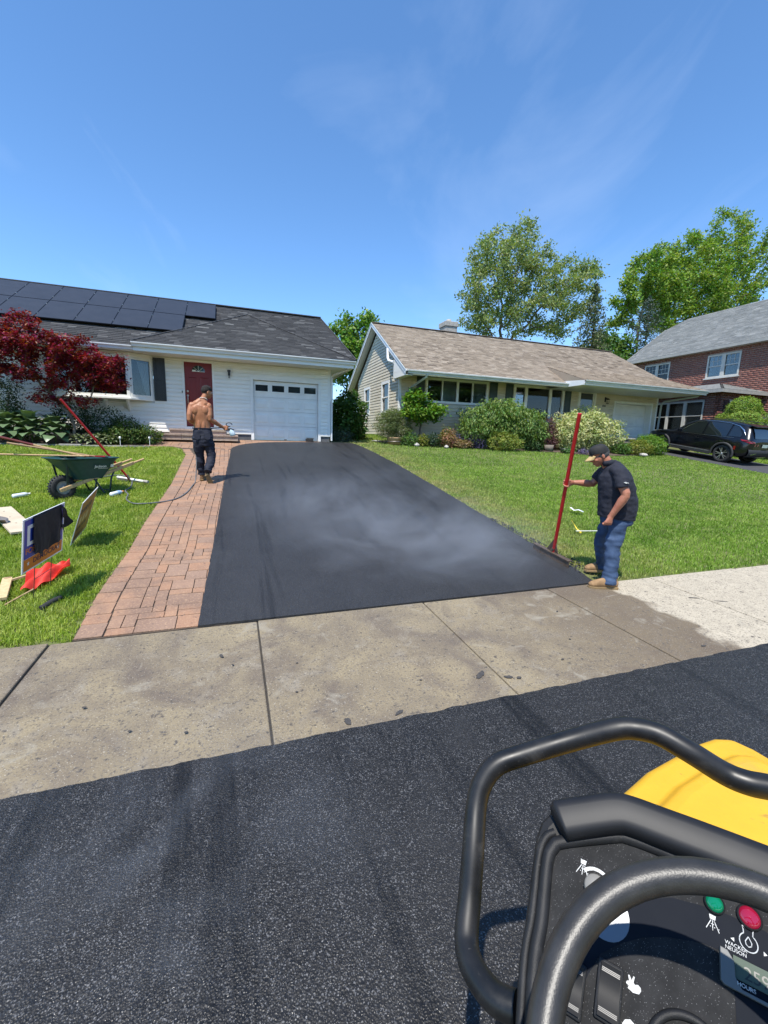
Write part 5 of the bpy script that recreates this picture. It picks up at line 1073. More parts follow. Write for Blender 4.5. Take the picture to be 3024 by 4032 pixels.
TG = 'tools in the wheelbarrow'
o = empty('shovel', (-2.4, 8.5, -.46), label='tool with maroon and wood shaft, topmost of those sticking out left of the wheelbarrow', cat='tool', group=TG); hsx = House(o)
mb = MB(); mb.tube([(-3.40, 8.22, -.145), (-3.0, 8.32, -.265)], .021, 8); mb.build('grip', M_maroon, None); mb = MB(); mb.tube([(-3.0, 8.32, -.265), (-2.35, 8.5, -.455)], .018, 8); mb.build('shaft', M_wood, None)
mb = MB(); mb.loft([[Vector((-2.35+.30*t, 8.5+.16*t+.10*w*(1-.5*t*t), -.455-.02*t+.02*w*w)) for w in (-1, -.5, 0, .5, 1)] for t in (0, .25, .6, 1)], cap=False, closed=False); mb.build('blade', M_redpaint, None, fix=False); hsx.done()
pole('rake_handle', 'dark worn shaft sticking out left of the wheelbarrow, second from the top', 'tool', [(-3.27, 8.15, -.235), (-2.25, 8.62, -.455)], .016, M_oldwood, grp=TG)
pole('rake_handle', 'pale wooden pole lying level out of the wheelbarrow to the left edge', 'tool', [(-3.75, 8.05, -.40), (-2.3, 8.5, -.445)], .015, M_wood, grp=TG)
pole('rake_handle', 'short red-brown shaft lying inside the wheelbarrow', 'tool', [(-2.75, 8.4, -.435), (-2.1, 8.72, -.455)], .017, M_maroon, grp=TG)
LT = empty('asphalt_lute', (-1.83, 9.2, -.96), label='red-handled asphalt lute leaning across the wheelbarrow', cat='tool'); hsx = House(LT)
mb = MB(); mb.tube([(-1.85, 9.19, -.93), (-2.667, 8.62, .484)], .020, 10); mb.build('handle', M_redpaint, None); mb = MB(); mb.beam((-2.1, 9.33, -.93), (-1.56, 9.0, -.955), .012, .09); mb.beam((-1.86, 9.19, -.93), (-1.9, 9.15, -.82), .05, .03); mb.build('blade', M_steel, None); hsx.done()
# ---------------------------------------------------------------- yard signs
def signframe(tl, tr, bl):
    tl, tr, bl = Vector(tl), Vector(tr), Vector(bl); u = tr-tl; v = tl-bl; n = u.cross(v).normalized()
    return bl, u, v, n
def sp(fr, a, b_, d=0.0): return fr[0]+fr[1]*a+fr[2]*b_+fr[3]*d
def flat(fr, poly, d, mt, name, parent): mb = MB(); mb.add([sp(fr, a, b_, d) for a, b_ in poly], [tuple(range(len(poly)))]); return mb.build(name, mt, parent, fix=False)
M_board = mat('corrugated_white', (.78, .79, .80), rough=.45); M_blue = mat('sign_blue', (.02, .05, .34), rough=.4); M_orange = mat('sign_orange', (.66, .20, .025), (.60, .18, .025), scale=4, rough=.45); M_navy = mat('sign_navy', (.02, .015, .06), rough=.5); M_wire = mat('wire', (.12, .11, .10), rough=.4, metal=.7)
S1 = empty('yard_sign', (-1.70, 4.62, -1.53), label='blue and orange political yard sign with a black shirt hung over it', cat='sign', group='yard signs'); hsx = House(S1)
f_ = signframe((-1.643, 4.213, -.751), (-1.517, 4.755, -.683), (-1.73, 4.294, -1.237)); _tw = f_
if f_[3].dot(Vector((1, -2, 1))) < 0: f_ = (f_[0], f_[1], f_[2], -f_[3])
mb = MB(); mb.prism([sp(f_, 0, 0), sp(f_, 1, 0), sp(f_, 1, 1), sp(f_, 0, 1)], f_[3]*-.006); mb.build('board', M_board, None)
flat(f_, [(.03, .255), (.97, .255), (.97, .97), (.03, .97)], .001, M_blue, 'blue_panel', None); flat(f_, [(.03, .03), (.97, .03), (.97, .25), (.03, .25)], .001, M_orange, 'orange_panel', None)
uu, vv = f_[1].normalized(), f_[2].normalized(); W_, H_ = f_[1].length, f_[2].length
text_obj('D', .26, sp(f_, .065, .50, .002), uu, vv, M_board, 'lettering', None, .0003, True); text_obj('FOR', .072, sp(f_, .06, .345, .002), uu, vv, M_orange, 'lettering', None, .0003, True); text_obj('DEMOCRAT', .068, sp(f_, .24, .115, .002), uu, vv, M_navy, 'lettering', None, .0003, True, spacing=1.05)
for a, b_ in ((.13, .15), (.875, .14)):
    pts = [(a+(.038 if k % 2 == 0 else .016)*math.sin(k*math.pi/5)*H_/W_, b_+(.05 if k % 2 == 0 else .02)*math.cos(k*math.pi/5)) for k in range(10)]; flat(f_, pts, .002, M_board, 'star', None)
for a in (.30, .72): mb = MB(); mb.tube([sp(f_, a, .6, -.003), sp(f_, a, 0, -.003), sp(f_, a, -.62, -.003)], .0035, 6); mb.build('stake', M_wire, None)
mb = MB(); mb.tube([sp(f_, .30, -.25, -.003), sp(f_, .72, -.25, -.003)], .003, 6); mb.build('stake', M_wire, None)
hsx.done()
M_shirt = mat('black_cotton', (.010, .010, .012), (.018, .018, .021), scale=30, rough=.85, bump=.15, sheen=.05)
SHT = empty('tee_shirt', tuple(sp(f_, .5, 1.0)), label='black T-shirt draped over the blue and orange sign', cat='shirt'); hsx = House(SHT)
rows = []
for i in range(25):
    t = i/24; row = []
    for j in range(31):
        s_ = j/30; a = .20+.68*s_+.02*math.sin(t*9+s_*4)*t
        bot = .30-.10*math.sin(s_*2.6)+.09*s_+.03*math.sin(s_*19); 
        if t < .12: b_ = .80+.2*(t/.12); d = -.016-.012*math.sin(s_*17)
        else: k = (t-.12)/.88; b_ = 1.0-(1.0-bot)*k; d = .012+.010*k+.016*k*(mnoise.noise(Vector((s_*5.5, k*.9, 2.1)))+.5*math.sin(s_*9+.6))+.006*k*mnoise.noise(Vector((s_*14, k*3, 5)))
        if t < .12: b_ = .62+.385*(t/.12)
        row.append(sp(f_, a, b_+(.012 if abs(t-.12) < .03 else 0), d))
    rows.append(row)
mb = MB(); mb.loft(rows, cap=False, closed=False); mb.build('cloth', M_shirt, None, fix=False)
rows = []
for i in range(13):
    t = i/12; rows.append([sp(f_, (.84+.05*s_)*(1-t)+(.88+.26*s_)*t, (1.0-.03*s_)*(1-t)+(.44+.12*s_)*t+.02*math.sin(s_*8)*t, .020+.02*math.sin(s_*6+t*2)*t+.012*math.sin(t*7)) for s_ in [j/14 for j in range(15)]])
mb = MB(); mb.loft(rows, cap=False, closed=False); mb.build('sleeve', M_shirt, None, fix=False); hsx.done()
S2 = empty('yard_sign', (-1.8, 6.0, -1.36), label='tan-orange yard sign tilted and seen nearly edge-on', cat='sign', group='yard signs'); hsx = House(S2)
f_ = signframe((-1.619, 5.605, -.822), (-1.568, 6.041, -.685), (-1.84, 5.798, -1.357))
if f_[3].dot(Vector((1.8, -5.5, 1))) < 0: f_ = (f_[0], f_[1], f_[2], -f_[3])
mb = MB(); mb.prism([sp(f_, 0, 0), sp(f_, 1, 0), sp(f_, 1, 1), sp(f_, 0, 1)], f_[3]*-.005); mb.build('board', M_board, None)
M_tanp = mat('faded_orange_print', (.36, .18, .055), (.30, .15, .05), scale=5, rough=.5); M_pale = mat('pale_print', (.52, .40, .22), rough=.5)
flat(f_, [(.04, .03), (.97, .03), (.97, .97), (.04, .97)], .001, M_tanp, 'print_panel', None)
for z0, z1, mt_, ws in ((.68, .80, M_navy, (.12, .1, .14, .09, .12)), (.42, .60, M_pale, (.2, .18, .2)), (.30, .36, M_navy, (.1, .16, .12, .15)), (.12, .15, M_navy, (.7,))):
    a = .12
    for w_ in ws: flat(f_, [(a, z0), (a+w_*.8, z0), (a+w_*.8, z1), (a, z1)], .002, mt_, 'print_mark', None); a += w_+.02
for a in (.25, .75): mb = MB(); mb.tube([sp(f_, a, .4, -.003), sp(f_, a, -.14, -.003)], .0035, 6); mb.build('stake', M_wire, None)
hsx.done()
# ---------------------------------------------------------------- things lying on the left lawn
def onl(x, y, h=0.0): return Vector((x, y, gz(y)+h))
M_raw = mat('raw_pine', (.58, .44, .24), (.50, .36, .18), scale=7, rough=.7, stretch=(4, 4, 1))
o = empty('plank', tuple(onl(-2.8, 6.9)), label='pale flat board on the grass at the left edge', cat='board'); hsx = House(o); mb = MB(); mb.beam(onl(-3.15, 7.42, .045), onl(-2.47, 6.33, .045), .26, .03); mb.build('wood', mat('pale_plywood', (.55, .46, .34), (.46, .38, .27), scale=5, rough=.8), None, bevel=.004); mb = MB(); 
for t in (.2, .45, .7): p = onl(-3.15+.68*t, 7.42-1.09*t, .062); mb.box(p, (.014, .014, .003))
mb.build('nail_head', M_steel, None); hsx.done()
o = empty('shovel', tuple(onl(-2.85, 6.62)), label='grey steel shovel blade resting on the pale board', cat='shovel'); hsx = House(o); rows = []
for i in range(9):
    t = i/8; w = .13*math.sin(.5+2.4*t)**.7 if t < .95 else .03; c_ = onl(-3.12+.36*t, 6.74-.10*t, .09-.02*t); rows.append([c_+Vector((.25*k*w, .97*k*w, .03*k*k*1.5)) for k in (-1, -.6, -.2, .2, .6, 1)])
mb = MB(); mb.loft(rows, cap=False, closed=False); mb.build('blade', M_steel, None, fix=False); mb = MB(); mb.tube([onl(-3.10, 6.74, .09), onl(-3.6, 6.9, .14)], .018, 8); mb.build('shaft', M_oldwood, None); hsx.done()
FL = empty('warning_flag', tuple(onl(-1.8, 4.9)), label='crumpled orange-red warning flag on a pale wooden stick in the grass', cat='flag'); hsx = House(FL)
mb = MB(); mb.beam(onl(-2.05, 4.88, .05), onl(-1.655, 5.17, .075), .022, .018); mb.build('stick', M_raw, None)
M_flag = mat('flag_orange', (.72, .045, .025), (.62, .035, .02), scale=9, rough=.55, transl=.15); rows = []
for i in range(21):
    t = i/20; a = Vector((-1.945+.29*t, 4.965+.20*t)); e = Vector((-1.885+.255*t, 4.66+.42*t+.02*math.sin(t*9))) if t < .6 else Vector((-1.73+.10*(t-.6)/.4, 4.91+.20*(t-.6)/.4)); e = Vector((-1.88+.25*t, 4.60+.48*t-.08*math.sin(t*3.1)))
    rows.append([(lambda p: onl(p.x, p.y, .055+.03*math.sin(s_*9+t*4)+.018*math.sin(t*17+s_*6)+.02*(1-s_)+.035*t))(a+(e-a)*s_) for s_ in [j/12 for j in range(13)]])
mb = MB(); mb.loft(rows, cap=False, closed=False); mb.build('cloth', M_flag, None, fix=False)
mb = MB(); mb.tube([onl(-1.93, 4.42, .02), onl(-1.79, 4.64, .05)], .008, 6); mb.build('rod', M_oldwood, None); hsx.done()
o = empty('wooden_stake', tuple(onl(-2.05, 4.7)), label='short pale wooden stake on the grass left of the red flag', cat='stake'); hsx = House(o); mb = MB(); mb.beam(onl(-2.10, 4.93, .045), onl(-1.975, 4.49, .045), .075, .03); mb.build('wood', M_raw, None, bevel=.003); mb = MB(); mb.beam(onl(-2.10, 4.93, .061), onl(-2.09, 4.90, .061), .05, .002); mb.build('end_cut', M_oldwood, None); hsx.done()
o = empty('rubber_hose_piece', tuple(onl(-1.55, 4.36)), label='dark short hose piece in the grass below the sign shadow', cat='hose'); mb = MB(); mb.tube([onl(-1.62, 4.28, .03), onl(-1.56, 4.37, .045), onl(-1.53, 4.46, .03)], .022, 8); own2(mb.build('tube', M_rubber, None), o)
M_clear = mat('clear_plastic', (.70, .74, .78), rough=.12, spec=.7); M_blab = mat('blue_label', (.08, .25, .60), (.5, .6, .7), scale=30, rough=.4); M_ocap = mat('orange_cap', (.75, .25, .03), rough=.4)
def bottle(name, label, a, e, r, capm, labm):
    o = empty(name, tuple(a), label=label, cat='bottle', group='plastic bottles on the lawn'); a, e = Vector(a), Vector(e); d = (e-a).normalized(); L = (e-a).length
    prof = [(0, 0), (.85, .01), (1, .05), (1, .35), (.93, .4), (1, .45), (1, .68), (.75, .8), (.4, .88), (.38, .92)]; q = d.to_track_quat('Z', 'Y').to_matrix().to_4x4(); M_ = Matrix.Translation(a) @ q
    mb = MB(); mb.lathe([(r*x, L*z) for x, z in prof], 14, M_); own2(mb.build('body', M_clear, None), o)
    mb = MB(); mb.lathe([(r*1.015, L*.46), (r*1.02, L*.47), (r*1.02, L*.66), (r*1.015, L*.67)], 14, M_); own2(mb.build('label_band', labm, None), o)
    mb = MB(); mb.lathe([(0, L), (r*.42, L), (r*.45, L*.9), (r*.38, L*.9)], 12, M_); own2(mb.build('cap', capm, None), o); return o
bottle('plastic_bottle', 'clear bottle with orange cap and blue label beside the hose on the lawn', onl(-1.93, 8.07, .05), onl(-1.79, 8.29, .05), .036, M_ocap, M_blab)
bottle('plastic_bottle', 'clear crushed bottle on the grass left of the wheelbarrow wheel', onl(-3.24, 8.05, .05), onl(-3.07, 8.22, .05), .034, M_white, M_clear)
o = empty('white_pipe', tuple(onl(-1.8, 9.2)), label='white plastic pipe on the grass behind the lute blade', cat='pipe'); mb = MB(); mb.tube([onl(-2.1, 9.36, .06), onl(-1.55, 8.99, .05)], .022, 10); own2(mb.build('tube', M_white, None), o); mb = MB(); mb.tube([onl(-1.60, 9.02, .052), onl(-1.52, 8.97, .049)], .028, 10); own2(mb.build('coupling', M_conc, None), o)
# right lawn scraps
M_paper = mat('white_tape', (.8, .81, .84), rough=.5); M_ytape = mat('yellow_tape', (.75, .55, .04), rough=.5)
def ribbon(name, label, cat, pts, w, mt, up=(0, 0, 1)):
    mb = MB(); rows = []
    for i, p in enumerate(pts):
        p = Vector(p); t = (Vector(pts[min(i+1, len(pts)-1)])-Vector(pts[max(i-1, 0)])).normalized(); s_ = t.cross(Vector(up)).normalized(); rows.append([p-s_*w/2, p+s_*w/2])
    mb.loft(rows, cap=False, closed=False); me = mb.mesh(); o = link(name, me, mt); md = o.modifiers.new('thick', 'SOLIDIFY'); md.thickness = .003; return tag(o, label, cat)
ribbon('paper_scrap', 'crumpled white paper scrap on the right lawn', 'paper', [onl(6.08, 6.42, .10), onl(6.12, 6.36, .06), onl(6.17, 6.31, .085), onl(6.23, 6.24, .06)], .10, M_paper)
ribbon('marker_stake', 'yellow marker flag stick leaning in the right lawn', 'marker', [onl(5.27, 5.28, .03), onl(5.25, 5.36, .07), onl(5.28, 5.46, .11), onl(5.30, 5.54, .15)], .035, M_ytape, (0, 1, .3))
pole('thin_rod', 'thin pale rod lying on the grass behind the man with the lute', 'rod', [onl(5.2, 5.32, .05), onl(5.55, 5.22, .07)], .006, M_white)
# ---------------------------------------------------------------- hose
HP = [(-2.40, 9.45), (-2.285, 9.58), (-2.13, 9.64), (-1.947, 9.48), (-1.821, 9.15), (-1.75, 8.66), (-1.78, 8.39), (-1.69, 8.13), (-1.66, 7.85), (-1.54, 7.60), (-1.383, 7.54), (-1.114, 7.69), (-.91, 7.91), (-.80, 8.30), (-.76, 8.65), (-.735, 8.90), (-.72, 9.05)]
def smooth_path(P, n=6):
    P = [Vector(p) for p in P]; out = []
    for i in range(len(P)-1):
        p0, p1, p2, p3 = P[max(i-1, 0)], P[i], P[i+1], P[min(i+2, len(P)-1)]
        for k in range(n):
            t = k/n; out.append(.5*((2*p1)+(p2-p0)*t+(2*p0-5*p1+4*p2-p3)*t*t+(3*p1-p0-3*p2+p3)*t**3))
    out.append(P[-1]); return out
g3 = [(x, y, gz(y)+(.035 if x < -1.2 else .018)) for x, y in HP]+[(-.70, 9.14, -.80), (-.685, 9.16, -.5), (-.725, 9.2, -.15), (-.70, 9.33, .02), (-.50, 9.40, .08), (-.25, 9.36, .11), (-.13, 9.33, .115)]
mb = MB(); mb.tube(smooth_path(g3), .011, 8); o = empty('garden_hose', tuple(g3[8]), label='thin grey garden hose snaking over lawn and pavers to the shirtless man', cat='hose'); own2(mb.build('tube', mat('hose_grey', (.10, .105, .11), (.16, .165, .17), scale=3, rough=.5), None), o); mb = MB(); mb.tube([(-.16, 9.335, .113), (-.11, 9.325, .118)], .016, 10); own2(mb.build('coupling', M_brass, None), o)
HP2 = [(-.72, 8.35), (-.74, 8.6), (-.70, 8.85), (-.62, 8.98), (-.55, 9.05)]
# ---------------------------------------------------------------- people
def ring(p, t, side, r1, r2, n=16, sq=1.0):
    t = t.normalized(); s_ = (side-t*side.dot(t)).normalized(); w = t.cross(s_); out = []
    for k in range(n):
        a = 2*math.pi*k/n; ca, sa = math.cos(a), math.sin(a); ca = math.copysign(abs(ca)**sq, ca); sa = math.copysign(abs(sa)**sq, sa); out.append(p+s_*ca*r1+w*sa*r2)
    return out
def limb(mb, prof, side, n=16, sq=1.0):
    """prof: list of (pos, r_side, r_other)"""
    P = [Vector(p[0]) for p in prof]; rings = []
    for i, (p, a, b_) in enumerate(prof): rings.append(ring(P[i], P[min(i+1, len(P)-1)]-P[max(i-1, 0)], Vector(side), a, b_, n, sq))
    mb.loft(rings, cap=True)
def ball(mb, c_, r, M_=None, n=14):
    prof = [(math.sin(math.pi*k/n), -math.cos(math.pi*k/n)) for k in range(n+1)]
    T = Matrix.Translation(Vector(c_)) @ ((M_.to_4x4() if M_ is not None else Matrix.Identity(4)) @ Matrix.Diagonal((*r, 1))); mb.lathe(prof, n+4, T)
def fuse(mb, name, mt, parent, voxel=.006, smooth=4, noise=None, nrm=None):
    me = mb.mesh('tmp'); o = bpy.data.objects.new('tmp', me); COL.objects.link(o)
    bm = bmesh.new(); bm.from_mesh(me); bmesh.ops.remove_doubles(bm, verts=bm.verts, dist=1e-5); bmesh.ops.recalc_face_normals(bm, faces=bm.faces); bm.to_mesh(me); bm.free()
    r_ = o.modifiers.new('r', 'REMESH'); r_.mode = 'VOXEL'; r_.voxel_size = voxel; r_.use_smooth_shade = True
    if smooth: s_ = o.modifiers.new('s', 'SMOOTH'); s_.iterations = smooth; s_.factor = .5
    bpy.context.view_layer.update(); m2 = bpy.data.meshes.new_from_object(o.evaluated_get(bpy.context.evaluated_depsgraph_get())); bpy.data.objects.remove(o)
    if noise:
        n_ = len(m2.vertices); co = np.zeros(n_*3, np.float32); m2.vertices.foreach_get('co', co); no = np.zeros(n_*3, np.float32); m2.vertices.foreach_get('normal', no); co = co.reshape(-1, 3); no = no.reshape(-1, 3)
        d_ = np.array([noise(Vector(c_)) for c_ in co], np.float32); co += no*d_[:, None]; m2.vertices.foreach_set('co', co.ravel())
    m2.polygons.foreach_set('use_smooth', [True]*len(m2.polygons)); m2.update(); m2.materials.clear(); m2.name = name
    return own2(link(name, m2, mt), parent)
def hand(mb, wrist, palm, axis, palmn, curl_r, fr=.0118, span=.0235, turn=1.0, start=-35, sweep=215, thumb=True, flip=1):
    """closed hand: four fingers of unequal length wrapped round an axis through `palm`-side point; palmn points from the axis towards the back of the hand"""
    ax = Vector(axis).normalized(); pn = (Vector(palmn)-ax*Vector(palmn).dot(ax)).normalized(); tn = ax.cross(pn)*flip; ctr = Vector(palm)
    limb(mb, [(Vector(wrist), .028, .022), (Vector(wrist).lerp(ctr+pn*(curl_r+.012), .5), .035, .024), (ctr+pn*(curl_r+.014), .046, .020), (ctr+pn*(curl_r+.012)+tn*.012, .047, .017)], ax)
    for i, ln in enumerate((.92, 1.0, .96, .80)):
        z = ax*((i-1.5)*span); pts = []; sw = sweep*ln
        for k in range(8): a = R(start+sw*k/7); pts.append(ctr+z+(pn*math.cos(a)+tn*math.sin(a))*(curl_r+fr*(1.0 if k else 1.3)))
        mb.tube(pts, [fr*1.15]+[fr]*5+[fr*.92, fr*.75], 8)
    if thumb:
        pts = []
        for k in range(6): a = R(-25-150*k/5); pts.append(ctr+ax*(-1.9*span+.018*k/5)+(pn*math.cos(a)+tn*math.sin(a))*(curl_r+.010))
        mb.tube(pts, [.013, .0125, .011, .0105, .0095, .008], 8)
M_rust = mat('rusty_steel', (.075, .052, .038), (.12, .085, .06), scale=24, rough=.6, metal=.2)
SKIN1 = mat('skin_tan', (.42, .18, .085), (.34, .135, .062), scale=9, rough=.45, bump=.08, bscale=180); SKIN2 = mat('skin_ruddy', (.42, .175, .105), (.33, .12, .072), scale=12, rough=.48, bump=.1, bscale=180)
M_hair = mat('dark_hair', (.008, .0055, .004), (.022, .014, .010), scale=60, rough=.8, bump=1.0, bscale=90); M_ghair = mat('grey_hair', (.05, .048, .046), (.12, .115, .11), scale=90, rough=.7, bump=.6, bscale=160)
M_jeanD = mat('dark_denim', (.006, .008, .018), (.011, .014, .030), scale=14, rough=.8, bump=.12, bscale=300); M_jeanB = mat('blue_denim', (.020, .044, .10), (.045, .082, .16), scale=7, rough=.8, bump=.15, bscale=300)
M_tan = mat('tan_suede', (.33, .20, .095), (.22, .13, .06), scale=18, rough=.8, bump=.2); M_sole = mat('gum_sole', (.30, .20, .09), (.22, .15, .075), scale=20, rough=.7); M_lace = mat('lace', (.16, .10, .06), rough=.8)
def boot(parent, heel, toe, up, H=.13, W=.095, mt=None, clumped=True):
    """ankle boot on the segment heel-toe (sole bottom), up = sole normal"""
    heel, toe, up = Vector(heel), Vector(toe), Vector(up).normalized(); d = toe-heel; L = d.length; d.normalize(); up = (up-d*up.dot(d)).normalized(); s_ = d.cross(up)
    def P(a, b_, c_): return heel+d*(a*L)+s_*b_+up*c_
    o = empty('x'); bpy.data.objects.remove(o)
    mb = MB(); outl = [(0, .30), (.06, .38), (.22, .36), (.42, .34), (.62, .46), (.80, .50), (.93, .40), (1.0, .14)]
    po = [P(a, -b_*W, .0) for a, b_ in outl]+[P(a, b_*W, .0) for a, b_ in reversed(outl)]; mb.prism(po, up*.026)
    for k in range(12): a = .04+k*.08; mb.beam(P(a, -.40*W, -.002), P(a, .40*W, -.002), .010, .008, up)
    so = mb.build('boot_sole', M_sole, None, bevel=.003)
    mb = MB(); limb(mb, [(P(.98, 0, .035), W*.22, .018), (P(.90, 0, .042), W*.42, .034), (P(.75, 0, .050), W*.46, .046), (P(.58, 0, .060), W*.42, .056), (P(.40, 0, .070), W*.38, .066), (P(.22, 0, .066), W*.37, .062), (P(.08, 0, .058), W*.34, .050), (P(.01, 0, .055), W*.24, .035)], s_)
    limb(mb, [(P(.24, 0, .05), W*.36, .068), (P(.24, 0, .09), W*.38, .064), (P(.22, 0, H), W*.42, .064), (P(.22, 0, H+.02), W*.43, .064)], s_)
    up_ = fuse(mb, 'boot', mt or M_tan, parent, .006, 3); own2(so, parent); so.parent = up_; so.matrix_parent_inverse = up_.matrix_world.inverted() if False else Matrix.Identity(4) @ (up_.matrix_parent_inverse.inverted() @ Matrix.Identity(4)) if False else Matrix.Identity(4)
    so.parent = parent; so.matrix_parent_inverse = Matrix.Translation(parent.location).inverted()
    mb = MB()
    for k in range(4): a = .40+.07*k; mb.tube([P(a, -.020, .118-.010*k), P(a+.02, 0, .126-.011*k), P(a, .020, .118-.010*k)], .003, 5)
    own2(mb.build('boot_lace', M_lace, None), parent); return up_
def head(mb, c_, fwd, up, s_=1.0):
    """skull, jaw, nose, ears, lips, brow"""
    up = Vector(up).normalized(); fwd = Vector(fwd); fwd = (fwd-up*fwd.dot(up)).normalized(); sd = fwd.cross(up); c_ = Vector(c_)
    def P(a, b_, e): return c_+(fwd*a+sd*b_+up*e)*s_
    Mx = Matrix((sd, fwd, up)).transposed()
    ball(mb, P(-.012, 0, .035), (.075*s_, .096*s_, .088*s_), Mx); ball(mb, P(.018, 0, -.02), (.066*s_, .080*s_, .085*s_), Mx)
    limb(mb, [(P(.045, 0, .0), .056*s_, .052*s_), (P(.050, 0, -.05), .050*s_, .045*s_), (P(.055, 0, -.095), .034*s_, .030*s_), (P(.06, 0, -.112), .018*s_, .018*s_)], sd)
    limb(mb, [(P(.088, 0, .03), .009*s_, .010*s_), (P(.104, 0, -.005), .013*s_, .014*s_), (P(.112, 0, -.022), .017*s_, .014*s_), (P(.095, 0, -.032), .012*s_, .010*s_)], sd)
    for k in (-1, 1):
        ball(mb, P(-.012, .076*k, -.012), (.008*s_, .018*s_, .031*s_), Mx, 10); ball(mb, P(.062, .040*k, -.028), (.022*s_, .024*s_, .02*s_), Mx, 10); ball(mb, P(.080, .032*k, .030), (.024*s_, .012*s_, .009*s_), Mx, 8)
    ball(mb, P(.092, 0, -.060), (.024*s_, .012*s_, .006*s_), Mx, 8); ball(mb, P(.091, 0, -.070), (.022*s_, .012*s_, .007*s_), Mx, 8)
    return P
M_eye = mat('eye', (.02, .015, .012), rough=.2); M_eyew = mat('eye_white', (.7, .68, .65), rough=.3)
def eyes(P, parent, c_, s_=1.0):
    for k in (-1, 1):
        mb = MB(); ball(mb, P(.083, .031*k, .008), (.011, .011, .009), None, 8); w = own2(mb.build('eye', M_eyew, None), parent); mb = MB(); ball(mb, P(.092, .032*k, .008), (.005, .005, .005), None, 6); own2(mb.build('iris', M_eye, None), parent)
    mb = MB()
    for k in (-1, 1): mb.tube([P(.094, .014*k, .034), P(.096, .030*k, .040), P(.085, .050*k, .034)], .0045, 6)
    own2(mb.build('eyebrow', M_hair, None), parent)
def wr(sc, amp, sy=1.0):
    return lambda p: amp*(mnoise.noise(Vector((p.x*sc, p.y*sc, p.z*sc*sy)))+.5*mnoise.noise(Vector((p.x*sc*2.3, p.y*sc*2.3, p.z*sc*sy*2.6))))

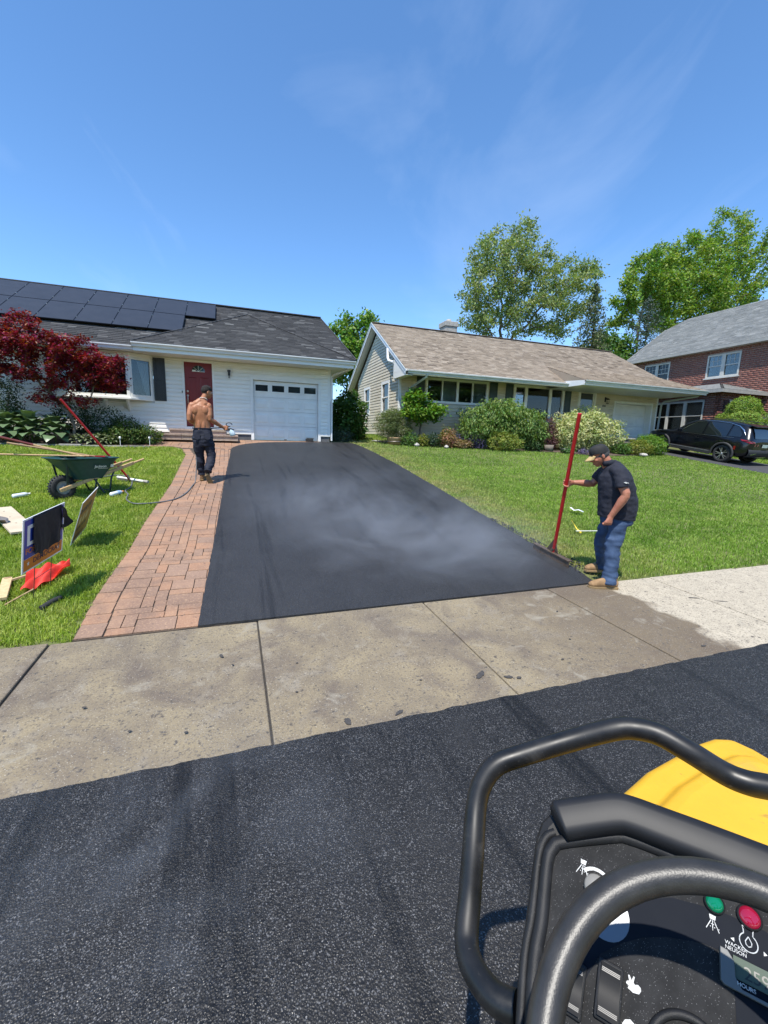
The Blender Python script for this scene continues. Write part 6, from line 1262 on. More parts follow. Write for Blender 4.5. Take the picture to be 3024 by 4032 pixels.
# -------- man with the lute
def man_lute():
    f = Vector((-.9, .436, 0)).normalized(); l = Vector((0, 0, 1)).cross(f); C = Vector((4.13, 3.78, 0)); up = Vector((0, 0, 1))
    def Q(a, b_, z): return C+f*a+l*b_+up*z
    root = empty('person', (4.13, 3.78, -1.64), label='man in black cap, navy polo and blue jeans holding a red-handled lute', cat='person')
    # body: head, neck, torso core, arms and hands in one skin
    mb = MB(); hu = (up+f*.50).normalized(); hf = (f-up*.60).normalized(); P = head(mb, Q(.158, 0, -.128), hf, hu, 1.0)
    limb(mb, [(Q(.03, 0, -.28), .075, .07), (Q(.06, 0, -.22), .062, .064), (Q(.10, 0, -.165), .057, .06), (Q(.135, 0, -.12), .055, .06)], l)
    limb(mb, [(Q(-.10, 0, -.82), .16, .15), (Q(-.08, 0, -.60), .16, .16), (Q(-.04, 0, -.42), .165, .14), (Q(0, 0, -.30), .15, .10), (Q(.03, 0, -.24), .08, .07)], l)
    el, wl = Q(-.060, .275, -.555), Q(.040, .225, -.785)
    limb(mb, [(Q(-.005, .15, -.29), .06, .06), (Q(-.01, .215, -.34), .058, .060), (Q(-.03, .245, -.44), .050, .053), (el+up*.03, .046, .047), (el, .045, .046), (el.lerp(wl, .25), .046, .048), (el.lerp(wl, .6), .039, .038), (wl, .028, .031), (wl.lerp(Q(.06, .21, -.83), .6), .029, .033)], l)
    hand(mb, wl, Q(.072, .205, -.868), f*.95+l*.2, l*1.0+up*.15-f*.1, .013, start=-20, sweep=230, flip=-1)
    pb, ph = Vector((4.037, 4.494, -1.50)), Vector((3.857, 4.18, -.474)); pd = (ph-pb).normalized(); ptop = ph+pd*.86; gp = ph
    er, wr_ = Q(.12, -.235, -.475), gp-f*.085+up*.006+l*.01
    limb(mb, [(Q(.0, -.14, -.29), .06, .06), (Q(.02, -.20, -.33), .056, .058), (Q(.07, -.225, -.41), .048, .05), (er, .044, .046), (er.lerp(wr_, .3), .046, .046), (er.lerp(wr_, .7), .036, .036), (wr_, .028, .032)], up)
    hand(mb, wr_, gp, pd, -f+l*.55, .022, start=-30, sweep=235, flip=1)
    body = fuse(mb, 'body', SKIN2, root, .0055, 2); eyes(P, root, None)
    mb = MB(); sd_ = hf.cross(hu)
    Mx = Matrix((sd_, hf, hu)).transposed(); ball(mb, P(-.022, 0, .012), (.079, .094, .075), Mx, 14); h_ = own2(mb.build('hair', M_ghair, None), root)
    # cap
    mb = MB(); rows = []
    for i in range(9):
        t = i/8; e = .030+.098*math.sin(t*math.pi/2); r_ = math.cos(t*math.pi/2*.98)**.55; rows.append([P(-.008+(.105*math.cos(a)*r_), .087*math.sin(a)*r_, e+.016*math.cos(a)*(1-t)) for a in [2*math.pi*k/24 for k in range(24)]])
    mb.loft(rows, cap=True); cap = own2(mb.build('cap', mat('cap_black', (.010, .010, .011), (.018, .018, .018), scale=20, rough=.8), None), root)
    rows = []
    for i in range(6):
        t = i/5; rows.append([P(.088+.088*t*math.cos(w*1.15)-.02*abs(w)**2, .080*w*(1-.12*t), .042-.036*t-.018*w*w+.0) for w in [-1+2*k/12 for k in range(13)]])
    mb = MB(); mb.loft(rows, cap=False, closed=False); v_ = link('cap_visor', mb.mesh(), mat('visor_tan', (.50, .36, .16), (.42, .29, .12), scale=16, rough=.7)); md = v_.modifiers.new('t', 'SOLIDIFY'); md.thickness = .005; own2(v_, root)
    # polo
    mb = MB(); limb(mb, [(Q(-.105, 0, -.845), .195, .203), (Q(-.108, 0, -.80), .198, .206), (Q(-.100, 0, -.66), .200, .212), (Q(-.072, 0, -.52), .205, .200), (Q(-.040, 0, -.41), .215, .182), (Q(-.012, 0, -.32), .205, .150), (Q(.010, 0, -.265), .150, .115), (Q(.045, 0, -.215), .080, .080)], l, 24)
    limb(mb, [(Q(-.0, .10, -.28), .085, .085), (Q(-.008, .19, -.315), .082, .084), (Q(-.02, .235, -.38), .075, .080), (Q(-.03, .255, -.465), .073, .079)], l); limb(mb, [(Q(.0, -.10, -.29), .08, .08), (Q(.02, -.19, -.33), .078, .08), (Q(.06, -.225, -.40), .07, .074), (Q(.085, -.235, -.435), .068, .072)], l)
    fuse(mb, 'polo_shirt', mat('navy_polo', (.010, .012, .022), (.015, .017, .030), scale=16, rough=.85, bump=.15, bscale=260), root, .008, 4, wr(8, .010, 1.3))
    mb = MB(); rows = [[Q(.055+.068*math.cos(a)+.035*k, .075*math.sin(a), -.235+.055*k*1.0-.02*math.cos(a)) for a in [R(30+300*j/20) for j in range(21)]] for k in (0, .5, 1)]; mb.loft(rows, cap=False, closed=False); c_ = link('shirt_collar', mb.mesh(), MATS['navy_polo']); c_.modifiers.new('t', 'SOLIDIFY').thickness = .006; own2(c_, root)
    mb = MB(); mb.beam(Q(-.005, .327, -.40), Q(-.055, .327, -.405), .006, .004, l); mb.beam(Q(-.02, .328, -.395), Q(-.03, .328, -.412), .010, .004, l); own2(mb.build('sleeve_mark', M_let, None), root)
    # jeans
    mb = MB(); limb(mb, [(Q(-.105, 0, -.74), .175, .165), (Q(-.11, 0, -.84), .185, .172), (Q(-.11, 0, -.92), .185, .165)], l, 20)
    limb(mb, [(Q(-.10, .085, -.86), .10, .115), (Q(-.085, .105, -.98), .090, .100), (Q(-.05, .135, -1.16), .075, .084), (Q(-.045, .17, -1.34), .072, .080), (Q(-.03, .20, -1.50), .070, .078), (Q(-.025, .21, -1.59), .074, .082)], l, 18)
    limb(mb, [(Q(-.10, -.085, -.86), .10, .12), (Q(-.07, -.115, -.98), .090, .100), (Q(-.03, -.16, -1.16), .074, .082), (Q(-.07, -.20, -1.34), .070, .078), (Q(-.11, -.235, -1.48), .067, .076), (Q(-.12, -.24, -1.54), .068, .076)], l, 18)
    fuse(mb, 'jeans', M_jeanB, root, .0075, 3, lambda p: .013*mnoise.noise(Vector((p.x*5, p.y*5, p.z*13)))+.010*mnoise.noise(Vector((p.x*9+p.z*5, p.y*9, p.z*22)))*(1.6 if p.z < -1.38 else 1.0))
    zg = -1.642; boot(root, Q(-.125, .215, zg), Q(.205, .225, zg-.002), up, .125, .105); boot(root, Q(-.22, -.24, -1.578), Q(.09, -.27, -1.59), up, .125, .105)
    # the lute in his hand
    T = empty('asphalt_lute', (4.04, 4.49, -1.53), label='long red-handled lute held upright by the man in the navy polo', cat='tool'); 
    mb = MB(); mb.tube([pb, ptop], .0225, 12); own2(mb.build('handle', M_redpaint, None), T)
    hl, hr = Vector((3.99, 4.83, -1.448)), Vector((4.02, 4.17, -1.53)); mb = MB(); mb.beam(hl, hr, .016, .09, (0, 0, 1)); mb.beam(hl+V3(.012, 0, .042), hr+V3(.012, 0, .042), .07, .014); own2(mb.build('blade', M_rust, None, bevel=.002), T)
    hc = (hl+hr)/2+V3(.02, 0, .045)
    for k in (-.16, .16): mb = MB(); mb.prism([hc+(hr-hl)*k, hc+(hr-hl)*k*.12+pd*.19, hc+pd*.17, hc], (.014, 0, 0)); own2(mb.build('gusset', M_rust, None), T)
    mb = MB(); mb.tube([hc, pb+pd*.12], [.03, .026], 10); own2(mb.build('socket', M_rust, None), T)
man_lute()
# -------- shirtless man with the hose
def man_hose():
    up = Vector((0, 0, 1)); r = Vector((.985, -.17, 0)); f = Vector((.17, .985, 0)); X = lambda x, y, z: Vector((x, y, z))
    root = empty('person', (-.55, 9.15, -.96), label='shirtless man in dark jeans seen from behind, spraying a hose', cat='person')
    mb = MB(); hf = Vector((.86, .45, -.22)); P = head(mb, X(-.445, 9.17, .775), hf, up+Vector((.10, .02, 0)), .98)
    limb(mb, [(X(-.535, 9.14, .56), .085, .065), (X(-.525, 9.145, .62), .062, .060), (X(-.49, 9.15, .68), .056, .058), (X(-.46, 9.16, .74), .056, .06)], r)
    limb(mb, [(X(-.55, 9.16, .02), .160, .105), (X(-.552, 9.155, .12), .155, .098), (X(-.565, 9.15, .22), .158, .105), (X(-.572, 9.15, .34), .165, .118), (X(-.578, 9.15, .44), .172, .122), (X(-.575, 9.15, .51), .165, .112), (X(-.56, 9.15, .56), .130, .09), (X(-.545, 9.15, .60), .085, .07)], r, 24)
    for k in (-1, 1):   # shoulder blades, lats, traps, deltoids
        ball(mb, X(-.575+.085*k, 9.058, .43), (.066, .034, .085)); ball(mb, X(-.572+.115*k, 9.11, .32), (.045, .06, .12)); ball(mb, X(-.56+.042*k, 9.068, .14), (.033, .03, .14)); limb(mb, [(X(-.535+.02*k, 9.13, .62), .05, .055), (X(-.555+.07*k, 9.12, .555), .06, .06), (X(-.572+.125*k, 9.13, .51), .055, .06)], f)
    for k in (-1, 1): ball(mb, X(-.57+.085*k, 9.14, .525), (.10, .075, .055))
    ball(mb, X(-.70, 9.12, .38), (.05, .06, .13)); ball(mb, X(-.722, 9.13, .495), (.060, .068, .082)); ball(mb, X(-.425, 9.13, .495), (.064, .070, .086))
    eL, wL = X(-.772, 9.06, .25), X(-.66, 9.31, .15); limb(mb, [(X(-.728, 9.13, .50), .058, .062), (X(-.745, 9.10, .42), .057, .060), (X(-.762, 9.07, .33), .052, .053), (eL, .042, .045), (eL.lerp(wL, .3), .048, .046), (eL.lerp(wL, .7), .038, .036), (wL, .028, .031)], r)
    hand(mb, wL, X(-.60, 9.36, .12), r, f-up*.2, .013, flip=1)
    eR, wR = X(-.405, 9.09, .265), X(-.185, 9.275, .125); limb(mb, [(X(-.425, 9.13, .50), .060, .064), (X(-.412, 9.11, .42), .060, .062), (X(-.408, 9.09, .33), .054, .055), (eR, .044, .046), (eR.lerp(wR, .28), .050, .048), (eR.lerp(wR, .7), .038, .036), (wR, .028, .030)], r)
    hand(mb, wR, X(-.115, 9.315, .105), Vector((.25, .2, .95)), -r*.6-f*.8, .020, flip=1)
    fuse(mb, 'body', SKIN1, root, .0055, 2); eyes(P, root, None)
    mb = MB(); sdv = hf.normalized().cross(up).normalized(); Mx = Matrix((sdv, hf.normalized(), sdv.cross(hf.normalized()))).transposed(); ball(mb, P(-.005, 0, .062), (.078, .098, .068), Mx, 16); ball(mb, P(-.042, 0, .035), (.081, .068, .072), Mx, 14)
    for i in range(90):
        a, e = random.uniform(0, 6.28), random.uniform(.1, 1.3); d_ = P(-.005+.09*math.cos(a)*math.cos(e), .072*math.sin(a)*math.cos(e), .065+.062*math.sin(e)); ball(mb, d_, (.012, .012, .011), None, 5)
    fuse(mb, 'hair', M_hair, root, .006, 1)
    mb = MB(); 
    for k in range(26): a = 2*math.pi*k/26; ball(mb, X(-.515+.069*math.cos(a), 9.146+.069*math.sin(a), .635-.03*math.sin(a)), (.0075, .0075, .0075), None, 6)
    own2(mb.build('necklace', mat('bead_white', (.75, .72, .65), rough=.3), None), root)
    mb = MB(); limb(mb, [(X(-.55, 9.16, .085), .170, .118), (X(-.55, 9.155, .0), .180, .130), (X(-.548, 9.15, -.10), .192, .140), (X(-.545, 9.15, -.20), .190, .138), (X(-.54, 9.15, -.26), .17, .12)], r, 22)
    limb(mb, [(X(-.635, 9.15, -.14), .10, .125), (X(-.63, 9.17, -.28), .100, .112), (X(-.62, 9.20, -.45), .080, .090), (X(-.615, 9.22, -.60), .078, .086), (X(-.61, 9.24, -.75), .070, .078), (X(-.61, 9.25, -.82), .072, .080)], r, 18)
    limb(mb, [(X(-.455, 9.15, -.14), .10, .125), (X(-.435, 9.17, -.28), .102, .112), (X(-.405, 9.16, -.46), .082, .092), (X(-.43, 9.08, -.58), .080, .088), (X(-.465, 8.98, -.70), .072, .078), (X(-.475, 8.95, -.745), .073, .080)], r, 18)
    fuse(mb, 'jeans', M_jeanD, root, .0075, 3, lambda p: .012*mnoise.noise(Vector((p.x*6, p.y*6, p.z*12)))+.009*mnoise.noise(Vector((p.x*11, p.y*9+p.z*5, p.z*24))))
    mb = MB(); mb.tube([X(-.55+.176*math.cos(a), 9.16+.124*math.sin(a), .088) for a in [2*math.pi*k/24 for k in range(24)]], .010, 6, closed=True); own2(mb.build('waistband', M_jeanD, None), root)
    for k in (-1, 1): mb = MB(); mb.prism([X(-.55+.09*k-.055, 9.018, -.01), X(-.55+.09*k+.055, 9.018, -.01), X(-.55+.09*k+.05, 9.008, -.11), X(-.55+.09*k, 9.006, -.13), X(-.55+.09*k-.05, 9.008, -.11)], (0, -.006, 0)); own2(mb.build('back_pocket', M_jeanD, None), root)
    g = gz(9.3); boot(root, X(-.61, 9.19, g+.012), X(-.585, 9.47, gz(9.47)+.016), up, .12, .10); boot(root, X(-.50, 8.94, -.80), X(-.425, 9.01, -.985), Vector((-.05, .93, .36)), .12, .10)
    # nozzle with a clear detergent bottle
    T = empty('hose_sprayer', (-.10, 9.32, .10), label='hose-end sprayer with pale blue bottle in the shirtless man\'s hand', cat='sprayer')
    mb = MB(); mb.tube([X(-.125, 9.31, .06), X(-.105, 9.32, .15)], .018, 10); mb.tube([X(-.10, 9.32, .08), X(-.03, 9.33, .085), X(.03, 9.335, .075)], [.022, .026, .018], 10); own2(mb.build('nozzle', M_black, None), T)
    mb = MB(); mb.tube([X(-.105, 9.32, .15)+Vector((.055*math.cos(a)+.045, 0, .035*math.sin(a)+.03)) for a in [2*math.pi*k/16 for k in range(14)]], .009, 7); own2(mb.build('trigger_loop', M_black, None), T)
    mb = MB(); mb.lathe([(0, -.13), (.05, -.13), (.056, -.11), (.054, -.04), (.03, -.01), (.025, .01)], 14, Matrix.Translation(X(-.035, 9.33, .08)) @ Matrix.Rotation(R(-22), 4, 'Y')); own2(mb.build('bottle', mat('pale_blue_plastic', (.35, .52, .62), (.55, .62, .64), scale=20, rough=.15), None), T)
    mb = MB()
    for i in range(240):
        t = random.random()**.7; p = X(.035, 9.337, .078)+Vector((.34*t, .06*t, .035*t-.05*t*t))+Vector((random.gauss(0, 1), random.gauss(0, 1), random.gauss(0, 1)))*.022*t; ball(mb, p, (.0035, .002, .002), None, 3)
    tag(mb.build('water_spray', mat('water_drops', (.85, .88, .9), rough=.1, spec=.8), None), 'fine white water spray leaving the hose sprayer', 'water', kind='stuff')
man_hose()
# ---------------------------------------------------------------- black car on the far driveway
CAR = empty('parked_car', (19.93, 12.2, gz(12.2)), label='glossy black SUV parked nose-up on the far driveway', cat='car'); CAR.rotation_euler = (SLOPE+.012, 0, 0); bpy.context.view_layer.update()
M_paint = mat('car_black', (.004, .0045, .007), rough=.22, coat=.5, spec=.4); M_clad = mat('car_cladding', (.022, .0225, .024), (.032, .032, .034), scale=20, rough=.65); M_chrome = mat('chrome', (.75, .76, .78), rough=.12, metal=1.0); M_cglass = mat('car_glass', (.006, .009, .011), rough=.03, spec=.9, coat=.5); M_alloy = mat('alloy', (.50, .51, .53), rough=.28, metal=.8); M_tail = mat('tail_red', (.20, .008, .010), rough=.12, coat=.6)
def cp(o): o.parent = CAR; return o
# stations: y, half width, sill z, belt z, roof z, roof half width
ST_ = [(-.93, .62, .62, .93, .98, .55), (-.90, .78, .48, .98, 1.06, .60), (-.84, .86, .40, 1.02, 1.22, .58), (-.70, .90, .36, 1.05, 1.47, .56), (-.58, .915, .32, 1.05, 1.56, .57), (-.44, .92, .32, 1.045, 1.60, .58), (-.40, .92, .50, 1.04, 1.61, .585), (-.27, .925, .69, 1.03, 1.63, .59), (0, .93, .775, 1.02, 1.655, .60), (.27, .925, .69, 1.01, 1.665, .605), (.40, .92, .50, 1.00, 1.67, .61), (.44, .92, .30, 1.0, 1.67, .61), (.9, .915, .28, .99, 1.665, .61), (1.4, .915, .28, .98, 1.63, .60), (1.75, .915, .28, .975, 1.55, .59), (2.05, .915, .28, .97, 1.36, .60), (2.3, .915, .28, .97, 1.14, .66), (2.34, .915, .50, .97, 1.11, .68), (2.48, .92, .69, .965, 1.06, .70), (2.755, .925, .775, .95, 1.03, .70), (3.02, .92, .69, .93, 1.0, .69), (3.15, .91, .50, .91, .97, .68), (3.19, .90, .34, .90, .96, .66), (3.45, .84, .30, .85, .90, .60), (3.62, .72, .34, .78, .82, .50), (3.68, .55, .42, .70, .74, .40)]
rings = []
for y, w, zs, zb, zr, wr2 in ST_:
    h_ = [(0, zs-.04), (w*.80, zs-.03), (w*.97, zs), (w, zs+(zb-zs)*.35), (w*.995, zs+(zb-zs)*.65), (w*.965, zb-.03), (w*.945, zb), (wr2+(w*.945-wr2)*.55, zb+(zr-zb)*.48), (wr2+.02, zr-.06), (wr2*.85, zr-.015), (wr2*.4, zr), (0, zr+.004)]
    rings.append([Vector((x, y, z)) for x, z in h_]+[Vector((-x, y, z)) for x, z in reversed(h_[1:-1])])
mb = MB(); mb.loft(rings); body = cp(mb.build('body', M_paint, None)); md = body.modifiers.new('s', 'SUBSURF'); md.levels = md.render_levels = 1
def srf(y, k, off=.0, side=-1):
    """point on the car's flank: k=0 belt .. 1 roof edge"""
    for a, b_ in zip(ST_, ST_[1:]):
        if a[0] <= y <= b_[0]:
            t = (y-a[0])/(b_[0]-a[0]); s_ = [p+(q-p)*t for p, q in zip(a, b_)]; break
    _, w, zs, zb, zr, wr2 = s_; p0, p1, p2 = Vector((w*.945, y, zb)), Vector((wr2+(w*.945-wr2)*.55, y, zb+(zr-zb)*.48)), Vector((wr2+.02, y, zr-.06))
    p = p0+(p1-p0)*(k/.48) if k < .48 else p1+(p2-p1)*((k-.48)/.52); p = p+Vector((off, 0, off*.35)); return Vector((p.x*-side*-1 if side > 0 else -p.x, p.y, p.z))
for side in (-1, 1):
    for (y0, y1, lo, hi, nm) in ((1.02, 1.95, .06, .90, 'f'), (.02, .94, .06, .92, 'r'), (-.50, -.05, .10, .90, 'q')):
        rows = []
        for i in range(7):
            y = y0+(y1-y0)*i/6; top = hi
            if nm == 'f': top = max(lo+.05, min(hi, (1.98-y)/.50*hi))
            if nm == 'q': top = max(lo+.06, min(hi, (y+.62)/.40*hi))
            rows.append([srf(y, lo+(top-lo)*j/5, .014, side) for j in range(6)])
        mb = MB(); mb.loft(rows, cap=False, closed=False); cp(mb.build('side_window', M_cglass, None))
    mb = MB(); mb.tube([srf(y, k, .022, side) for y, k in ((2.02, .10), (1.75, .55), (1.45, .86), (1.1, .97), (.6, .99), (.1, .97), (-.25, .86), (-.48, .60), (-.62, .30))], [.008, .010, .011, .011, .011, .012, .020, .034, .012], 8); cp(mb.build('window_trim', M_chrome, None))
    mb = MB(); mb.tube([srf(y, .02, .020, side) for y in (2.0, 1.4, .8, .2, -.3)], .006, 6); cp(mb.build('belt_trim', M_chrome, None))
    x = side*.935
    for y in (1.22, .22): mb = MB(); mb.beam((x, y, .86), (x, y-.20, .855), .03, .028); cp(mb.build('door_handle', M_paint, None, bevel=.008)); mb = MB(); mb.beam((x+side*.016, y, .868), (x+side*.016, y-.19, .863), .006, .006); cp(mb.build('handle_chrome', M_chrome, None))
    mb = MB(); mb.beam((side*.925, .46, .34), (side*.925, 2.30, .34), .05, .16); cp(mb.build('sill_cladding', M_clad, None, bevel=.015))
    mb = MB(); mb.beam((side*.952, .5, .385), (side*.952, 2.28, .40), .008, .02); cp(mb.build('sill_trim', M_alloy, None))
    for yc in (0, 2.755):
        mb = MB(); rr = []
        for k in range(19):
            a = R(-8+196*k/18); rr.append([Vector((side*q, yc+r_*math.cos(a), .36+r_*math.sin(a))) for q, r_ in ((.90, .385), (.955, .39), (.955, .455), (.92, .475), (.90, .47))])
        mb.loft(rr, cap=True); cp(mb.build('wheel_arch', M_clad, None))
        Mx = Matrix.Translation((side*.80, yc, .36)) @ Matrix.Rotation(R(90*side), 4, 'Y'); w = bpy.data.objects.new('wheel', None); COL.objects.link(w); w.parent = CAR; w.empty_display_size = .1
        mb = MB(); mb.lathe([(.24, -.11), (.33, -.115), (.355, -.09), (.362, -.04), (.362, .04), (.355, .09), (.33, .115), (.255, .118), (.24, .10), (.24, -.11)], 36, Mx); o = mb.build('tyre', M_rubber, None); o.parent = w
        mb = MB(); mb.lathe([(.245, -.1), (.25, .105), (.24, .112), (.235, .10), (.235, -.1)], 32, Mx); mb.lathe([(0, -.02), (.23, -.03)], 24, Mx); o = mb.build('rim', mat('rim_dark', (.03, .03, .032), rough=.4, metal=.5), None); o.parent = w
        mb = MB()
        for k in range(5):
            a = 2*math.pi*k/5+.3
            for da in (-.20, .20): mb.beam(Mx @ Vector((.04*math.cos(a), .04*math.sin(a), .085)), Mx @ Vector((.235*math.cos(a+da), .235*math.sin(a+da), .10)), .016 if da > 0 else .028, .03, Mx.to_3x3() @ Vector((0, 0, 1)))
        mb.lathe([(0, .10), (.04, .10), (.05, .08)], 14, Mx); o = mb.build('spokes', M_alloy, None); o.parent = w
    mb = MB(); mb.prism([(side*.90, -.55, 1.02), (side*.80, -.88, .99), (side*.62, -.935, .955), (side*.62, -.945, .90), (side*.84, -.89, .90), (side*.925, -.62, .97)], (side*.012, -.012, .01)); cp(mb.build('tail_light', M_tail, None))
    mb = MB(); mb.beam((side*.60, -.945, .93), (side*.88, -.83, 1.0), .012, .012); cp(mb.build('light_trim', M_chrome, None))
    mb = MB(); mb.bb(*(sorted((side*.915, side*.935))), -.47, -.40, .60, .74); cp(mb.build('side_reflector', M_tail, None))
    mb = MB(); mb.prism([(side*.93, 1.86, .99), (side*1.08, 1.88, 1.02), (side*1.09, 1.86, 1.14), (side*.97, 1.84, 1.14)], (0, .11, 0)); cp(mb.build('door_mirror', M_paint, None, bevel=.02))
    for k in (-.16, .0): mb = MB(); mb.prism([(side*(.55+k), -.945, .88), (side*(.59+k), -.945, .88), (side*(.62+k), -.95, .80), (side*(.58+k), -.95, .80)], (0, -.008, 0)); cp(mb.build('tail_blade', mat('tail_amber', (.16, .06, .05), rough=.2), None))
mb = MB(); mb.loft([[Vector((x, y, z)) for x in (-.86, -.6, 0, .6, .86)] for y, z in ((-.50, .30), (-.80, .36), (-.93, .44), (-.955, .56), (-.93, .66), (-.90, .67))], cap=False, closed=False); cp(mb.build('rear_bumper', M_clad, None))
mb = MB(); mb.beam((-.70, -.952, .46), (-.42, -.962, .52), .02, .014); cp(mb.build('bumper_trim', M_chrome, None))
mb = MB(); mb.loft([[Vector((x, y, z)) for x in (-.60, -.3, 0, .3, .60)] for y, z in ((-.70, 1.52), (-.82, 1.30), (-.885, 1.10))], cap=False, closed=False); cp(mb.build('rear_window', M_cglass, None)); 
mb = MB(); mb.prism([(-.62, -.52, 1.585), (.62, -.52, 1.585), (.58, -.80, 1.52), (-.58, -.80, 1.52)], (0, 0, .03)); cp(mb.build('spoiler', M_paint, None, bevel=.01))
mb = MB(); mb.bb(-.16, .16, -.965, -.955, .76, .88); pl = cp(mb.build('number_plate', mat('plate', (.55, .60, .50), (.30, .42, .40), scale=30, rough=.5), None))
for x in (-.62, .62): mb = MB(); mb.tube([(x, -.35, 1.63), (x, -.25, 1.68), (x, 1.1, 1.71), (x, 1.25, 1.67)], .014, 6); cp(mb.build('roof_rail', M_black, None))
# ---------------------------------------------------------------- ride-on roller: console, wheel, rail and hood
RO = empty('road_roller', (.8, .3, -1.75), label='yellow and black ride-on road roller with steering wheel in the foreground', cat='roller'); hr_ = House(RO)
p0 = Vector((.48335, .25635, -.59941)); T_ = Vector((.642788, -.766044, 0)); V_ = Vector((.627507, .526541, .573576)); N_ = Vector((-.439385, -.368688, .819152)); H_ = Vector((.766044, .642788, 0))
def PF(u, v, w=0.0): return p0+T_*u+V_*v+N_*w
def poly(pts, w0, w1, name, mt, bevel=0.0, parent=None):
    mb = MB(); mb.prism([PF(u, v, w0) for u, v in pts], N_*(w1-w0)); return mb.build(name, mt, parent, bevel=bevel)
M_hous = mat('console_plastic', (.010, .0102, .011), (.016, .0162, .018), scale=30, rough=.55, spec=.3, bump=.12, bscale=900)
m, nt, b, pos = newmat('dusty_panel')
vo = N(nt, 'ShaderNodeTexVoronoi', inp={'Scale': 760}); nt.links.new(pos, vo.inputs['Vector']); sep = N(nt, 'ShaderNodeSeparateColor'); nt.links.new(vo.outputs['Color'], sep.inputs[0])
a1 = N(nt, 'ShaderNodeMapRange', inp={'From Min': .72, 'From Max': .98}); nt.links.new(sep.outputs[0], a1.inputs[0]); d1 = N(nt, 'ShaderNodeMapRange', inp={'From Min': .34, 'From Max': .18}); nt.links.new(vo.outputs['Distance'], d1.inputs[0])
mu = N(nt, 'ShaderNodeMath', operation='MULTIPLY'); nt.links.new(a1.outputs[0], mu.inputs[0]); nt.links.new(d1.outputs[0], mu.inputs[1])
c = mixnode(nt, (.012, .0122, .013), (.024, .024, .025), noisefac(nt, pos, 30, .4, .7)); c = mixnode(nt, c, (.17, .17, .17), mu.outputs[0]); nt.links.new(c, b.inputs['Base Color']); b.inputs['Roughness'].default_value = .75; b.inputs['Specular IOR Level'].default_value = .2; M_panel = m
M_decal = mat('decal_dark', (.004, .006, .011), (.006, .008, .013), scale=20, rough=.7, spec=.15); M_print = mat('print_white', (.46, .47, .47), rough=.5)
m, nt, b, pos = newmat('grained_rubber'); c = mixnode(nt, (.022, .021, .020), (.036, .034, .032), noisefac(nt, pos, 40, .35, .7)); nt.links.new(c, b.inputs['Base Color']); b.inputs['Roughness'].default_value = .40
nb = N(nt, 'ShaderNodeTexNoise', inp={'Scale': 560, 'Detail': 3}); nt.links.new(pos, nb.inputs['Vector']); bp = N(nt, 'ShaderNodeBump', inp={'Strength': .22, 'Distance': .0009}); nt.links.new(nb.outputs[0], bp.inputs['Height']); nt.links.new(bp.outputs[0], b.inputs['Normal']); M_grain = m
M_rail = mat('rail_black', (.008, .0085, .009), (.016, .016, .017), scale=12, rough=.36, r2=.5, spec=.4)
OUT = [(-.145, -.25), (-.168, -.106), (-.173, -.069), (-.177, -.018), (-.182, .055), (-.179, .078), (-.166, .100), (-.148, .112), (-.088, .140), (-.065, .143), (.079, .147), (.20, .147), (.235, .12), (.245, .06), (.235, -.07), (.21, -.25)]
hous = poly(OUT, -.09, -.006, 'console', M_hous, .012)
REC = [(-.128, -.24), (-.154, -.089), (-.156, -.03), (-.161, .032), (-.157, .052), (-.146, .064), (-.084, .098), (-.069, .103), (-.013, .106), (.185, .106), (.21, .09), (.22, .04), (.20, -.24)]
def lip(pts, r_, w, name, mt, par): mb = MB(); mb.tube(smooth_path([PF(u, v, w) for u, v in pts], 5), r_, 10); return mb.build(name, mt, par)
lip(REC, .0085, -.004, 'console_lip', M_hous, hous); lip([(u-.012*(1 if u < 0 else -1), v+(.008 if v > .05 else 0)) for u, v in REC[:6]], .006, -.008, 'console_lip', M_hous, hous)
poly([(u*.96, v*.96 if v > 0 else v) for u, v in REC], -.012, -.0045, 'panel', M_panel)
cl = [(-.160, .070), (-.150, .060), (-.140, .064), (-.091, .100), (-.077, .107), (.021, .112), (.19, .114), (.225, .10), (.24, .10), (.235, .145), (.20, .158), (.079, .153), (-.018, .153), (-.065, .149), (-.088, .147), (-.148, .117), (-.166, .097), (-.166, .08)]
_cw = smooth_path([PF(u, v, 0) for u, v in ((-.158, .082), (-.150, .088), (-.118, .107), (-.086, .1245), (-.065, .129), (-.03, .130), (.03, .1315), (.12, .132), (.20, .130), (.232, .118))], 5)
_rr = []
for i_, p_ in enumerate(_cw):
    t_ = (_cw[min(i_+1, len(_cw)-1)]-_cw[max(i_-1, 0)]).normalized(); s_ = N_.cross(t_).normalized(); k_ = min(1.0, .55+i_*.12, .55+(len(_cw)-1-i_)*.12)
    _rr.append([p_+s_*(.0255*k_*math.copysign(abs(math.cos(a_))**.45, math.cos(a_)))+N_*(-.006+.032*k_*math.copysign(abs(math.sin(a_))**.55, math.sin(a_))) for a_ in [2*math.pi*q/22 for q in range(22)]])
mb = MB(); mb.loft(_rr, cap=True); mb.build('cowl', mat('cowl_plastic', (.009, .0098, .012), (.014, .0145, .017), scale=14, rough=.5, spec=.3), None)
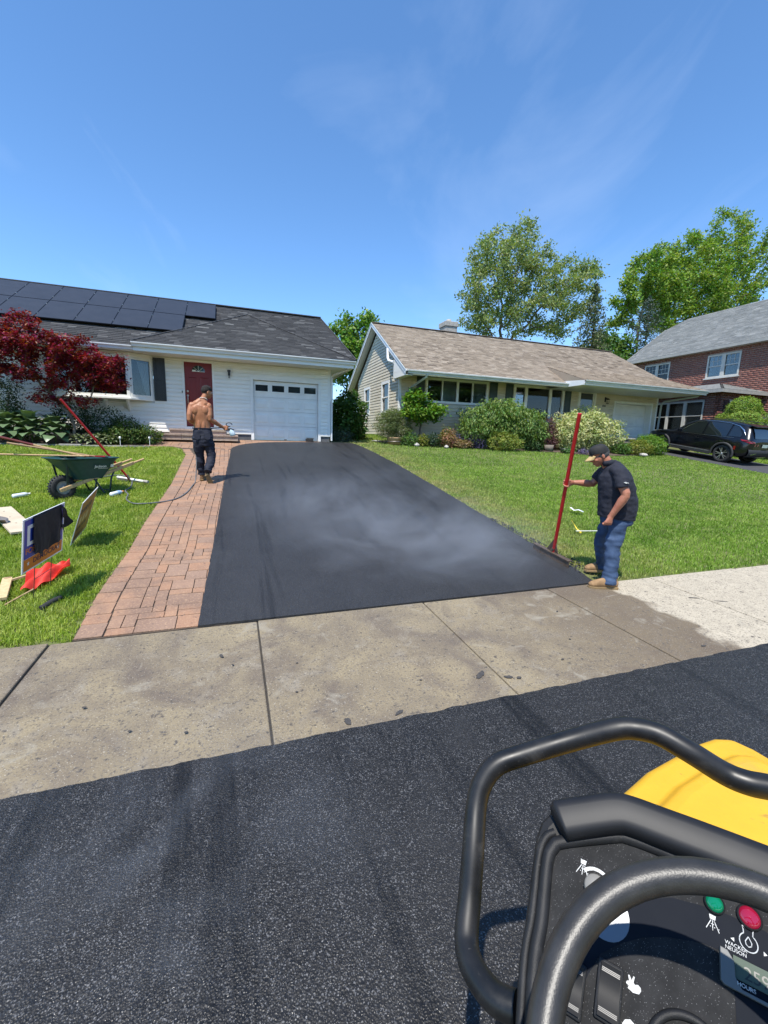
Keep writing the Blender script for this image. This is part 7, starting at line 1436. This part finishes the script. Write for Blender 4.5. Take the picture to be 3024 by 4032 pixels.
# pedestal and frame below the console
M_frame = mat('frame_black', (.014, .014, .015), (.022, .022, .022), scale=8, rough=.5); M_yel = mat('roller_yellow', (.72, .40, .025), (.66, .36, .022), scale=5, rough=.42, bump=.05, bscale=60)
def wear(m_, specs):
    """lay dust, scuffs and tar over a painted surface"""
    nt = m_.node_tree; b = nt.nodes['Principled BSDF']; bc = b.inputs['Base Color']; src = bc.links[0].from_socket if bc.links else tuple(bc.default_value); g = N(nt, 'ShaderNodeNewGeometry').outputs['Position']
    for col, sc, lo, hi in specs: src = mixnode(nt, src, col, noisefac(nt, g, sc, lo, hi, 6, 0.8))
    nt.links.new(src, b.inputs['Base Color'])
wear(M_yel, [((.42, .27, .06), 6, .56, .80), ((.10, .075, .04), 55, .69, .74), ((.16, .11, .05), 18, .66, .80)])
wear(M_rail, [((.055, .052, .048), 9, .56, .80), ((.09, .085, .08), 70, .66, .74)])
wear(M_hous, [((.05, .048, .045), 14, .58, .82), ((.11, .105, .10), 160, .68, .74)])
wear(M_print, [((.20, .20, .20), 400, .52, .66)])
mb = MB(); c0 = [PF(u, v, -.085) for u, v in ((-.13, -.14), (-.15, .06), (-.07, .13), (.17, .13), (.21, .05), (.19, -.14))]; mb.add([p for p in c0]+[Vector((p.x+.06, p.y+.02, -1.40)) for p in c0], [tuple(range(6)), tuple(range(6, 12))]+[(i, (i+1) % 6, 6+(i+1) % 6, 6+i) for i in range(6)]); mb.build('pedestal', M_frame, None, bevel=.02)
mb = MB(); mb.bb(.45, 1.75, -.28, .55, -1.45, -1.05); mb.build('frame', M_frame, None, bevel=.03)
hp = [(.66, .60), (.80, .655), (.93, .69), (1.02, .715), (1.26, .75), (1.34, .752), (1.385, .735), (1.40, .69), (1.405, .56), (1.43, .30), (1.43, -.28), (1.38, -.33), (.66, -.33)]
def hoodring(ins, z): 
    cx, cy = 1.03, .2; return [Vector((cx+(x-cx)*(1-ins), cy+(y-cy)*(1-ins), z)) for x, y in hp]
mb = MB(); mb.loft([hoodring(-.05, -1.22), hoodring(-.03, -1.0), hoodring(0, -.885), hoodring(.015, -.862), hoodring(.045, -.85), hoodring(.16, -.846), hoodring(.19, -.826), hoodring(.24, -.822)], cap=True); hood = mb.build('hood', M_yel, None)
md = hood.modifiers.new('b', 'BEVEL'); md.width = .012; md.segments = 3; md.limit_method = 'ANGLE'; md.angle_limit = R(25)
mb = MB(); Md = Matrix.Translation((1.1, .15, -1.475)) @ Matrix.Rotation(R(90), 4, 'X'); mb.lathe([(0, -.40), (.26, -.40), (.275, -.39), (.275, .39), (.26, .40), (0, .40)], 48, Md); mb.build('drum', mat('drum_steel', (.10, .095, .09), (.16, .15, .14), scale=9, rough=.4, metal=.7), None)
# guard rail
RP = [(.40, .405, -.95), (.388, .414, -.864), (.365, .442, -.872), (.356, .488, -.877), (.367, .527, -.877), (.394, .566, -.847), (.424, .609, -.791), (.452, .650, -.746), (.476, .669, -.712), (.511, .673, -.681), (.565, .658, -.658), (.661, .621, -.616), (.726, .583, -.579), (.757, .563, -.570), (.785, .532, -.567), (.815, .487, -.580), (.851, .448, -.601), (.872, .419, -.603), (.910, .385, -.600), (.99, .29, -.595), (1.03, .20, -.60), (1.03, .10, -.63), (1.0, .0, -.72), (.95, -.05, -.85), (.90, -.05, -1.05)]
mb = MB(); mb.tube(smooth_path(RP[1:], 6), .0215, 20); mb.build('guard_rail', M_rail, None)
# steering wheel
WC = Vector((.334, .090, -.471)); th = R(30); WN = (-H_*math.sin(th)+Vector((0, 0, math.cos(th)))).normalized(); WV = WN.cross(T_)
mb = MB(); mb.tube([WC+(T_*math.cos(a)+WV*math.sin(a))*.160 for a in [2*math.pi*k/72 for k in range(72)]], .0142, 24, closed=True); sw_ = mb.build('steering_wheel', M_grain, None)
for a in (R(205), R(335), R(270)):
    mb = MB(); d_ = T_*math.cos(a)+WV*math.sin(a); mb.tube([WC+d_*.03-WN*.02, WC+d_*.10-WN*.012, WC+d_*.155], [.013, .011, .010], 10); mb.build('spoke', M_frame, sw_)
mb = MB(); Mh = Matrix.Translation(WC) @ WN.to_track_quat('Z', 'Y').to_matrix().to_4x4(); mb.lathe([(0, .012), (.032, .010), (.038, -.005), (.038, -.03), (.022, -.035), (.022, -.16)], 24, Mh); mb.build('hub', M_frame, sw_)
# panel fittings
def flatp(pts, w, name, mt, par=None): mb = MB(); mb.add([PF(u, v, w) for u, v in pts], [tuple(range(len(pts)))]); return mb.build(name, mt, par, fix=False)
def circ(cu, cv, r_, n=28, a0=0, a1=360): return [(cu+r_*math.cos(R(a0+(a1-a0)*k/(n-1 if a1-a0 < 360 else n))), cv+r_*math.sin(R(a0+(a1-a0)*k/(n-1 if a1-a0 < 360 else n)))) for k in range(n)]
bo = [(-.115, -.10), (-.107, -.063), (-.099, -.035), (-.087, -.005), (-.066, .024), (-.041, .045), (-.015, .059), (.031, .068), (.077, .069), (.12, .06), (.15, .04)]; bi = [(.15, -.10), (.048, -.10), (.046, .002), (.040, .028), (.032, .030), (.018, .029), (-.020, .017), (-.045, .004), (-.065, -.011), (-.086, -.031), (-.098, -.06), (-.105, -.10)]
def strip(a, b_, w, name, mt):
    mb = MB(); bm = bmesh.new(); vs = [bm.verts.new(PF(u, v, w)) for u, v in a+b_]; f_ = bm.faces.new(vs); bmesh.ops.triangulate(bm, faces=[f_]); me = bpy.data.meshes.new(name); bm.to_mesh(me); bm.free(); return link(name, me, mt)
strip(bo, bi, -.0040, 'decal', M_decal)
flatp(circ(-.085, .010, .027), -.0034, 'round_sticker', mat('sticker_grey', (.13, .15, .18), rough=.35))
def spray_icon(cu, cv, s_):
    flatp([(cu-.0035*s_, cv+.004*s_), (cu+.0035*s_, cv+.004*s_), (cu+.0045*s_, cv+.010*s_), (cu-.0045*s_, cv+.010*s_)], -.0030, 'icon', M_print)
    for k in (-1, 0, 1):
        mb = MB(); mb.beam(PF(cu+.002*k*s_, cv+.003*s_, -.003), PF(cu+.0085*k*s_, cv-.010*s_, -.003), .0010*s_, .0004, N_); mb.build('icon', M_print, None)
        for q in (.4, .75): flatp(circ(cu+(.0045*k+.0022)*s_*q*1.6, cv+(.002-.010*q)*s_, .0007*s_, 6), -.0029, 'icon', M_print)
spray_icon(-.117, .046, .85); spray_icon(.027, .053, .75)
strip(circ(-.099, .030, .0225, 16, 55, 140), circ(-.099, .030, .0185, 16, 140, 55), -.003, 'dial_scale', M_print)
def turned(cu, cv, prof, name, mt, n=28, par=None): mb = MB(); mb.lathe(prof, n, Matrix.Translation(PF(cu, cv, -.0045)) @ N_.to_track_quat('Z', 'Y').to_matrix().to_4x4()); return mb.build(name, mt, par)
turned(-.099, .030, [(0, .013), (.0125, .013), (.014, .011), (.0145, 0)], 'knob', mat('knob_grey', (.20, .19, .17), rough=.5))
def lens(name, col):
    m_ = mat(name, col, rough=.08, spec=.8, coat=.6); return m_
for cu, cv, r_, nm, col in ((.029, .073, .0092, 'green_lamp', (.0, .16, .07)), (.063, .075, .0106, 'red_lamp', (.28, .006, .03))):
    turned(cu, cv, [(r_*1.18, 0), (r_*1.18, .004), (r_, .005)], 'lamp_bezel', M_hous); turned(cu, cv, [(r_, .004), (r_*.95, .0055), (r_*.7, .0078), (r_*.35, .009), (0, .0095)], nm, lens(nm+'_lens', col))
    flatp([(cu-.001, cv-r_*.6), (cu+.001, cv-r_*.6), (cu+.0012, cv+r_*.2), (cu-.0005, cv+r_*.3)], .0105, 'lamp_glint', M_print) if False else None
# oil icon
mb = MB(); pc = [(cu_, cv_) for cu_, cv_ in circ(.061, .050, .0085, 26, 120, 420)]; mb.tube([PF(u, v, -.003) for u, v in pc]+[PF(.0655, .061, -.003), PF(.0665, .064, -.003), PF(.0555, .064, -.003), PF(.0565, .061, -.003), PF(*pc[0], -.003)], .0007, 5); mb.tube([PF(u, v, -.003) for u, v in [(.061, .0555), (.058, .0505), (.0585, .0475), (.061, .046), (.0635, .0475), (.064, .0505), (.061, .0555)]], .0006, 5); mb.build('icon', M_print, None)
for s_ in (-1, 1): flatp([(.061+s_*.0135, .0485), (.061+s_*.017, .0465), (.061+s_*.0135, .0445)] if s_ < 0 else [(.0745, .0485), (.0745, .0445), (.078, .0465)], -.003, 'icon', M_print)
text_obj('WACKER', .0050, PF(.0385, .0395, -.0034), T_, V_, M_print, 'lettering', None, .00005, False); text_obj('NEUSON', .0050, PF(.0385, .0350, -.0034), T_, V_, M_print, 'lettering', None, .00005, False)
poly([(.033, .004), (.033, .034), (.040, .0335), (.046, .026), (.0465, .012), (.052, .0045), (.10, .0045), (.10, .0335), (.12, .0335), (.12, .001), (.036, .001)], -.006, .001, 'meter_bezel', mat('meter_grey', (.13, .13, .125), rough=.55), .0008)
poly([(.0455, .0118), (.108, .0118), (.108, .0318), (.0455, .0318)], -.006, -.002, 'lcd', mat('lcd_green', (.075, .10, .075), rough=.6, spec=.2)); text_obj('2598', .0165, PF(.0545, .0150, -.0019), T_, V_, mat('lcd_digit', (.015, .018, .016), rough=.4), 'digits', None, .00005, False, spacing=.95); text_obj('HOURS', .0050, PF(.0475, .0065, .0014), T_, V_, M_print, 'lettering', None, .00005, True)
def rocker(u0, u1, v0, v1):
    poly([(u0, v0), (u1, v0), (u1, v1), (u0, v1)], -.006, .003, 'switch', M_hous, .0025); o = None
    mb = MB(); uu = (u0+.003, u1-.003); L = v1-v0-.007; rows = []
    for k in range(9): t = k/8; rows.append([PF(u, v0+.0035+L*t, .0045+.0055*(abs(t-.5)*2)**1.6) for u in (uu[0], (uu[0]*2+uu[1])/3, (uu[0]+uu[1]*2)/3, uu[1])])
    mb.loft(rows, cap=False, closed=False); mb.build('rocker', mat('rocker_black', (.009, .009, .010), rough=.55, spec=.25), None)
    for t in (.10, .13, .16, .84, .87, .90): mb = MB(); v = v0+.0035+L*t; z = .0047+.0055*(abs(t-.5)*2)**1.6; mb.beam(PF(uu[0]+.001, v, z), PF(uu[1]-.001, v, z), .0009, .0009, N_); mb.build('rocker_rib', mat('rib_grey', (.05, .05, .052), rough=.4), None)
rocker(-.0875, -.0605, -.088, -.034); rocker(-.1195, -.0985, -.100, -.050); rocker(-.0875, -.0605, -.155, -.101)
# hare and tortoise speed symbols
flatp([(-.0555, -.0475), (-.050, -.0490), (-.044, -.0475), (-.0420, -.0440), (-.0425, -.0415), (-.0455, -.0400), (-.0485, -.0415), (-.0500, -.0400), (-.0490, -.0350), (-.0505, -.0345), (-.0520, -.0390), (-.0545, -.0355), (-.0560, -.0360), (-.0545, -.0405), (-.0570, -.0420), (-.0575, -.0440), (-.0545, -.0450)], -.003, 'hare_symbol', M_print)
flatp([(-.0585, -.0790), (-.056, -.0745), (-.051, -.0720), (-.046, -.0740), (-.0435, -.0785), (-.041, -.0780), (-.0405, -.0800), (-.0440, -.0815), (-.0470, -.0800), (-.0550, -.0800), (-.0570, -.0820)], -.003, 'tortoise_symbol', M_print)
lip([(-.034, -.10), (-.030, -.070), (-.018, -.052), (.0, -.043), (.020, -.044), (.045, -.060), (.055, -.10)], .0045, -.003, 'column_collar', M_hous, hous); poly([(-.028, -.12), (-.024, -.072), (-.014, -.057), (.0, -.050), (.018, -.051), (.040, -.064), (.048, -.12)], -.008, .0, 'column_boot', M_hous)
hr_.done()
# ---------------------------------------------------------------- steam rising off the hot asphalt
def steam_mat(name, scale, lo, hi, dens, off, stretch=(1, 1, 1.4)):
    m = bpy.data.materials.new(name); m.use_nodes = True; nt = m.node_tree; nt.nodes.clear(); o = N(nt, 'ShaderNodeOutputMaterial'); pv = N(nt, 'ShaderNodeVolumePrincipled'); pv.inputs['Color'].default_value = (.93, .95, 1, 1); pv.inputs['Anisotropy'].default_value = .2
    tc = N(nt, 'ShaderNodeTexCoord'); mp = N(nt, 'ShaderNodeMapping'); mp.inputs['Location'].default_value = off; mp.inputs['Scale'].default_value = stretch; nt.links.new(tc.outputs['Object'], mp.inputs[0])
    nz = N(nt, 'ShaderNodeTexNoise', inp={'Scale': scale, 'Detail': 5, 'Roughness': .62, 'Distortion': 1.1}); nt.links.new(mp.outputs[0], nz.inputs['Vector']); mr = N(nt, 'ShaderNodeMapRange', inp={'From Min': lo, 'From Max': hi, 'To Min': 0, 'To Max': dens}); nt.links.new(nz.outputs[0], mr.inputs[0])
    # fade out towards the faces of the box (generated coordinates 0..1)
    sx = N(nt, 'ShaderNodeSeparateXYZ'); nt.links.new(tc.outputs['Generated'], sx.inputs[0]); fac = mr.outputs[0]
    for i in range(3):
        a = N(nt, 'ShaderNodeMath', operation='MULTIPLY_ADD', inp={1: -1.0, 2: 1.0}); nt.links.new(sx.outputs[i], a.inputs[0]); p = N(nt, 'ShaderNodeMath', operation='MULTIPLY')
        nt.links.new(sx.outputs[i], p.inputs[0]) if i < 2 else p.inputs[0].__setattr__('default_value', .25); nt.links.new(a.outputs[0], p.inputs[1])
        q = N(nt, 'ShaderNodeMath', operation='MULTIPLY', inp={1: 4.0}); q.use_clamp = True; nt.links.new(p.outputs[0], q.inputs[0]); w = N(nt, 'ShaderNodeMath', operation='MULTIPLY'); nt.links.new(fac, w.inputs[0]); nt.links.new(q.outputs[0], w.inputs[1]); fac = w.outputs[0]
    nt.links.new(fac, pv.inputs['Density']); nt.links.new(pv.outputs[0], o.inputs['Volume']); return m
def steam(label, x0, x1, y0, y1, h, mt):
    mb = MB(); v = [Vector((x, y, gz(y)+.02+k*h)) for k in (0, 1) for x, y in ((x0, y0), (x1, y0), (x1, y1), (x0, y1))]
    mb.add(v, [(3, 2, 1, 0), (4, 5, 6, 7), (0, 1, 5, 4), (1, 2, 6, 5), (2, 3, 7, 6), (3, 0, 4, 7)]); tag(mb.build('steam', mt, None), label, 'steam', kind='stuff')
steam('brightest wisp of white steam over the driveway near the man with the lute', .8, 4.1, 3.8, 6.3, .45, steam_mat('steam_drive', 1.15, .42, .76, 2.9, (5.3, 1.4, 0), (.7, 1.15, 1.2)))
steam('thin steam drifting over the middle of the fresh driveway', -.2, 4.2, 4.6, 9.2, .5, steam_mat('steam_far', .9, .44, .80, 1.1, (1.3, 4.4, 0), (.8, 1.1, 1.2)))
steam('faint steam over the near strip of asphalt', -1.5, 1.1, .9, 2.3, .45, steam_mat('steam_near', 1.7, .48, .80, 1.2, (1.0, 2.0, 0)))
